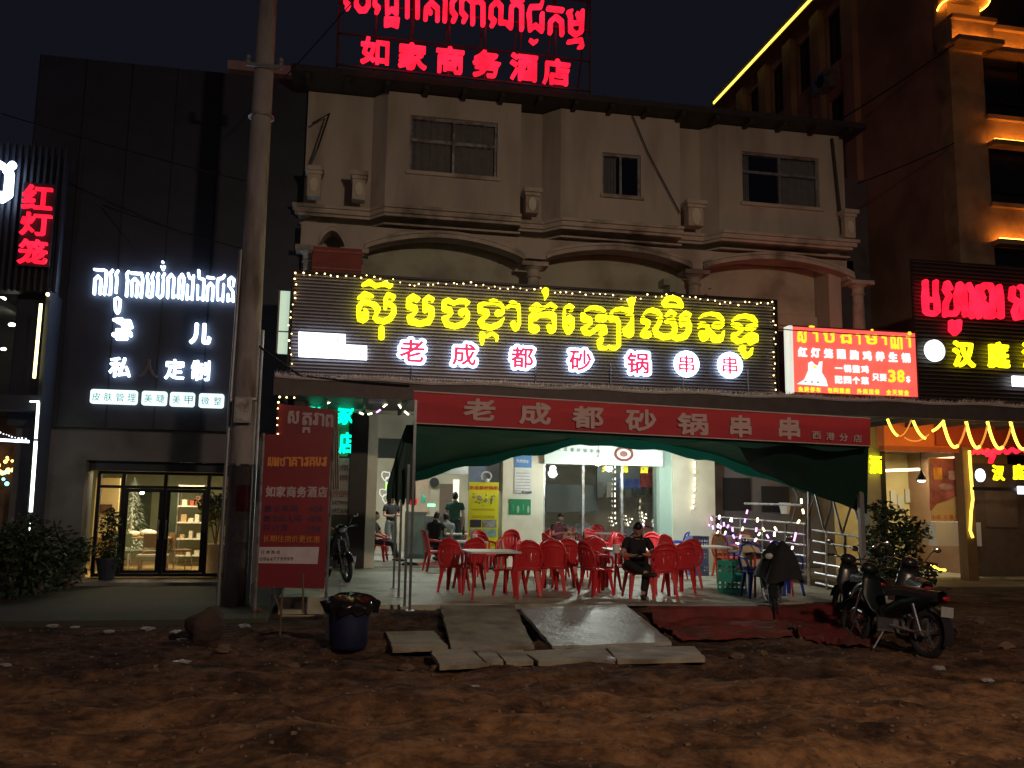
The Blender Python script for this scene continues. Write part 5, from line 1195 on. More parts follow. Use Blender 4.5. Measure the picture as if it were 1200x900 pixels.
# ---- red chairs -----------------------------------------------------------
def plastic(name, col, rough=.3): return mat(name, col, rough, .05, 3, spec=.5)
m_rch = plastic('red_plastic', (.68,.035,.045), .35); m_bch = plastic('blue_plastic', (.03,.06,.42)); m_och = plastic('orange_red_plastic', (.55,.10,.03)); m_bei = mat('beige_plastic_panel', (.68,.54,.32), .45, .08, 8)
def chair_proto(name, lab, frame, panel=None, arms=True):
    t = thing(name, lab, 'chair', world=False)
    # seat: dished plate with rounded front
    P = []
    for j in range(7):
        s = j/6; y = -.23+.45*s; w = .235-.03*s; row = []
        for i in range(9):
            a = -1+2*i/8; row.append((a*w, y, .435-.018*(1-a*a)*math.sin(math.pi*s)-(.03*(1-s*6) if s < 1/6 else 0)))
        P.append(row)
    m = MB().grid(P); m.grid([[(x, y, z-.022) for x, y, z in r_] for r_ in P]); 
    rim = [P[0][i] for i in range(9)]+[P[j][8] for j in range(1,7)]+[P[6][i] for i in range(7,-1,-1)]+[P[j][0] for j in range(5,-1,-1)]
    m.tube([(x, y, z-.012) for x, y, z in rim], .016, 6)
    link('seat', m.mesh('seat', True), frame, t)
    # backrest: curved rim and slats / panel
    def bp(a, s): # a across -1..1, s up 0..1
        w = (.185+.075*math.sin(math.pi*min(1, s*.9+.15)))*a; return (w, .20+.10*s-.05*a*a*1.2+.045, .44+.44*s-.06*s*a*a*(1 if s > .6 else s))
    b = MB(); rimp = [bp(-1, s/8) for s in range(9)]+[bp(-1+2*i/8, 1.0+.02*(1-(-1+2*i/8)**2)) for i in range(1, 8)]+[bp(1, s/8) for s in range(8, -1, -1)]
    b.tube(rimp, .024, 6); b.tube([bp(-1+2*i/6, .02) for i in range(7)], .016, 6)
    if panel is None:
        b.tube([bp(-1+2*i/6, .82) for i in range(7)], .022, 6); P2 = [[bp(-.95+1.9*i/8, .66+.33*j/3) for i in range(9)] for j in range(4)]; b.grid(P2)
        for k in range(5):
            a = -.76+.38*k; b.grid([[bp(a*(.75+.25*s/6)-.155, s/7) for s in range(7)], [bp(a*(.75+.25*s/6)+.155, s/7) for s in range(7)]])
    link('backrest', b.mesh('backrest', True), frame, t)
    if panel is not None: link('back_panel', MB().grid([[bp(-.8+1.6*i/8, .12+.8*j/4) for i in range(9)] for j in range(5)]).mesh('back_panel', True), panel, t)
    # legs, angled and tapering
    for sx in (-1, 1):
        for sy in (-1, 1):
            top = Vector((sx*.205, -.19 if sy < 0 else .20, .43)); bot = Vector((sx*.255, -.25 if sy < 0 else .27, 0)); l = MB()
            for k in range(2):
                pass
            w0, w1 = .062, .034
            def sec(c, w): return [(c.x, c.y, c.z), (c.x-sx*w*1.4, c.y, c.z), (c.x-sx*w*1.4, c.y-sy*.012, c.z), (c.x-sx*.012, c.y-sy*.012, c.z), (c.x-sx*.012, c.y-sy*w*1.4, c.z), (c.x, c.y-sy*w*1.4, c.z)]
            s0, s1 = sec(top, w0), sec(bot, w1); n = len(l.v); l.v += s0+s1
            for i in range(6): j = (i+1) % 6; l.f.append((i, j, 6+j, 6+i))
            l.f.append((0,1,2,3,4,5)); l.f.append((11,10,9,8,7,6))
            link('leg', l, frame, t)
    if arms:
        for sx in (-1, 1):
            am = MB().tube([(sx*.235, .21, .66), (sx*.27, .10, .665), (sx*.275, -.06, .655), (sx*.265, -.17, .635), (sx*.245, -.22, .56), (sx*.225, -.21, .44)], [.022,.028,.030,.030,.028,.026], 7, flat=.75)
            link('armrest', am.mesh('armrest', True), frame, t)
    return t
FZ = TZ
def Gt(u, v): p = G(u, v, FZ); return (p.x, p.y, FZ)
cp = chair_proto('plastic_chair', 'x', m_rch)
used = [False]
GRPR = 'red plastic chairs on the terrace'
def red_chair(u, v, deg, lab, arm=True):
    loc = Gt(u, v)
    if not used[0]: used[0] = True; cp.location = loc; cp.rotation_euler = (0,0,R(deg)); cp['label'] = lab; cp['group'] = GRPR; return cp
    return copy_thing(cp, loc, R(deg), lab, GRPR)
# deg: 0 = sitter looks to the viewer, 180 = back of the chair to the viewer, 90 = looks to the picture's right
CH = [
 (509,669,97,'red plastic chair leftmost at the terrace tables, seen side on'),
 (532,693,150,'red plastic chair left of the front left table, back half to the street'),
 (549,690,196,'red plastic chair between the front left table and its left neighbour'),
 (597,697,-128,'red plastic chair at the right side of the front left table'),
 (618,697,172,'red plastic chair with its back to the street just right of the front left table'),
 (648,694,165,'red plastic chair standing alone in the middle aisle, back to the street'),
 (634,691,-160,'red plastic chair overlapping the one alone in the middle aisle'),
 (566,672,15,'red plastic chair behind the front left table facing the street'),
 (596,668,-25,'red plastic chair behind the front left table, turned toward the pillar'),
 (536,650,0,'red plastic chair behind the table with the cups, below the yellow poster'),
 (560,650,12,'red plastic chair at the far right corner of the table with the cups'),
 (578,664,-70,'red plastic chair at the right end of the table with the cups'),
 (616,662,-80,'red plastic chair side on in front of the wide pillar, left one of the pair'),
 (630,665,-84,'red plastic chair side on in front of the wide pillar, right one of the pair'),
 (652,676,100,'red plastic chair at the left side of the second row table'),
 (690,664,-10,'red plastic chair behind the second row table'),
 (704,672,-100,'red plastic chair at the right side of the second row table'),
 (662,690,175,'red plastic chair in front of the second row table, back to the street'),
 (704,650,5,'red plastic chair under the big shop window, first from the pillar'),
 (724,648,-5,'red plastic chair under the big shop window, second from the pillar'),
 (645,650,90,'red plastic chair close to the shop window, left end'),
 (675,646,0,'red plastic chair close to the shop window beside two customers'),
 (699,697,110,'red plastic chair left of the white table next to the man with the phone'),
 (709,690,20,'red plastic chair behind the table at the right hand of the man with the phone'),
 (688,682,186,'red plastic chair between the second row table and the phone man'),
 (748,700,0,'red plastic chair the man with the phone sits on'),
 (775,700,178,'red plastic chair just right of the man with the phone'),
 (795,695,192,'red plastic chair at the right end of the red chairs, back to the street'),
 (806,688,175,'red plastic chair overlapping the rightmost red chair'),
 (789,678,20,'red plastic chair behind the two chairs right of the man with the phone'),
 (764,672,-20,'red plastic chair behind the man with the phone'),
 (738,676,40,'red plastic chair behind the left shoulder of the man with the phone'),
]
for c in CH: red_chair(*c)
# seated man's chair by the left pillar
red_chair(443, 659, 75, 'red plastic chair by the cream pillar that a man sits on')
# blue and orange framed chairs with beige backs
cb = chair_proto('armchair', 'blue plastic armchair with beige back nearest the covered motorbike', m_bch, m_bei); cb.location = Gt(922, 697); cb.rotation_euler = (0,0,R(8)); cb['group'] = 'blue chairs with beige backs'
copy_thing(cb, Gt(887, 700), R(-6), 'blue plastic armchair with beige back beside the green crates')
copy_thing(cb, Gt(868, 672), R(30), 'blue plastic armchair with beige back behind the green crates')
copy_thing(cb, Gt(793, 668), R(-100), 'blue plastic armchair seen side on behind the red chairs')
copy_thing(cb, Gt(804, 652), R(-20), 'blue plastic armchair with beige back by the pillar with the light string')
co_ = chair_proto('armchair', 'orange framed armchair with beige back behind the man with the phone', m_och, m_bei); co_.location = Gt(764, 654); co_.rotation_euler = (0,0,R(5)); co_['group'] = 'orange framed chairs with beige backs'
for u, v, d, lab in ((789,650,-5,'orange framed armchair with beige back left of the pillar with the light string'), (812,662,5,'orange framed armchair with beige back behind the blue crates, left one'), (833,660,-5,'orange framed armchair with beige back behind the blue crates, right one'), (851,676,10,'orange framed armchair with beige back behind the green crates, left one'), (876,668,-10,'orange framed armchair with beige back near the railing, right one')):
    copy_thing(co_, Gt(u, v), R(d), lab)
# ---- tables
m_top = mat('white_table_top', (.70,.72,.68), .35, .04, 3)
tp = thing('table', 'x', 'table', world=False)
def tabletop():
    m = MB(); P = rrect(-.42, .42, -.42, .42, .05); n = len(P)
    m.v += [(x, y, .742) for x, y in P]+[(x, y, .715) for x, y in P]; m.f.append(tuple(range(n))); m.f.append(tuple(reversed(range(n, 2*n))))
    for i in range(n): j = (i+1) % n; m.f.append((i, n+i, n+j, j))
    return m
link('tabletop', tabletop(), m_top, tp)
for sx in (-1, 1):
    for sy in (-1, 1): link('leg', MB().tube([(sx*.33, sy*.33, .714), (sx*.37, sy*.37, 0)], [.022,.018], 8), m_rch, tp)
for i, (u, v, d, lab) in enumerate(((574,700,4,'small white table in front left, nearest the grey ramp slab'), (541,661,-3,'white table below the yellow poster with cups on it'), (543,678,3,'white table just in front of the one with the cups'), (676,679,5,'white table left of centre, second row from the window'), (664,657,0,'white table in front of the big shop window near the pillar'), (738,694,-3,'white table at the right hand of the man with the phone'), (712,657,0,'white table by the big window near the teal pillar'), (786,660,5,'white table between the orange framed chairs at the teal pillar'), (827,686,-4,'white table beside the blue crates'), (893,697,6,'white table between the green crates and the fence'))):
    if i == 0: tp.location = Gt(u, v); tp.rotation_euler = (0,0,R(d)); tp['label'] = lab; tp['group'] = 'white tables on the terrace'
    else: copy_thing(tp, Gt(u, v), R(d), lab)
# things on tables
def on_table(u, v): p = G(u, v, FZ+.743); return p
m_paper = mat('white_paper', (.80,.80,.76), .8, .03, 5); m_china = mat('white_china', (.75,.77,.78), .2, .02, 3)
for i, (u, v, lab) in enumerate(((556,634,'white paper roll on the table just in front of the one with the cups'), (560,626,'white paper roll on the table with the cups, right end'), (722,648,'white paper roll beside the man with the phone'))):
    p = on_table(u, v); t = thing('paper_roll', lab, 'paper roll', tuple(p)); link('roll', MB().lathe([(.055,0),(.057,.06),(.055,.13),(.02,.132)], p, 16), m_paper, t)
for i, (u, v, lab) in enumerate(((522,626,'stack of white cups at the left end of the back table'), (529,627,'second stack of white cups on the back left table'), (655,624,'stack of white cups at the table by the window'), (672,624,'stack of white bowls at the table by the window'), (788,627,'white bowl stack on the table at the teal pillar'))):
    p = on_table(u, v); t = thing('cup_stack', lab, 'cups', tuple(p)); 
    for k in range(4): link('cup', MB().lathe([(.022,k*.028),(.038,k*.028+.05),(.035,k*.028+.05),(.02,k*.028+.01)], p, 12), m_china, t)
for (u, v, lab) in ((543,627,'small dark bottle standing between the cups and the paper roll'), (684,636,'small dark sauce bottle on the second row table')):
    p = on_table(u, v); t = thing('bottle', lab, 'bottle', tuple(p)); link('glass_body', MB().lathe([(.03,0),(.03,.12),(.012,.16),(.012,.2)], p, 12), mat('green_bottle_glass', (.02,.08,.03), .15), t); link('cap', MB().lathe([(.014,.2),(.014,.22)], p, 10), m_rch, t)
# ---- crates
def crate_proto(name, lab, mt):
    t = thing(name, lab, 'crate', world=False); w, d, h = .40, .30, .28
    m = MB(); m.box(-w/2, w/2, -d/2, d/2, 0, .02)
    for z0_, z1_ in ((.021,.08), (.125,.155), (.20,.28)):
        m.box(-w/2, w/2, -d/2, -d/2+.014, z0_, z1_); m.box(-w/2, w/2, d/2-.014, d/2, z0_, z1_); m.box(-w/2, -w/2+.014, -d/2+.0145, d/2-.0145, z0_, z1_); m.box(w/2-.014, w/2, -d/2+.0145, d/2-.0145, z0_, z1_)
    link('shell', m, mt, t)
    p = MB()
    for x in (-w/2-.004, -.07, .05, w/2-.026):
        for y in (-d/2-.004, d/2-.012): p.box(x, x+.03, y, y+.016, .003, .276)
    for y in (-.06, .04):
        for x in (-w/2-.003, w/2-.012): p.box(x, x+.015, y, y+.03, .003, .276)
    link('ribs', p, mt, t); return t
m_gc = plastic('green_crate_plastic', (.05,.55,.42), .4); m_bc = plastic('blue_crate_plastic', (.12,.20,.46), .4)
gp = G(858, 695, FZ)
g1 = crate_proto('crate', 'green bottle crate on the floor, bottom of the green pair', m_gc); g1.location = gp; g1.rotation_euler = (0,0,R(25)); g1['group'] = 'green bottle crates'
copy_thing(g1, (gp.x, gp.y, FZ+.284), R(27), 'green bottle crate on top of the other green crate')
bp_ = G(817, 674, FZ)
b1 = crate_proto('crate', 'blue bottle crate on the floor, bottom of the blue stack', m_bc); b1.location = bp_; b1.rotation_euler = (0,0,R(8)); b1['group'] = 'blue bottle crates'
copy_thing(b1, (bp_.x, bp_.y, FZ+.284), R(5), 'blue bottle crate in the middle of its stack')
copy_thing(b1, (bp_.x+.01, bp_.y, FZ+.568), R(10), 'topmost blue bottle crate of its stack')

# ---- people -----------------------------------------------------------------
m_skin = mat('skin', (.46,.29,.21), .5, .06, 8); m_hair = mat('black_hair', (.012,.011,.012), .45, .3, 60); m_blackcloth = mat('black_cloth', (.016,.017,.020), .85, .3, 8, .2, 40); m_navy = mat('dark_trousers', (.03,.035,.05), .85, .25, 8); m_dkgreen = mat('dark_green_shirt', (.03,.09,.065), .85, .2, 8); m_greyc = mat('grey_shirt', (.20,.22,.22), .85, .15, 8); m_shoe = mat('dark_shoe', (.03,.028,.028), .5)
def skin_mesh(verts, edges, radii, name, lv=2, root=0):
    me = bpy.data.meshes.new(name); me.from_pydata([tuple(v) for v in verts], edges, []); ob = bpy.data.objects.new(name, me); COL.objects.link(ob)
    sm = ob.modifiers.new('s', 'SKIN'); sm.use_smooth_shade = True; sm.branch_smoothing = .4
    lay = me.skin_vertices[0].data
    for i, r_ in enumerate(radii):
        lay[i].radius = r_ if isinstance(r_, tuple) else (r_, r_); lay[i].use_root = (i == root)
    ss = ob.modifiers.new('b', 'SUBSURF'); ss.levels = lv; ss.render_levels = lv
    dg = bpy.context.evaluated_depsgraph_get(); out = bpy.data.meshes.new_from_object(ob.evaluated_get(dg)); bpy.data.objects.remove(ob); bpy.data.meshes.remove(me); return out
def chain(V, E, Rr, start, pts, rad):
    p = start
    for q, r_ in zip(pts, rad): V.append(Vector(q)); Rr.append(r_); E.append((p, len(V)-1)); p = len(V)-1
    return p
def person(lab, loc, rz, pelvis, chest, neck, head, arms, legs, shirt, trousers, sleeve=.5, scale=1.0, headdir=(0,-1,-.3), shorts=False, hair_len=0, group=None):
    """arms: [(shoulder, elbow, wrist, handdir)], legs: [(hip, knee, ankle, toe)] in the person's own space, facing -Y"""
    t = thing('person', lab, 'person', world=False, group=group); t.location = loc; t.rotation_euler = (0,0,rz); t.scale = (scale,)*3
    Vc = Vector; pelvis, chest, neck, head = Vc(pelvis), Vc(chest), Vc(neck), Vc(head)-Vc((0,0,.03))
    V = [pelvis, pelvis.lerp(chest, .5), chest, neck, neck.lerp(head, .45)]; E = [(0,1),(1,2),(2,3),(3,4)]; Rr = [(.145,.11),(.13,.10),(.155,.105),(.062,.06),(.055,.055)]
    for sh, el, wr, hd in arms:
        sh, el, wr, hd = map(Vc, (sh, el, wr, hd)); hd.normalize()
        e = chain(V, E, Rr, 2, [sh, sh.lerp(el,.5), el, el.lerp(wr,.5), wr], [.058,.050,.042,.038,.027])
        palm = chain(V, E, Rr, e, [wr+hd*.05], [(.036,.02)])
        side = hd.cross(Vc((0,0,1))); side = side.normalized() if side.length > .1 else Vc((1,0,0)); up_ = side.cross(hd)
        for k, (o_, l_) in enumerate(((-.027,.062), (-.009,.072), (.009,.068), (.027,.055))):
            b0 = wr+hd*.085+side*o_; chain(V, E, Rr, palm, [b0, b0+hd*l_*.55-up_*.008, b0+hd*l_*.8-up_*.035], [.0105,.009,.008])
        b0 = wr+hd*.045-side*.035; chain(V, E, Rr, palm, [b0, b0+hd*.03-side*.015-up_*.015], [.011,.009])
    for hp, kn, an, to in legs:
        hp, kn, an, to = map(Vc, (hp, kn, an, to))
        chain(V, E, Rr, 0, [hp, hp.lerp(kn,.5), kn, kn.lerp(an,.35), an, to], [.088,.078,.058,.055,.036,(.036,.024)])
    link('body', skin_mesh(V, E, Rr, 'body', 2), m_skin, t)
    # head: skull, jaw, nose, ears, brow; eyes and mouth as small parts
    hd = Vc(headdir).normalized(); side = hd.cross(Vc((0,0,1))).normalized(); up_ = side.cross(hd)
    M = Matrix((side, -hd, up_)).transposed()
    T = lambda p: head + M @ Vc(p)
    hm = MB(); n, k = 20, 16
    for i in range(k+1):
        a = math.pi*i/k
        for j in range(n):
            b = 2*math.pi*j/n; x, y, z = math.sin(a)*math.cos(b), math.sin(a)*math.sin(b), math.cos(a)
            w = 1-.22*max(0, -z)**1.3; q_ = (math.sin(a)+1e-6)**-.22; X = x*q_*.072*w; Y = y*q_*.088*(1-.12*max(0,-z)); Z = z*.112
            if y < 0: # face side
                f = max(0, -y)
                Y -= .020*math.exp(-((X/.012)**2+((Z+.012)/.020)**2))*f*1.3      # nose
                Y += .009*math.exp(-(((abs(X)-.030)/.013)**2+((Z-.012)/.012)**2))*f   # eye sockets
                Y -= .005*math.exp(-((X/.024)**2+((Z+.050)/.010)**2))*f              # lips
                Y -= .008*math.exp(-((X/.022)**2+((Z+.088)/.018)**2))*f              # chin
            hm.v.append(tuple(T((X, Y, Z))))
    for i in range(k):
        for j in range(n): a = i*n+j; b = i*n+(j+1) % n; hm.f.append((a, a+n, b+n, b))
    for s in (-1, 1): hm.ball(T((s*.076, .006, -.004)), .010, .018, .028, 8, 6)
    link('head', hm.mesh('head', True), m_skin, t)
    ey = MB()
    for s in (-1, 1): ey.ball(T((s*.030, -.078, .012)), .010, .006, .006, 8, 6)
    link('eyes', ey, m_hair, t)
    link('mouth', MB().ball(T((0, -.094, -.050)), .020, .004, .005, 8, 5), mat('lip', (.35,.12,.10), .5), t)
    ha = MB(); n, k = 20, 12
    for i in range(k+1):
        a = (math.pi*(.72+hair_len))*i/k
        for j in range(n):
            b = 2*math.pi*j/n; x, y, z = math.sin(a)*math.cos(b), math.sin(a)*math.sin(b), math.cos(a)
            if y < -.1 and z < .45: zz = .45; q = math.sqrt(max(0, 1-zz*zz)); h_ = math.hypot(x, y) or 1; x, y, z = x/h_*q, y/h_*q, zz
            r_ = 1.0+.03*math.sin(j*2.3+i); q_ = (math.hypot(x, y)+.02)**-.25; ha.v.append(tuple(T((x*q_*.079*r_, .006+y*q_*.095*r_, .004+z*.119*r_))))
    for i in range(k):
        for j in range(n): a = i*n+j; b = i*n+(j+1) % n; ha.f.append((a, a+n, b+n, b))
    link('hair', ha.mesh('hair', True), m_hair, t)
    # shirt
    V = [pelvis-Vc((0,0,.05)), pelvis.lerp(chest,.5), chest, chest.lerp(neck,.62), neck+Vc((0,0,.012))]; E = [(0,1),(1,2),(2,3),(3,4)]; Rr = [(.172,.145),(.158,.13),(.172,.125),(.105,.092),(.074,.070)]
    for sh, el, wr, h_ in arms:
        sh, el, wr = map(Vc, (sh, el, wr)); end = sh.lerp(el, min(1, sleeve*1.3)) if sleeve < .77 else el
        pts = [sh, sh.lerp(end,.5), end]; rd = [.078,.070,.066]
        if sleeve >= .95: pts += [el.lerp(wr,.5), el.lerp(wr,.92)]; rd[-1] = .056; rd += [.050,.040]
        chain(V, E, Rr, 2, pts, rd)
    link('shirt', skin_mesh(V, E, Rr, 'shirt', 2), shirt, t)
    V = [pelvis+Vc((0,0,.12)), pelvis]; E = [(0,1)]; Rr = [(.150,.122),(.158,.13)]
    for hp, kn, an, to in legs:
        hp, kn, an = map(Vc, (hp, kn, an)); pts = [hp, hp.lerp(kn,.5), kn] ; rd = [.104,.094,.078]
        if not shorts: pts += [kn.lerp(an,.5), kn.lerp(an,.93)]; rd += [.068,.056]
        chain(V, E, Rr, 1, pts, rd)
    link('trousers', skin_mesh(V, E, Rr, 'trousers', 2), trousers, t)
    for hp, kn, an, to in legs:
        an, to = Vc(an), Vc(to); d = (to-an); d.z = 0; d.normalize(); c = an+d*.055; c.z = min(an.z, to.z)-.0
        q = Matrix.Rotation(math.atan2(d.y, d.x), 4, 'Z')
        link('shoe', MB().ball((c.x, c.y, c.z-.0), .135, .048, .045, 12, 8, q).mesh('shoe', True), m_shoe, t)
    return t
# man with the phone, sitting sideways on a red chair with one knee crossed
mp_ = Gt(747, 699)
person('man in black T-shirt on a red chair looking down at a phone', mp_, R(-14),
   (0,.08,.50), (0,.02,.86), (0,-.05,1.02), (0,-.10,1.14),
   [((.17,.0,.93), (.27,-.10,.68), (.10,-.31,.70), (-.7,-.6,.15)), ((-.17,.0,.93), (-.26,-.12,.68), (-.06,-.32,.68), (.5,-.7,.2))],
   [((.09,.02,.47), (.13,-.40,.50), (.05,-.44,.08), (.05,-.58,.04)), ((-.09,.02,.47), (-.20,-.38,.56), (.10,-.55,.42), (.22,-.62,.40))],
   m_blackcloth, m_blackcloth, .55, 1.0, (0,-.75,-.75))
ph = thing('mobile_phone', 'phone with a lit screen held by the man in black on the red chair', 'phone', world=False)
Mp = Matrix.Translation(mp_) @ Matrix.Rotation(R(-14), 4, 'Z')
link('case', MB().box(-.04,.04,-.005,.005,-.075,.075, Mp @ Matrix.Translation((.01,-.40,.735)) @ Matrix.Rotation(R(-55),4,'X')), m_black, ph)
link('screen', MB().box(-.035,.035,.0055,.0075,-.068,.068, Mp @ Matrix.Translation((.01,-.40,.735)) @ Matrix.Rotation(R(-55),4,'X')), emit('phone_screen', (.8,.9,1), 1.3), ph)
# man on the left chair
person('man sitting on the red chair beside the narrow cream pillar', Gt(442,658), R(68),
   (0,.10,.50), (0,.16,.86), (0,.12,1.03), (0,.07,1.16),
   [((.17,.14,.93), (.24,.0,.68), (.10,-.18,.62), (-.4,-.8,-.1)), ((-.17,.14,.93), (-.24,.0,.68), (-.08,-.20,.60), (.4,-.8,-.1))],
   [((.09,.02,.47), (.14,-.40,.48), (.13,-.42,.07), (.14,-.56,.04)), ((-.09,.02,.47), (-.14,-.42,.47), (-.13,-.60,.08), (-.14,-.74,.05))],
   m_blackcloth, m_navy, .55, 1.0, (0,-.95,-.15))
def standing(lab, loc, rz, shirt, trou, sc_=1.0, arms=None, hd=(0,-1,-.1), sleeve=.5, shorts=False):
    arms = arms or [((.18,0,1.38), (.23,.02,1.10), (.21,-.10,.86), (0,-.3,-1)), ((-.18,0,1.38), (-.23,.02,1.10), (-.21,-.10,.86), (0,-.3,-1))]
    return person(lab, loc, rz, (0,0,.93), (0,.0,1.30), (0,-.0,1.47), (0,-.03,1.60), arms, [((.09,0,.88), (.10,-.03,.48), (.10,.02,.08), (.11,-.13,.04)), ((-.09,0,.88), (-.10,-.01,.48), (-.10,.04,.08), (-.12,-.11,.04))], shirt, trou, sleeve, sc_, hd, shorts)
standing('man in a black T-shirt standing behind the seated man at the restaurant entrance', Gt(457,652), R(20), m_blackcloth, m_greyc, 1.0, [((.18,0,1.38), (.25,-.04,1.12), (.06,-.24,1.14), (-.9,-.4,.1)), ((-.18,0,1.38), (-.24,-.04,1.12), (-.04,-.25,1.10), (.9,-.4,.1))], (0,-.9,-.35))
i3 = B(532, 640, 24.0); standing('person in a dark green shirt standing inside with the back to the street', (i3.x, 24.0, TZ+.03), R(170), m_dkgreen, m_navy, 1.04)
def seated(lab, loc, rz, shirt, trou, sc_=1.0, hd=(0,-1,-.3)):
    return person(lab, loc, rz, (0,.08,.50), (0,.04,.86), (0,-.02,1.03), (0,-.07,1.15), [((.17,.02,.93), (.25,-.10,.70), (.12,-.30,.76), (-.3,-.9,0)), ((-.17,.02,.93), (-.25,-.10,.70), (-.10,-.30,.76), (.3,-.9,0))], [((.09,.02,.47), (.13,-.38,.49), (.12,-.36,.08), (.12,-.50,.04)), ((-.09,.02,.47), (-.13,-.38,.49), (-.12,-.36,.08), (-.12,-.50,.04))], shirt, trou, .55, sc_, hd)
i1 = B(510, 640, 22.3); seated('person in black sitting inside left of the standing green shirted one', (i1.x, 22.3, TZ+.03), R(150), m_blackcloth, m_navy, 1.0)
i2 = B(523, 640, 22.7); seated('dark haired person sitting inside just in front of the standing one', (i2.x, 22.7, TZ+.03), R(200), m_greyc, m_navy, .97)
i4 = B(655, 620, 22.0); seated('customer in dark shirt seated behind the big window, nearer the wide pillar', (i4.x, 22.0, TZ+.03), R(20), m_navy, m_navy, 1.0)
i5 = B(683, 620, 22.2); seated('customer in pale grey shirt seated behind the middle pane of the big window', (i5.x, 22.2, TZ+.03), R(-20), m_greyc, m_navy, 1.0)
for nm, pt, d, lab in (('stool', i1, 0, 'dark stool under the person in black inside'), ('stool', i2, 0, 'dark stool under the dark haired person inside'), ('stool', i4, 0, 'dark stool under the customer nearer the wide pillar'), ('stool', i5, 0, 'dark stool under the customer in pale grey')):
    t = thing('stool', lab, 'stool', (pt.x, pt.y, TZ+.03)); yy = {id(i1):22.3, id(i2):22.7, id(i4):22.0, id(i5):22.2}[id(pt)]
    link('seat', MB().lathe([(.17,.37),(.18,.39),(.17,.41)], (pt.x, yy+.06, TZ+.03), 16), m_dark, t)
    for sx in (-1,1):
        for sy in (-1,1): link('leg', MB().tube([(pt.x+sx*.1, yy+.06+sy*.1, TZ+.40), (pt.x+sx*.15, yy+.06+sy*.15, TZ+.03)], .012, 6), m_grey, t)

# ---- posters, standee and appliances
yp = thing('yellow_poster_stand', 'yellow menu poster stand with a line of red lettering, left of the wide pillar', 'poster stand')
YPo = 20.2
q = arr(549, 565, 584, 643, YPo)
link('panel', MB().box(q[0], q[1], YPo, YPo+.04, q[2], q[3]), mat('yellow_poster_print', (.80,.78,.03), .45, .06, 2), yp)
link('base', MB().box(q[0]+.05, q[1]-.05, YPo-.1, YPo+.2, TZ, TZ+.04).box((q[0]+q[1])/2-.03, (q[0]+q[1])/2+.03, YPo+.045, YPo+.075, TZ+.04, q[3]-.2), m_black, yp)
text_row('老成都砂锅串', 553, 571.5, 581, 572, 4.8, YPo-.01, mat('poster_red_ink', (.75,.06,.02), .5), yp, joined='poster_lettering', res=24)
rr = random.Random(3); m = MB()
for i in range(40):
    c = B(rr.uniform(554,580), rr.gauss(584,2.6), YPo-.01); m.ball(c, rr.uniform(.012,.04), .006, rr.uniform(.008,.03), 6, 4)
link('food_print', m, mat('poster_food_ink', (.40,.36,.16), .5, .6, 20), yp, kind='stuff')
link('lettering_band', slab(553, 596, 580, 598, YPo-.012, .006), mat('poster_orange_ink', (.72,.5,.02), .5), yp)
link('lettering_band', slab(553, 604, 580, 607, YPo-.012, .006), MATS['poster_orange_ink'], yp)
for (a, b, c_, d_, mt) in ((551,609,564,618,m_dark), (566,609,582,618,mat('photo_print_grey', (.33,.34,.33), .4, .5, 9)), (551,620,564,629,MATS['photo_print_grey']), (566,620,582,629,mat('photo_print_teal', (.25,.42,.36), .4, .4, 9))): link('photo_print', slab(a, b, c_, d_, YPo-.012, .008), mt, yp)
fgd = thing('flower_decal', 'small white round ornament standing on top of the yellow poster stand', 'ornament')
c = B(570, 558, YPo); link('ring', MB().tube([(c.x+.12*math.cos(a/10*2*math.pi), YPo+.02, c.z+.10*math.sin(a/10*2*math.pi)) for a in range(11)], .022, 6), m_paper, fgd); link('foot', MB().lathe([(.09,0),(.05,.08)], (c.x, YPo+.02, q[3]), 12), m_paper, fgd)
Yn = YG-.26
for nm, lab, (a, b, c_, d_), col in (('blue_notice','blue notice at the top of the wide cream pillar',(603,532,623,548),(.10,.28,.60)), ('white_notice','tall white printed sheet under the blue notice',(603,550,623,579),(.68,.70,.68)), ('green_notice','dark green poster at the bottom of the wide cream pillar',(597,585,622,603),(.02,.22,.09))):
    t = thing(nm, lab, 'notice'); sh = link('sheet', slab(a, b, c_, d_, Yn-.012, .01), mat(nm+'_print', col, .5, .12, 5), t)
    if nm == 'blue_notice': text_row('免费停车', 607, 540, 618, 541, 4, Yn-.014, m_paper, t, joined='notice_lettering', res=20); link('border', slab(603, 531.5, 623, 534, Yn-.018, .004), mat('pale_green_ink', (.45,.65,.45), .5), t)
    if nm == 'white_notice':
        for k in range(6): link('text_line', slab(605, 554+k*3.6, 621, 555+k*3.6, Yn-.016, .003), mat('grey_ink', (.40,.42,.40), .6), t)
        text_row('三二层包间', 605, 576.5, 621, 577, 3.6, Yn-.02, m_dark, t, joined='notice_lettering', res=20)
    if nm == 'green_notice':
        for k in range(4): link('bottle_print', MB().ball(B(601+k*6, 595+(k%2)*2, Yn-.015), .03, .004, .09, 8, 6), mat('green_print_%d' % (k % 2), (.25,.5,.33) if k % 2 else (.03,.33,.12), .5), t)
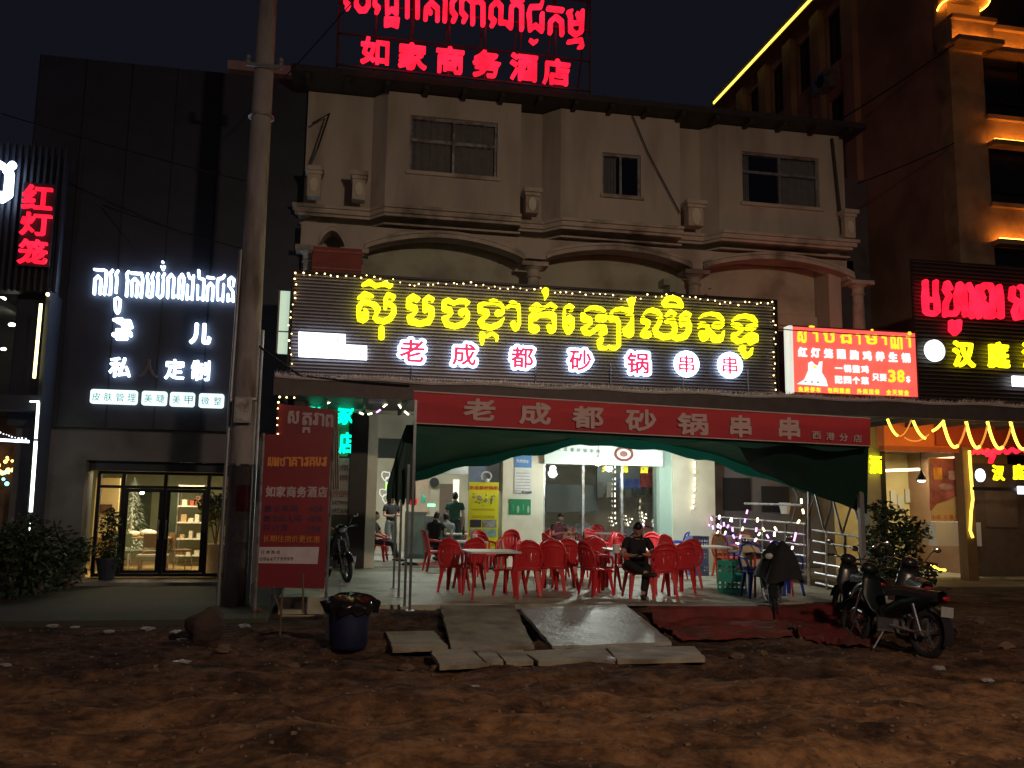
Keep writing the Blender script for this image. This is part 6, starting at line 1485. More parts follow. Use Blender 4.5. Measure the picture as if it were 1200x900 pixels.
# banner on the big window
wbn = thing('window_banner', 'white printed banner with a round emblem along the top of the big window', 'banner')
P = [[B(638+139*i/24, 523+9*j/3*(1+0) + (0 if j < 3 else 0), YG-.32) for i in range(25)] for j in range(2)]
e = arr(638, 522, 777, 545, YG-.45)
link('sheet', MB().box(e[0], e[1], YG-.45, YG-.44, e[2], e[3]), mat('white_banner_sheet', (.66,.74,.70), .6, .06, 2), wbn)
text_row('老成都砂锅串串', 655, 526, 701, 529, 4.4, YG-.46, mat('green_grey_ink', (.16,.22,.20), .5), wbn, joined='banner_lettering', res=24)
ce = B(731, 532, YG-.46)
link('emblem_ring', MB().tube([(ce.x+.21*math.cos(a/24*2*math.pi), YG-.46, ce.z+.15*math.sin(a/24*2*math.pi)) for a in range(25)], .035, 6), mat('dark_red_brown_ink', (.22,.07,.06), .5), wbn)
link('emblem_centre', MB().ball(ce, .10, .008, .07, 10, 8), MATS['dark_red_brown_ink'], wbn)
ynn = thing('hotpot_neon', 'small yellow lit Chinese characters high inside the big window', 'sign')
for ch, u in (('火',710), ('锅',731), ('店',755)): char(ch, u, 549+(u-710)*.03, 8.5, YG+.35, emit('soft_yellow_neon', (.95,.80,.05), .9), ynn, wpx=10, bold=.012, depth=.03, res=34)
# fridge and counter with a green lit display inside
frd = thing('glass_fridge', 'glass door drinks fridge with a green lit top inside left', 'fridge')
e = arr(476, 600, 499, 640, 23.4)
link('cabinet', MB().box(e[0], e[1], 23.4, 24.0, TZ+.03, TZ+1.25), mat('grey_green_cabinet', (.16,.20,.19), .4), frd)
link('glass_door', MB().box(e[0]+.05, e[1]-.05, 23.38, 23.398, TZ+.15, TZ+1.15), mat('fridge_glass_pane', (.22,.30,.28), .12), frd)
ctr = thing('service_counter', 'dark service counter with a green lit strip deep inside', 'counter')
e = arr(497, 590, 545, 620, 25.2)
link('body', MB().box(e[0], e[1], 25.2, 25.9, TZ+.03, TZ+1.1), mat('counter_dark', (.05,.05,.05), .5), ctr)
link('green_strip', slab(501, 590.5, 510, 593.5, 25.15, .03), emit('green_glow', (.15,1,.3), 3), ctr)
link('bottles', MB().lathe([(.04,0),(.04,.2),(.015,.27),(.015,.32)], tuple(B(495,590,25.4)), 10).lathe([(.05,0),(.05,.16),(.02,.2)], tuple(B(497,589,25.5)), 10), mat('teal_bottle', (.05,.25,.18), .3), ctr)
wc_ = thing('wall_clock', 'small round dark clock on the back wall inside', 'clock'); c = B(509, 565, 26.85)
link('rim', MB().lathe([(0,-.02),(.14,-.02),(.14,.02),(0,.02)], c, 20, Matrix.Rotation(math.pi/2, 4, 'X')), m_black, wc_)
rlp = thing('red_lantern', 'small red round lantern with a white spot hanging inside left', 'lantern'); c = B(484, 587, 22.6)
link('shade', MB().ball(c, .11, .11, .13, 14, 10), emit('red_lantern_glow', (.7,.02,.03), .5), rlp); link('spot', MB().ball(c+Vector((0,-.11,0)), .025, n=8, k=6), m_d3, rlp); link('cord', MB().tube([c+Vector((0,0,.12)), (c.x, c.y, 3.69)], .006, 4), m_black, rlp)
gsn = thing('shop_neon', 'white neon flower outline with a small green light inside the left opening', 'sign')
for (u, v, r_) in ((452,557,.10), (456,563,.09), (449,577,.09), (453,584,.10)):
    c = B(u, v, 22.0); link('neon_tube', MB().tube([(c.x+r_*math.cos(a/10*6.283), 22.0, c.z+r_*(1+.3*math.sin(a*2))*math.sin(a/10*6.283)) for a in range(11)], .014, 6), emit('soft_white_neon', (.8,.8,.75), .9), gsn)
link('green_light', slab(452, 565, 457, 573, 22.02, .03), emit('lime_glow', (.35,1,.15), 2), gsn)

# ---- light strings on the pillar and fence (colour dashes)
def dashes(pts, Xf, mts, parent, r=.016, ln=.055, gap=.09, seed=0):
    P = [Xf(u, v) for u, v in pts]; rr = random.Random(seed); groups = {}
    d = 0; 
    for a, b in zip(P[:-1], P[1:]):
        L = (b-a).length; t = 0; dr = (b-a).normalized()
        while t+ln < L:
            mt = rr.choice(mts); groups.setdefault(mt.name, (mt, MB()))[1].tube([a+dr*t, a+dr*(t+ln)], r, 6); t += ln+gap
    for mt, m in groups.values(): link('light_tubes', m, mt, parent, kind='stuff')
    link('wire', MB().tube(P, .004, 4), m_black, parent)
ps = thing('pillar_lights', 'warm white light string hanging down the cream pillar right of the big window', 'string lights')
dashes([(813.5,529),(814,545),(814.5,560),(813.5,580),(812.5,593),(810,602)], lambda u, v: B(u, v, YG-.36), [emit('dash_warm', (1,.85,.62), 4)], ps, .02, .07, .055)
ps2 = thing('window_lights', 'thin white light string hanging inside the big window', 'string lights')
dashes([(721,546),(721,560),(720.5,580),(721,600),(721,612)], lambda u, v: B(u, v, YG-.1), [MATS['dash_warm']], ps2, .010, .05, .07)
for k, (pts, lab) in enumerate((([(716,606),(718,616),(724,612)], 'left'), ([(733,604),(736,616),(742,606)], 'middle'), ([(752,600),(754,616),(757,602),(758,612)], 'right'))):
    t = thing('window_reflex_lights', 'little white light cluster low in the big window, %s of three' % {'left':'nearest the pillar with notices', 'middle':'middle', 'right':'nearest the teal pillar'}[lab], 'string lights'); dashes(pts, lambda u, v: B(u, v, YG-.08), [MATS['dash_warm']], t, .012, .03, .06, k)
XFn = 8.9
XQ = lambda u, v: XP(u, v, XFn)
fl_ = thing('fence_lights', 'violet and warm light string zigzagging along the railing and up the lattice fence', 'string lights')
mts3 = [emit('dash_fence_warm', (1,.85,.5), 4.5), m_d2, emit('dash_fence_white', (.9,.85,1), 5), emit('dash_fence_pink', (1,.35,.8), 3)]
for j, pts in enumerate(([(808,598),(812,615),(815,629),(819,608),(822,625)], [(828,606),(831,627),(836,606),(840,628)], [(846,604),(843,625),(851,612),(852,626),(860,607),(862,627),(867,640),(875.5,612),(879,597)], [(891,607),(887.6,634),(897,619),(910,641),(911,618),(918,629)], [(931,645),(935,629),(938,613),(945,602),(942.6,590),(942,575)])):
    dashes(pts, lambda u, v: XQ(u, v)+Vector((-.06, 0, 0)), mts3, fl_, .020, .09, .13, j+3)
# ---- fence: railing and lattice with triangle crown
fe = thing('steel_fence', 'grey steel railing and lattice fence with a triangle crown on the right terrace side', 'fence', tuple(XQ(1013, 700)))
def bar(a, b, r=.018, nm='bar', mt=None): return link(nm, MB().tube([tuple(XQ(*a)), tuple(XQ(*b))], r*1.3, 6), mt or m_steel, fe)
for a, b in (((952,621),(1012,630)), ((953,634),(1012,643.5)), ((954,647),(1012,657)), ((954,659),(1012,669.5)), ((955,671),(1010,682)), ((956,683),(992,691))): bar(a, b, .016, 'rail')
for u, v0__, v1__ in ((948,560,690), (969,622,696), (990,626,699)): bar((u, v0__), (u, v1__), .022, 'post')
zz = [(951,560),(966,622),(976,585),(987,626),(999,587),(1012,630)]
for a, b in zip(zz[:-1], zz[1:]): bar(a, b, .016, 'brace')
bar((925,562), (948,560), .014, 'brace'); bar((925,562), (935,583), .014, 'brace'); bar((935,583), (927,615), .014, 'brace'); bar((943,615), (958,572), .014, 'brace')
for v_ in (0, 10, 20, 30, 38): bar((812,603+v_), (945,614+v_*1.25), .013, 'rail')
for u in (826,845,868,894,921,943): t = (u-812)/133; bar((u, 603+11*t), (u, 643+22*t), .016, 'post')
bar((873,590), (940,592), .02, 'rail')
dst = thing('bucket', 'small white bucket standing beyond the railing', 'bucket'); p = B(920, 600, 20.5)
link('shell', MB().lathe([(.10,0),(.15,.28),(.14,.28),(.09,.02)], (p.x, p.y, p.z-.05), 16), m_paper, dst)
# dark garden furniture shapes beyond the railing
bgw = thing('back_yard_wall', 'grey wall with dark openings beyond the railing', 'wall')
link('masonry', MB().box(9.3, 12.4, 20.75, 21.0, 0, 3.6), mat('dim_yard_wall', (.17,.16,.13), .8, .3, 1), bgw)
for (a, b, c_, d_) in ((848,560,880,598), (893,570,925,600), (945,545,985,580)): link('opening', slab(a, b, c_, d_, YG-.03, .025), m_darkroom, bgw)
# ================================================================ MOTORBIKES
m_tyre = mat('tyre_rubber', (.018,.018,.019), .8, .2, 20); m_rim = mat('alloy_rim', (.22,.22,.23), .4, .1, 9, metal=.8); m_seatb = mat('black_vinyl', (.02,.02,.022), .45, .15, 12)
m_chrome = mat('chrome', (.65,.66,.68), .18, .05, 9, metal=1.0)
def wheel(parent, x, name='wheel', r=.285, w=.045):
    Mx = Matrix.Rotation(math.pi/2, 4, 'X')
    prof = []
    for i in range(13):
        a = i/12*2*math.pi; prof.append((r-w+w*math.cos(a), w*math.sin(a)*.9))
    wb = MB().lathe(prof, (x, 0, r), 28, Mx); wb.f = wb.f[:-2]
    o = link(name, wb.mesh(name, True), m_tyre, parent)
    rm = MB(); n = 28; rr_ = r-2*w+.01
    rm.tube([(x+rr_*math.cos(i/n*2*math.pi), 0, r+rr_*math.sin(i/n*2*math.pi)) for i in range(n+1)], .014, 6)
    for k in range(5):
        a = k/5*2*math.pi+.3; rm.tube([(x+.03*math.cos(a), 0, r+.03*math.sin(a)), (x+rr_*math.cos(a), 0, r+rr_*math.sin(a))], [.016,.011], 6)
    rm.lathe([(.0,-.05),(.035,-.05),(.035,.05),(0,.05)], (x, 0, r), 12, Mx)
    link('rim', rm, m_rim, o)
    ds_ = MB().lathe([(.045,.055),(.10,.055),(.10,.06),(.045,.06)], (x, 0, r), 20, Mx); link('brake_disc', ds_, m_chrome, o)
def moto(name, lab, paint, world=False):
    t = thing(name, lab, 'motorbike', world=False)     # front wheel at +X
    wheel(t, .62, 'front_wheel'); wheel(t, -.62, 'rear_wheel')
    # leg shield and step-through frame
    b = MB()
    def loft(secs, n=14):
        base = len(b.v)
        for (c, ry, rz, tilt) in secs:
            for k in range(n):
                a = 2*math.pi*k/n; q = Vector((0, ry*math.cos(a), rz*math.sin(a))); q = Matrix.Rotation(tilt, 3, 'Y') @ q; b.v.append((c[0]+q.x, c[1]+q.y, c[2]+q.z))
        for i in range(len(secs)-1):
            for k in range(n):
                a = base+i*n+k; c2 = base+i*n+(k+1) % n; b.f.append((a, c2, c2+n, a+n))
        b.f.append(tuple(base+k for k in range(n))); b.f.append(tuple(base+(len(secs)-1)*n+k for k in reversed(range(n))))
    loft([((-.88,0,.74),.03,.025,.2), ((-.75,0,.72),.09,.06,.1), ((-.5,0,.66),.13,.11,0), ((-.25,0,.60),.12,.12,0), ((-.02,0,.50),.09,.10,.2), ((.12,0,.46),.07,.09,.5)])
    loft([((.12,0,.42),.07,.08,.9), ((.25,0,.50),.16,.05,1.2), ((.33,0,.66),.19,.05,1.35), ((.38,0,.84),.15,.06,1.3), ((.40,0,.94),.11,.07,1.2)])
    link('body_panels', b.mesh('body_panels', True), paint, t)
    s = MB()
    P = []
    for i in range(13):
        u = i/12; x = .02-.84*u; w = .105+.035*math.sin(math.pi*u)-.03*u; z = .765+.035*u+.02*math.sin(u*5); P.append([(x, w*a, z+.035*(1-a*a)-(.03 if abs(a) > .9 else 0)) for a in (-1,-.8,-.4,0,.4,.8,1)])
    s.grid(P); s.grid([[(x, y*.95, z-.07) for x, y, z in r_] for r_ in P]); s.grid([[P[i][0] for i in range(13)], [(P[i][0][0], P[i][0][1]*.95, P[i][0][2]-.07) for i in range(13)]]); s.grid([[P[i][-1] for i in range(13)], [(P[i][-1][0], P[i][-1][1]*.95, P[i][-1][2]-.07) for i in range(13)]])
    link('saddle', s.mesh('saddle', True), m_seatb, t)
    f = MB()
    for y in (-.07, .07): f.tube([(.62, y, .285), (.52, y, .58), (.44, y*.8, .80)], .018, 8)
    f.tube([(.44, 0, .78), (.38, 0, .98)], .022, 8)
    link('fork', f, m_chrome, t)
    h = MB().tube([(.33,-.34,1.02), (.37,-.22,1.03), (.40,-.06,.99), (.40,.06,.99), (.37,.22,1.03), (.33,.34,1.02)], .012, 8); ho = link('handlebar', h, m_chrome, t)
    for y in (-1, 1): link('grip', MB().tube([(.34,y*.25,1.028), (.325,y*.36,1.018)], .019, 8), m_seatb, ho)
    hc = MB().ball((.44, 0, .99), .10, .12, .085, 14, 10); link('headlight_cowl', hc.mesh('c', True), paint, t)
    link('headlight', MB().ball((.515, 0, .975), .035, .065, .05, 12, 8).mesh('h', True), mat('lamp_lens', (.55,.58,.58), .12, .05), t)
    for y in (-1, 1):
        o = link('mirror', MB().tube([(.36,y*.20,1.04), (.34,y*.26,1.16), (.33,y*.30,1.20)], .007, 6), m_seatb, t); link('mirror_glass', MB().ball((.325,y*.34,1.22), .012, .055, .038, 12, 8).mesh('g', True), m_chrome, o)
    fe_ = MB(); fe_.grid([[(.62+.315*math.cos(a), y, .285+.315*math.sin(a)+(-.02 if abs(y) > .05 else 0)) for a in [R(q) for q in range(20, 171, 15)]] for y in (-.065,-.04,0,.04,.065)]); link('front_mudguard', fe_.mesh('m', True), paint, t)
    fr_ = MB(); fr_.grid([[(-.62+.33*math.cos(a), y, .30+.33*math.sin(a)) for a in [R(q) for q in range(60, 201, 14)]] for y in (-.07,-.04,0,.04,.07)]); link('rear_mudguard', fr_.mesh('m', True), m_seatb, t)
    e = MB().box(-.15, .12, -.09, .09, .24, .40); e.tube([(.12,0,.33), (.22,0,.35)], .07, 10); e.tube([(.0,0,.25),(.0,-.20,.24)], .012, 6).tube([(.0,0,.25),(.0,.20,.24)], .012, 6); link('engine', e, mat('engine_alloy', (.22,.22,.23), .45, .2, 20, metal=.6), t)
    link('exhaust', MB().tube([(.15,-.10,.28), (-.1,-.13,.22), (-.35,-.15,.27), (-.85,-.17,.36)], [.016,.018,.042,.048], 10).mesh('e', True), m_chrome, t)
    link('swing_arm', MB().tube([(-.1,-.09,.32), (-.62,-.075,.285)], .02, 6).tube([(-.1,.09,.32), (-.62,.075,.285)], .02, 6), m_grey, t)
    for y in (-1, 1): link('shock_absorber', MB().tube([(-.60,y*.10,.31), (-.48,y*.12,.62)], .022, 8), m_chrome, t)
    link('tail_light', MB().ball((-.88, 0, .73), .03, .06, .03, 10, 6), mat('red_lens', (.35,.01,.01), .2), t)
    link('number_plate', MB().box(-.905,-.895,-.09,.09,.52,.64, Matrix.Translation((0,0,0))), mat('plate_white', (.30,.31,.31), .4, .1, 20), t)
    link('side_stand', MB().tube([(.02,.08,.24), (.0,.24,.012)], .010, 6), m_grey, t)
    link('rear_rack', MB().tube([(-.6,-.1,.80), (-.85,-.09,.86), (-.95,0,.86), (-.85,.09,.86), (-.6,.1,.80)], .009, 6), m_chrome, t)
    return t
m_pblack = mat('black_bike_paint', (.02,.022,.025), .25, .1, 6, coat=.6); m_pgreen = mat('dark_teal_bike_paint', (.006,.012,.013), .4, .1, 6); m_pred = mat('dark_red_bike_paint', (.16,.012,.014), .25, .1, 6, coat=.6)
def mlean(o, x, y, z, rz, lean=6): o.location = (x, y, z); o.rotation_euler = (R(lean), 0, R(rz))
k1 = moto('motorbike', 'dark green motorbike parked nearest the street with its number plate toward the viewer', m_pgreen)
p1 = G(1068, 768, 0); mlean(k1, p1.x, p1.y+.45, hgt(p1.x, p1.y)+.0, 98, 7); k1['group'] = 'motorbikes parked around the terrace'
def mcopy(x, y, z, rz, lab, lean=6, paint=None):
    c = copy_thing(k1, (x, y, z), R(rz), lab); c.rotation_euler = (R(lean), 0, R(rz))
    if paint:
        for ch in c.children:
            if ch.type == 'MESH' and ch.data.materials and ch.data.materials[0] == m_pgreen:
                ch.data = ch.data.copy(); ch.data.materials[0] = paint
    return c
p2 = G(1020, 742, 0); mcopy(p2.x-.05, p2.y+.35, hgt(p2.x, p2.y), 78, 'black motorbike parked against the dark green one, left of it', 7, m_pblack)
p2b = G(1096, 755, 0); mcopy(p2b.x+.15, p2b.y+.75, hgt(p2b.x, p2b.y+.75)-.01, 66, 'black motorbike parked just right of and behind the dark green one', 7, m_pblack)
p3 = G(932, 724, .1); b3 = mcopy(p3.x, p3.y+.55, .04, -118, 'black motorbike under a dark cloth at the right end of the terrace edge', 6, m_pblack)
p4 = G(1128, 672, .05); mcopy(p4.x+.1, p4.y, .03, 28, 'dark red motorbike by the brown pillar with the rope light', 8, m_pred)
p5 = G(1152, 668, .05); mcopy(p5.x+.2, p5.y+.2, .03, 34, 'black motorbike right of the dark red one', 8, m_pblack)
p6 = G(1196, 672, .05); b6 = mcopy(p6.x+.6, p6.y, .03, 20, 'motorbike with a lit tail light at the right edge of the photo', 8, m_pblack)
tlb = thing('tail_lamp', 'small red lit tail lamp of the motorbike at the right edge', 'lamp'); c_ = B(1182, 639, p6.y-.3)
link('lens', MB().ball(c_, .04, .03, .035, 10, 6), emit('tail_glow', (1,.05,.10), 4), tlb)
p7 = G(393, 668, TZ); mcopy(-.02, 17.6, TZ-.012, -72, 'grey motorbike standing behind the tall red price board', 6, m_pblack)
# cloth over the handlebar of the third bike
cv = thing('bike_cover', 'dark cloth thrown over the handlebar of the motorbike at the terrace edge', 'cloth')
P = []
cx, cy = p3.x-.12, p3.y+.2
for j in range(13):
    s = j/12; row = []
    for i in range(25):
        a = 2*math.pi*i/24; r_ = (.10+.34*s**.8)*(1+.16*math.sin(a*5+s*2)+.08*math.sin(a*9)); z = 1.20-.55*s**1.3+.04*math.sin(a*3)
        row.append((cx+r_*math.cos(a)*.75, cy+r_*math.sin(a), z))
    P.append(row)
link('cloth', MB().grid(P).mesh('cloth', True), m_blackcloth, cv)

# ================================================================ PLANTS
m_leaf = mat('dark_leaf', (.028,.050,.020), .55, .5, 6); m_leaf2 = mat('olive_leaf', (.08,.10,.04), .6, .5, 6); m_bark = mat('bark', (.12,.08,.055), .9, .3, 12)
def leaves(m, c, R3, n, ls, rr, droop=.2):
    for _ in range(n):
        while True:
            d = Vector((rr.uniform(-1,1), rr.uniform(-1,1), rr.uniform(-1,1)))
            if .25 < d.length < 1: break
        p = Vector(c)+Vector((d.x*R3[0], d.y*R3[1], d.z*R3[2]))
        a = Vector((rr.gauss(0,1), rr.gauss(0,1), rr.gauss(0,.6)-droop)).normalized(); b = a.cross(Vector((rr.gauss(0,1), rr.gauss(0,1), rr.gauss(0,1)))).normalized(); l = ls*rr.uniform(.6,1.3)
        i = len(m.v); m.v += [tuple(p), tuple(p+a*l*.45+b*l*.22), tuple(p+a*l), tuple(p+a*l*.45-b*l*.22)]; m.f.append((i, i+1, i+2, i+3))
def bush(name, lab, cat, base, blobs, mt, ls=.09, seed=1, dens=900, grp=None, stems=5):
    rr = random.Random(seed); t = thing(name, lab, cat, tuple(base), grp); m = MB(); st = MB(); base = Vector(base)
    for (dx, dy, dz, rx, ry, rz) in blobs:
        c = base+Vector((dx, dy, dz)); leaves(m, c, (rx, ry, rz), int(dens*rx*rz*8), ls, rr)
        for _ in range(max(1, stems//2)):
            e = c+Vector((rr.uniform(-.5,.5)*rx, rr.uniform(-.5,.5)*ry, rr.uniform(-.4,.4)*rz)); mid = base.lerp(e, .5)+Vector((rr.uniform(-.05,.05), 0, .05)); st.tube([base, mid, e], [.022,.016,.006], 6)
    link('foliage', m, mt, t); link('stem', st, m_bark, t); return t
q = G(1045, 700, .1)
bush('shrub', 'dark leafy shrub in a pot between the lattice fence and the motorbikes', 'shrub', (q.x, q.y, .35), [(-.35,0,.1,.4,.35,.3), (.5,0,.2,.45,.35,.3), (-.1,0,.35,.45,.4,.3), (.35,.1,.75,.35,.3,.35), (-.25,0,.8,.35,.3,.3), (.15,0,1.15,.4,.3,.28), (.65,.1,1.0,.28,.25,.2), (-.1,.1,1.4,.25,.2,.2), (.05,0,.05,.5,.35,.25)], m_leaf, .13, 2, 330)
pt = thing('plant_pot', 'wide dark pot that holds the shrub by the lattice fence', 'pot', (q.x, q.y, 0)); link('shell', MB().lathe([(.25,.0),(.36,.42),(.38,.42),(.38,.46),(.34,.46),(.33,.40)], (q.x, q.y, 0.02), 20), mat('dark_clay', (.09,.05,.04), .8), pt)
q = G(1072, 655, .05); bush('shrub', 'thin tall shrub in front of the orange fascia shop window', 'shrub', (q.x, q.y, .08), [(-.3,0,1.2,.35,.3,.35), (.2,0,1.7,.45,.3,.4), (.6,0,1.1,.35,.3,.3), (0,0,.7,.5,.4,.35)], m_leaf, .14, 5, 260)
for i, (u, v, w, h_) in enumerate(((10,702,1.0,1.15), (42,698,.85,1.0), (78,690,.6,.8))):
    q = G(u, v, .04); bush('hedge_plant', ('dark hedge plant at the left edge of the forecourt','dark hedge plant second from the left edge','dark hedge plant nearest the glazed shop front')[i], 'shrub', (q.x, q.y, .04), [(0,0,h_*.5,w*.6,.5,h_*.5), (.2,0,h_*.9,w*.4,.4,h_*.35), (-.3,0,h_*.75,w*.4,.4,h_*.35)], m_leaf, .13, 20+i, 260, 'dark hedge plants on the left')
# planter wall by the hedge
pw2 = thing('planter_wall', 'low grey planter wall between the hedge plants and the shop step', 'wall'); link('masonry', MB().box(-6.35, -5.45, 17.9, 19.0, 0, .95).box(-6.4, -5.4, 17.85, 19.03, .951, 1.0), m_greywall, pw2)
# potted plants at the shop window
q = B(124, 672, 19.25); bush('potted_plant', 'dark potted plant outside the left pane of the shop front', 'plant', (q.x, 19.3, .5), [(0,0,.25,.22,.2,.35), (.0,0,.75,.2,.18,.3), (.05,0,.0,.25,.2,.2)], m_leaf, .09, 31, 700)
pt = thing('plant_pot', 'dark pot outside the left pane of the shop front', 'pot'); link('shell', MB().lathe([(.14,.11),(.22,.5),(.24,.5),(.24,.54),(.21,.54),(.2,.48)], (q.x, 19.3, 0), 18), m_dark, pt)
q = B(251, 660, 20.3); bush('small_tree', 'small round crowned tree in a pale pot behind the right pane of the shop front', 'tree', (q.x, 20.35, .75), [(0,0,.75,.38,.3,.32), (-.2,0,.95,.25,.25,.2), (.2,0,1.0,.25,.2,.18)], m_leaf2, .11, 33, 620, None, 2)
pt = thing('plant_pot', 'tall pale pot of the small tree behind the right pane', 'pot'); link('shell', MB().lathe([(.20,.11),(.27,.74),(.29,.74),(.29,.78),(.25,.78),(.24,.7)], (q.x, 20.35, 0), 20), mat('pale_pot', (.50,.43,.35), .6), pt)

# ================================================================ INSIDE THE LEFT SHOP
def It(u, v): p = G(u, v, .11); return p
xt = thing('white_tree', 'white artificial tree behind the left glass door', 'artificial tree', tuple(B(156, 640, 23.5)))
rr = random.Random(9); m = MB(); cxx = B(155, 600, 23.2).x; z0t, z1t = .5, 2.25
for k in range(1500):
    s = rr.random()**1.3; r_ = .50*(1-s)*rr.uniform(.5,1); a = rr.uniform(0, 6.28); p = Vector((cxx+r_*math.cos(a), 23.2+r_*math.sin(a), z0t+(z1t-z0t)*s)); d = Vector((math.cos(a), math.sin(a), -.3+rr.uniform(-.4,.4)))*.09; w = Vector((-math.sin(a), math.cos(a), 0))*.012
    m.quad(p-w, p+w, p+d+w*.5, p+d-w*.5)
link('branches', m, mat('frosted_needles', (.55,.68,.66), .7, .15, 5), xt); link('trunk', MB().tube([(cxx,23.2,.11),(cxx,23.2,2.1)], [.04,.01], 8), m_white, xt)
sp = thing('spot_lamp', 'tiny bright ceiling spot seen through the left glass door', 'lamp'); link('bulb', MB().ball(B(166.5, 577, 22.2), .05, n=10, k=8), m_bulbwhite, sp)
def small_table(name, lab, x, y, w, d, h, mt, legm): 
    t = thing(name, lab, 'table', (x, y, .11)); link('tabletop', MB().box(x-w/2, x+w/2, y-d/2, y+d/2, h-.035, h), mt, t)
    for sx in (-1,1):
        for sy in (-1,1): link('leg', MB().tube([(x+sx*(w/2-.05), y+sy*(d/2-.05), h-.036), (x+sx*(w/2-.02), y+sy*(d/2-.02), .112)], .014, 6), legm, t)
    return t
m_wood = mat('light_wood', (.42,.30,.17), .5, .2, 5)
a = It(163, 672); small_table('long_table', 'long wooden table with white cloths behind the left glass door', B(158,630,21.9).x, 21.9, 1.7, .7, .86, m_wood, m_steel)
for (u, v, r_, lab) in ((158,623,.14,'white crumpled cloth on the long table, left one'), (174,622,.18,'bigger white crumpled cloth at the right end of the long table'), (150,627,.07,'small white cup on the long table')):
    c = B(u, v, 21.9); c.z = .86+r_*.45; t = thing('cloth_heap' if r_ > .1 else 'cup', lab, 'cloth' if r_ > .1 else 'cup')
    mm = MB(); n, k = 16, 10
    for i in range(k+1):
        for j in range(n):
            aa, bb = math.pi*i/k, 2*math.pi*j/n; q = 1+.25*noise.noise((3*math.cos(bb)*math.sin(aa)+u, 3*math.sin(bb)*math.sin(aa), 3*math.cos(aa))); mm.v.append((c.x+r_*q*math.sin(aa)*math.cos(bb), c.y+r_*q*math.sin(aa)*math.sin(bb), c.z+r_*.5*q*math.cos(aa)))
    for i in range(k):
        for j in range(n): A0 = i*n+j; B0 = i*n+(j+1) % n; mm.f.append((A0, A0+n, B0+n, B0))
    link('fabric' if r_ > .1 else 'shell', mm.mesh('f', True), m_paper, t)
def wire_chair(name, lab, x, y, rz, mt, seatm):
    t = thing(name, lab, 'chair', world=False); t.location = (x, y, .112); t.rotation_euler = (0,0,R(rz))
    link('seat', MB().box(-.21,.21,-.2,.2,.42,.47), seatm, t); link('backrest', MB().box(-.2,.2,.19,.22,.55,.85), seatm, t)
    for sx in (-1,1):
        link('leg', MB().tube([(sx*.19,-.18,.42),(sx*.2,-.2,0)], .012, 6), mt, t); link('leg', MB().tube([(sx*.19,.2,.85),(sx*.19,.2,.42),(sx*.2,.22,0)], .012, 6), mt, t)
    return t
a = It(176, 665); wire_chair('wooden_chair', 'brown backed chair in front of the long table', B(177,640,21.2).x, 21.2, 200, m_steel, mat('brown_seat', (.22,.15,.10), .6))
wire_chair('wooden_chair', 'green seated chair at the left end of the long table', B(150,640,21.3).x, 21.3, 160, m_steel, mat('green_seat', (.16,.24,.18), .6))
wire_chair('wooden_chair', 'brown chair by the shelf behind the right glass door', B(212,640,21.8).x, 21.8, 120, m_steel, MATS['brown_seat'])
small_table('side_table', 'small white side table between the chairs near the glass doors', B(180,640,20.9).x, 20.9, .6, .4, .52, m_white, m_wood)
sh = thing('display_shelf', 'white shelf with small goods behind the right glass door', 'shelf'); xs0, xs1 = B(208,600,23).x, B(238,600,23).x
fr = MB()
for x in (xs0, xs1): fr.tube([(x,23,.11),(x,23,2.1)], .02, 6).tube([(x,23.4,.11),(x,23.4,2.1)], .02, 6)
link('frame', fr, m_steel, sh)
for z in (.35,.75,1.15,1.55,2.05): link('shelf_board', MB().box(xs0, xs1, 22.98, 23.42, z, z+.03), m_white, sh)
rr = random.Random(4); cols = [mat('goods_%s' % n_, c, .6) for n_, c in (('red',(.45,.08,.06)),('tan',(.5,.35,.2)),('white',(.6,.6,.55)),('brown',(.2,.1,.06)))]
for zi, z in enumerate((.38,.78,1.18,1.58)):
    x = xs0+.08; k = 0
    while x < xs1-.12:
        w = rr.uniform(.08,.16); hh = rr.uniform(.08,.24); mt = rr.choice(cols); o = MB().box(x, x+w, 23.05, 23.25, z+.002, z+hh).mesh('b'); o.materials.append(mt)
        ob = bpy.data.objects.new('goods_box', o); COL.objects.link(ob); tag(ob, '%s box, %s from the left on the %s board of the white shop shelf' % (mt.name.split('_')[1], ('first','second','third','fourth','fifth','sixth')[min(k,5)], ('lowest','second','third','fourth')[zi]), 'box', 'goods on the white shelf'); x += w+rr.uniform(.03,.12); k += 1
pf = thing('picture_frame', 'dark brown framed picture on the warm wall behind the left pane', 'picture'); e = arr(117, 591, 131, 601, 21.76); fo = link('frame', MB().box(e[0], e[1], 21.75, 21.79, e[2], e[3]), mat('dark_brown_wood', (.08,.045,.04), .5), pf); link('print', MB().box(e[0]+.03, e[1]-.03, 21.742, 21.749, e[2]+.03, e[3]-.03), mat('brown_print', (.14,.07,.06), .6, .5, 12), fo)

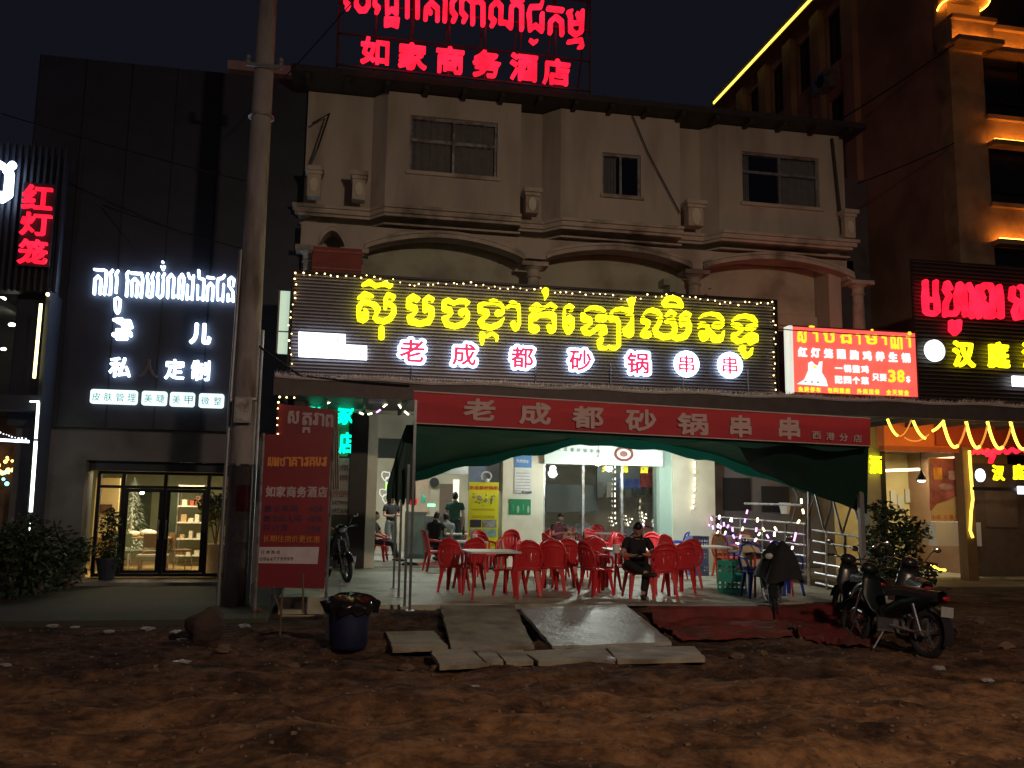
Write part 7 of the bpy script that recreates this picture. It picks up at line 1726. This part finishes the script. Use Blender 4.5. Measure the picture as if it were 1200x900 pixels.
# ================================================================ THINGS ON THE GROUND
def slab_thing(name, lab, cat, px, zt, th, mt, zb=None, grp=None):
    """board seen at four photograph points; zt = height of each corner's top"""
    P = [G(u, v, z) for (u, v), z in zip(px, zt)]; m = MB(); n = 10
    top = [[P[0].lerp(P[1], i/n).lerp(P[3].lerp(P[2], i/n), j/n) for i in range(n+1)] for j in range(n+1)]
    rr = random.Random(hash(lab) % 999 if False else len(lab)*7)
    for j in range(n+1):
        for i in range(n+1):
            q = top[j][i]
            if i in (0, n) or j in (0, n): q.x += rr.uniform(-.012,.012); q.y += rr.uniform(-.012,.012)
            q.z += rr.uniform(-.003,.003)
    m.grid(top); low = [[q-Vector((0,0,th)) for q in r_] for r_ in top]; m.grid(low)
    for a, b in ((top[0], low[0]), (top[-1], low[-1]), ([r_[0] for r_ in top], [r_[0] for r_ in low]), ([r_[-1] for r_ in top], [r_[-1] for r_ in low])): m.grid([a, b])
    me = m.mesh(name); o = bpy.data.objects.new(name, me); me.materials.append(mt); COL.objects.link(o); tag(o, lab, cat, grp); return o
slab_thing('ramp_slab', 'dark grey concrete ramp slab leading up to the terrace, left one', 'ramp', ((516,709),(603,709),(626,757),(529,760)), (.26,.26,.05,.05), .06, m_plank)
slab_thing('ramp_slab', 'lighter grey worn ramp board leading up to the terrace, right one', 'ramp', ((609,712),(733,708.5),(787,752),(647,757)), (.285,.285,.06,.06), .05, mat('pale_worn_board', (.36,.37,.36), .45, .15, 2.5, .5, 18, dirt=(.20,.19,.16), dscale=2.5))
for px, lab in ((((452,740),(508,739),(525,757),(461,760)), 'pale board lying in the dirt left of the ramp slabs'), (((505,762),(551,760),(569,777),(516,780)), 'square board lying below the left ramp slab'), (((555,761),(576,760),(591,775),(571,777)), 'narrow small board between the two squares below the ramps'), (((581,763),(612,761),(625,774),(594,776)), 'small board right of the narrow one below the ramps'), (((614,763),(708,758),(723,772),(631,775)), 'long flat board below the right ramp, left half'), (((711,759),(813,757),(827,771),(724,773)), 'long flat board below the right ramp, right half')):
    z = max(hgt(*G(u, v, .05)[:2]) for u, v in px)+.035; slab_thing('flat_board', lab, 'board', px, (z,)*4, .05, m_plank, grp='boards lying on the dirt')
slab_thing('threshold_strip', 'thin grey strip along the terrace edge above the right ramp', 'strip', ((700,705),(905,706.5),(905,709),(700,707)), (.262,.262,.262,.262), .03, m_slab)
# dug out dark earth between terrace and street
# red cloth on the slope
def draped(name, lab, px, mt, lift=.03, amp=.05, seed=1, n=36, z0=None):
    rr = random.Random(seed); P = []
    c = [G(u, v, zz) for (u, v, zz) in px]
    for j in range(n+1):
        row = []
        for i in range(n+1):
            s, t_ = i/n, j/n; q = c[0].lerp(c[1], s).lerp(c[3].lerp(c[2], s), t_)
            q.x += .10*noise.noise((s*4, t_*4, seed)); q.y += .12*noise.noise((s*5, t_*3, seed+9))
            f = noise.noise((s*3+seed, t_*14, 1))*amp+abs(noise.noise((s*9, t_*22, seed)))*amp*.8
            g_ = hgt(q.x, q.y)+.012; q.z = max(g_+max(0, f)*1.0, min(q.z+f+lift, g_+.06+max(0, f)) if t_ > .12 else q.z+lift); row.append(q)
        P.append(row)
    t = thing(name, lab, 'cloth'); link('cloth', MB().grid(P).mesh('cloth', True), mt, t); return t
m_rt = mat('faded_red_tarp', (.19,.036,.034), .8, .35, 2.5, .4, 18, dirt=(.10,.045,.03), dscale=2.2)
draped('red_tarp', 'crumpled faded red tarpaulin sloping down from the right part of the terrace', ((757,711,.27),(905,711,.27),(965,748,.0),(800,752,.0)), m_rt, .01, .05, 3)
draped('red_tarp', 'darker crumpled red tarpaulin between the covered motorbike and the two parked ones', ((905,711,.27),(1000,706,.27),(1020,760,.0),(945,756,.0)), mat('dark_red_tarp', (.14,.015,.02), .8, .3, 2.5, .4, 18, dirt=(.07,.02,.018)), .02, .11, 8)
# bin with a black bag
q = G(408, 762, 0); zb_ = hgt(q.x, q.y)
bn_ = thing('blue_bin', 'dark blue barrel bin with a black rubbish bag over its rim', 'bin', (q.x, q.y, zb_))
link('barrel', MB().lathe([(.19,0),(.22,.04),(.235,.25),(.245,.45),(.255,.5),(.245,.52),(.225,.50)], (q.x, q.y, zb_), 24).mesh('b', True), mat('blue_barrel_plastic', (.014,.018,.055), .5, .15, 5), bn_)
P = []
for j in range(12):
    s = j/11; P.append([(q.x+(r_ := (.02+.30*math.sin(min(1, s*1.15)*math.pi*.62))*(1+.10*math.sin(i*1.7+s*3)+.07*math.sin(i*3.1)))*math.cos(i/30*6.283), q.y+r_*math.sin(i/30*6.283), zb_+.63-.20*s**1.5+.03*math.sin(i*2.3+s*6)) for i in range(31)])
link('rubbish_bag', MB().grid(P).mesh('bag', True), mat('black_bag_film', (.012,.012,.014), .22, .1, 10), bn_)
# low bench / board with posts left of the bin
bo = thing('low_barrier', 'low makeshift barrier of planks and sticks left of the blue bin', 'barrier')
Yb = G(330, 752, 0).y
pc = lambda u, v, dy=0: tuple(B(u, v, Yb+dy))
link('plank', MB().tube([pc(332,749), pc(392,754)], .035, 6, flat=.5), m_plank, bo)
link('plank', MB().tube([pc(330,722,.05), pc(380,722,.05)], .03, 6, flat=.5), m_plank, bo)
link('pale_board', slab(381, 717, 390, 750, Yb-.08, .03), mat('pale_board_paint', (.42,.40,.38), .7), bo)
for a, b in (((331,690),(327,762)), ((355,672),(355,718)), ((322,698),(330,720)), ((375,750),(373,768))): link('stick', MB().tube([pc(*a), pc(*b)], .014, 6), m_bark, bo)
rc_ = thing('rubble_sack', 'lumpy brown sack of rubble at the foot of the utility pole', 'sack'); q = G(241, 752, 0)
mm = MB(); n, k = 26, 18; zz = hgt(q.x, q.y)
for i in range(k+1):
    for j in range(n):
        a, b = math.pi*i/k, 2*math.pi*j/n; d = Vector((math.sin(a)*math.cos(b), math.sin(a)*math.sin(b), math.cos(a))); w = 1+.28*noise.noise(d*1.6+Vector((4,1,2)))+.08*noise.noise(d*6); mm.v.append((q.x+.23*w*d.x, q.y+.2*w*d.y, zz+.15+.24*w*d.z))
for i in range(k):
    for j in range(n): A0 = i*n+j; B0 = i*n+(j+1) % n; mm.f.append((A0, A0+n, B0+n, B0))
link('sackcloth', mm.mesh('s', True), mat('dirty_sackcloth', (.055,.036,.032), .9, .3, 6, .8, 25), rc_)
def lump(name, lab, cat, u, v, r_, mt, seed, flat=.6, grp=None):
    q = G(u, v, .0); z = max(hgt(q.x, q.y), .036 if (q.x < -1 and q.y > 13.4) else -1); mm = MB(); n, k = 12, 8
    for i in range(k+1):
        for j in range(n):
            a, b = math.pi*i/k, 2*math.pi*j/n; d = Vector((math.sin(a)*math.cos(b), math.sin(a)*math.sin(b), math.cos(a))); w = 1+.55*noise.noise(d*1.8+Vector((seed,seed*.7,0)))
            mm.v.append((q.x+r_*1.2*w*d.x, q.y+r_*w*d.y, z+r_*flat*.7+r_*flat*w*d.z))
    for i in range(k):
        for j in range(n): A0 = i*n+j; B0 = i*n+(j+1) % n; mm.f.append((A0, A0+n, B0+n, B0))
    me = mm.mesh(name, flat > .9); me.materials.append(mt); o = bpy.data.objects.new(name, me); COL.objects.link(o); tag(o, lab, cat, grp); return o
m_litter = mat('crumpled_plastic', (.30,.30,.31), .35, .2, 9); m_stone = mat('grey_stone', (.13,.085,.06), .9, .25, 8, .6, 30)
for i, (u, v, r_, lab) in enumerate(((62,735,.07,'crumpled white bag at the kerb of the left forecourt'), (88,736,.05,'small crumpled white wrapper right of the bag on the left kerb'), (127,743,.06,'flat pale wrapper on the dirt before the left forecourt'), (173,739,.07,'crumpled clear bag in front of the glazed shop'), (207,742,.07,'crumpled pale bag left of the rubble sack'), (213,749,.05,'shiny dark wrapper just under the pale bag by the sack'), (214,775,.07,'pale crumpled wrapper on the dirt below the rubble sack'), (6,779,.05,'small white scrap at the left edge of the street'), (718,777,.11,'crumpled white plastic bag below the long flat board'), (787,774,.07,'small grey plastic scrap at the right end of the long flat board'), (286,735,.07,'torn pale bag at the foot of the utility pole'), (498,749,.08,'crumpled grey plastic on the pale board left of the ramps'), (556,802,.035,'small white scrap in the middle of the dirt street'), (1100,780,.07,'pale scrap on the dirt in front of the parked motorbikes'), (1157,793,.06,'flat pale scrap on the dirt at the right'))):
    lump('plastic_scrap', lab, 'litter', u, v, r_, m_litter, i*1.7, .35, 'scraps of litter on the ground')
spots = [(476,780,.08,'brown stone lying below the pale board left of the ramps'),(510,785,.06,'brown stone just under the square board'),(640,822,.05,'small stone in the open dirt below the ramps'),(865,770,.08,'flat brown stone below the red tarpaulin, left one'),(895,772,.06,'flat brown stone below the red tarpaulin, right one'),(300,720,.08,'rough stone between the pole and the price board'),(262,770,.09,'rough stone just below the rubble sack'),(180,790,.06,'small stone on the dirt left below the rubble sack'),(455,724,.12,'large dark stone in the hollow left of the ramp slabs'),(490,720,.10,'dark stone in the hollow next to the left ramp slab'),(637,728,.06,'stone in the gap between the two ramp slabs, upper one'),(650,741,.05,'stone in the gap between the two ramp slabs, lower one'),(345,780,.07,'brown stone below the low plank barrier'),(1150,735,.09,'brown stone on the bank right of the parked motorbikes'),(1180,760,.10,'brown stone near the right edge of the street')]
for i, (u, v, r_, lab) in enumerate(spots): lump('stone', lab, 'stone', u, v, r_*.8, m_stone, i*2.3+5, .7, 'loose stones on the dirt')
# shoe / dark thing and basket by the entrance
q = G(522-100, 655, TZ)
bk2 = thing('mop_bucket', 'pale plastic bucket at the foot of the dark lettered panel', 'bucket', tuple(G(406, 668, TZ))); q = G(408, 668, TZ); link('shell', MB().lathe([(.13,0),(.17,.30),(.18,.30),(.16,.28),(.12,.02)], q, 18), mat('pale_blue_grey_plastic', (.34,.36,.42), .5), bk2)
tr = thing('dark_bag', 'small dark bag lying on the terrace right of the tent legs', 'bag'); q = G(480, 664, TZ)
link('fabric', MB().ball((q.x, q.y, TZ+.05), .20, .10, .06, 14, 8).mesh('f', True), m_blackcloth, tr)
rm_ = thing('red_mat', 'red door mat at the entrance of the restaurant', 'mat'); e = G(478,652,TZ+.03); e1 = G(512,652,TZ+.03)
link('pile', MB().box(e.x-.1, e1.x+.1, 21.0, 21.8, TZ+.031, TZ+.04), mat('red_mat_pile', (.45,.05,.04), .9), rm_)
for o in bpy.data.objects:
    if o.type == 'EMPTY' and o.name.split('.')[0] in ('plastic_chair', 'armchair'): o.scale = (.87, .87, 1.0)
# ---------------------------------------------------------------- tidy helper marks
for o in bpy.data.objects:
    for k in ('_w', '_o'):
        if k in o.keys(): del o[k]
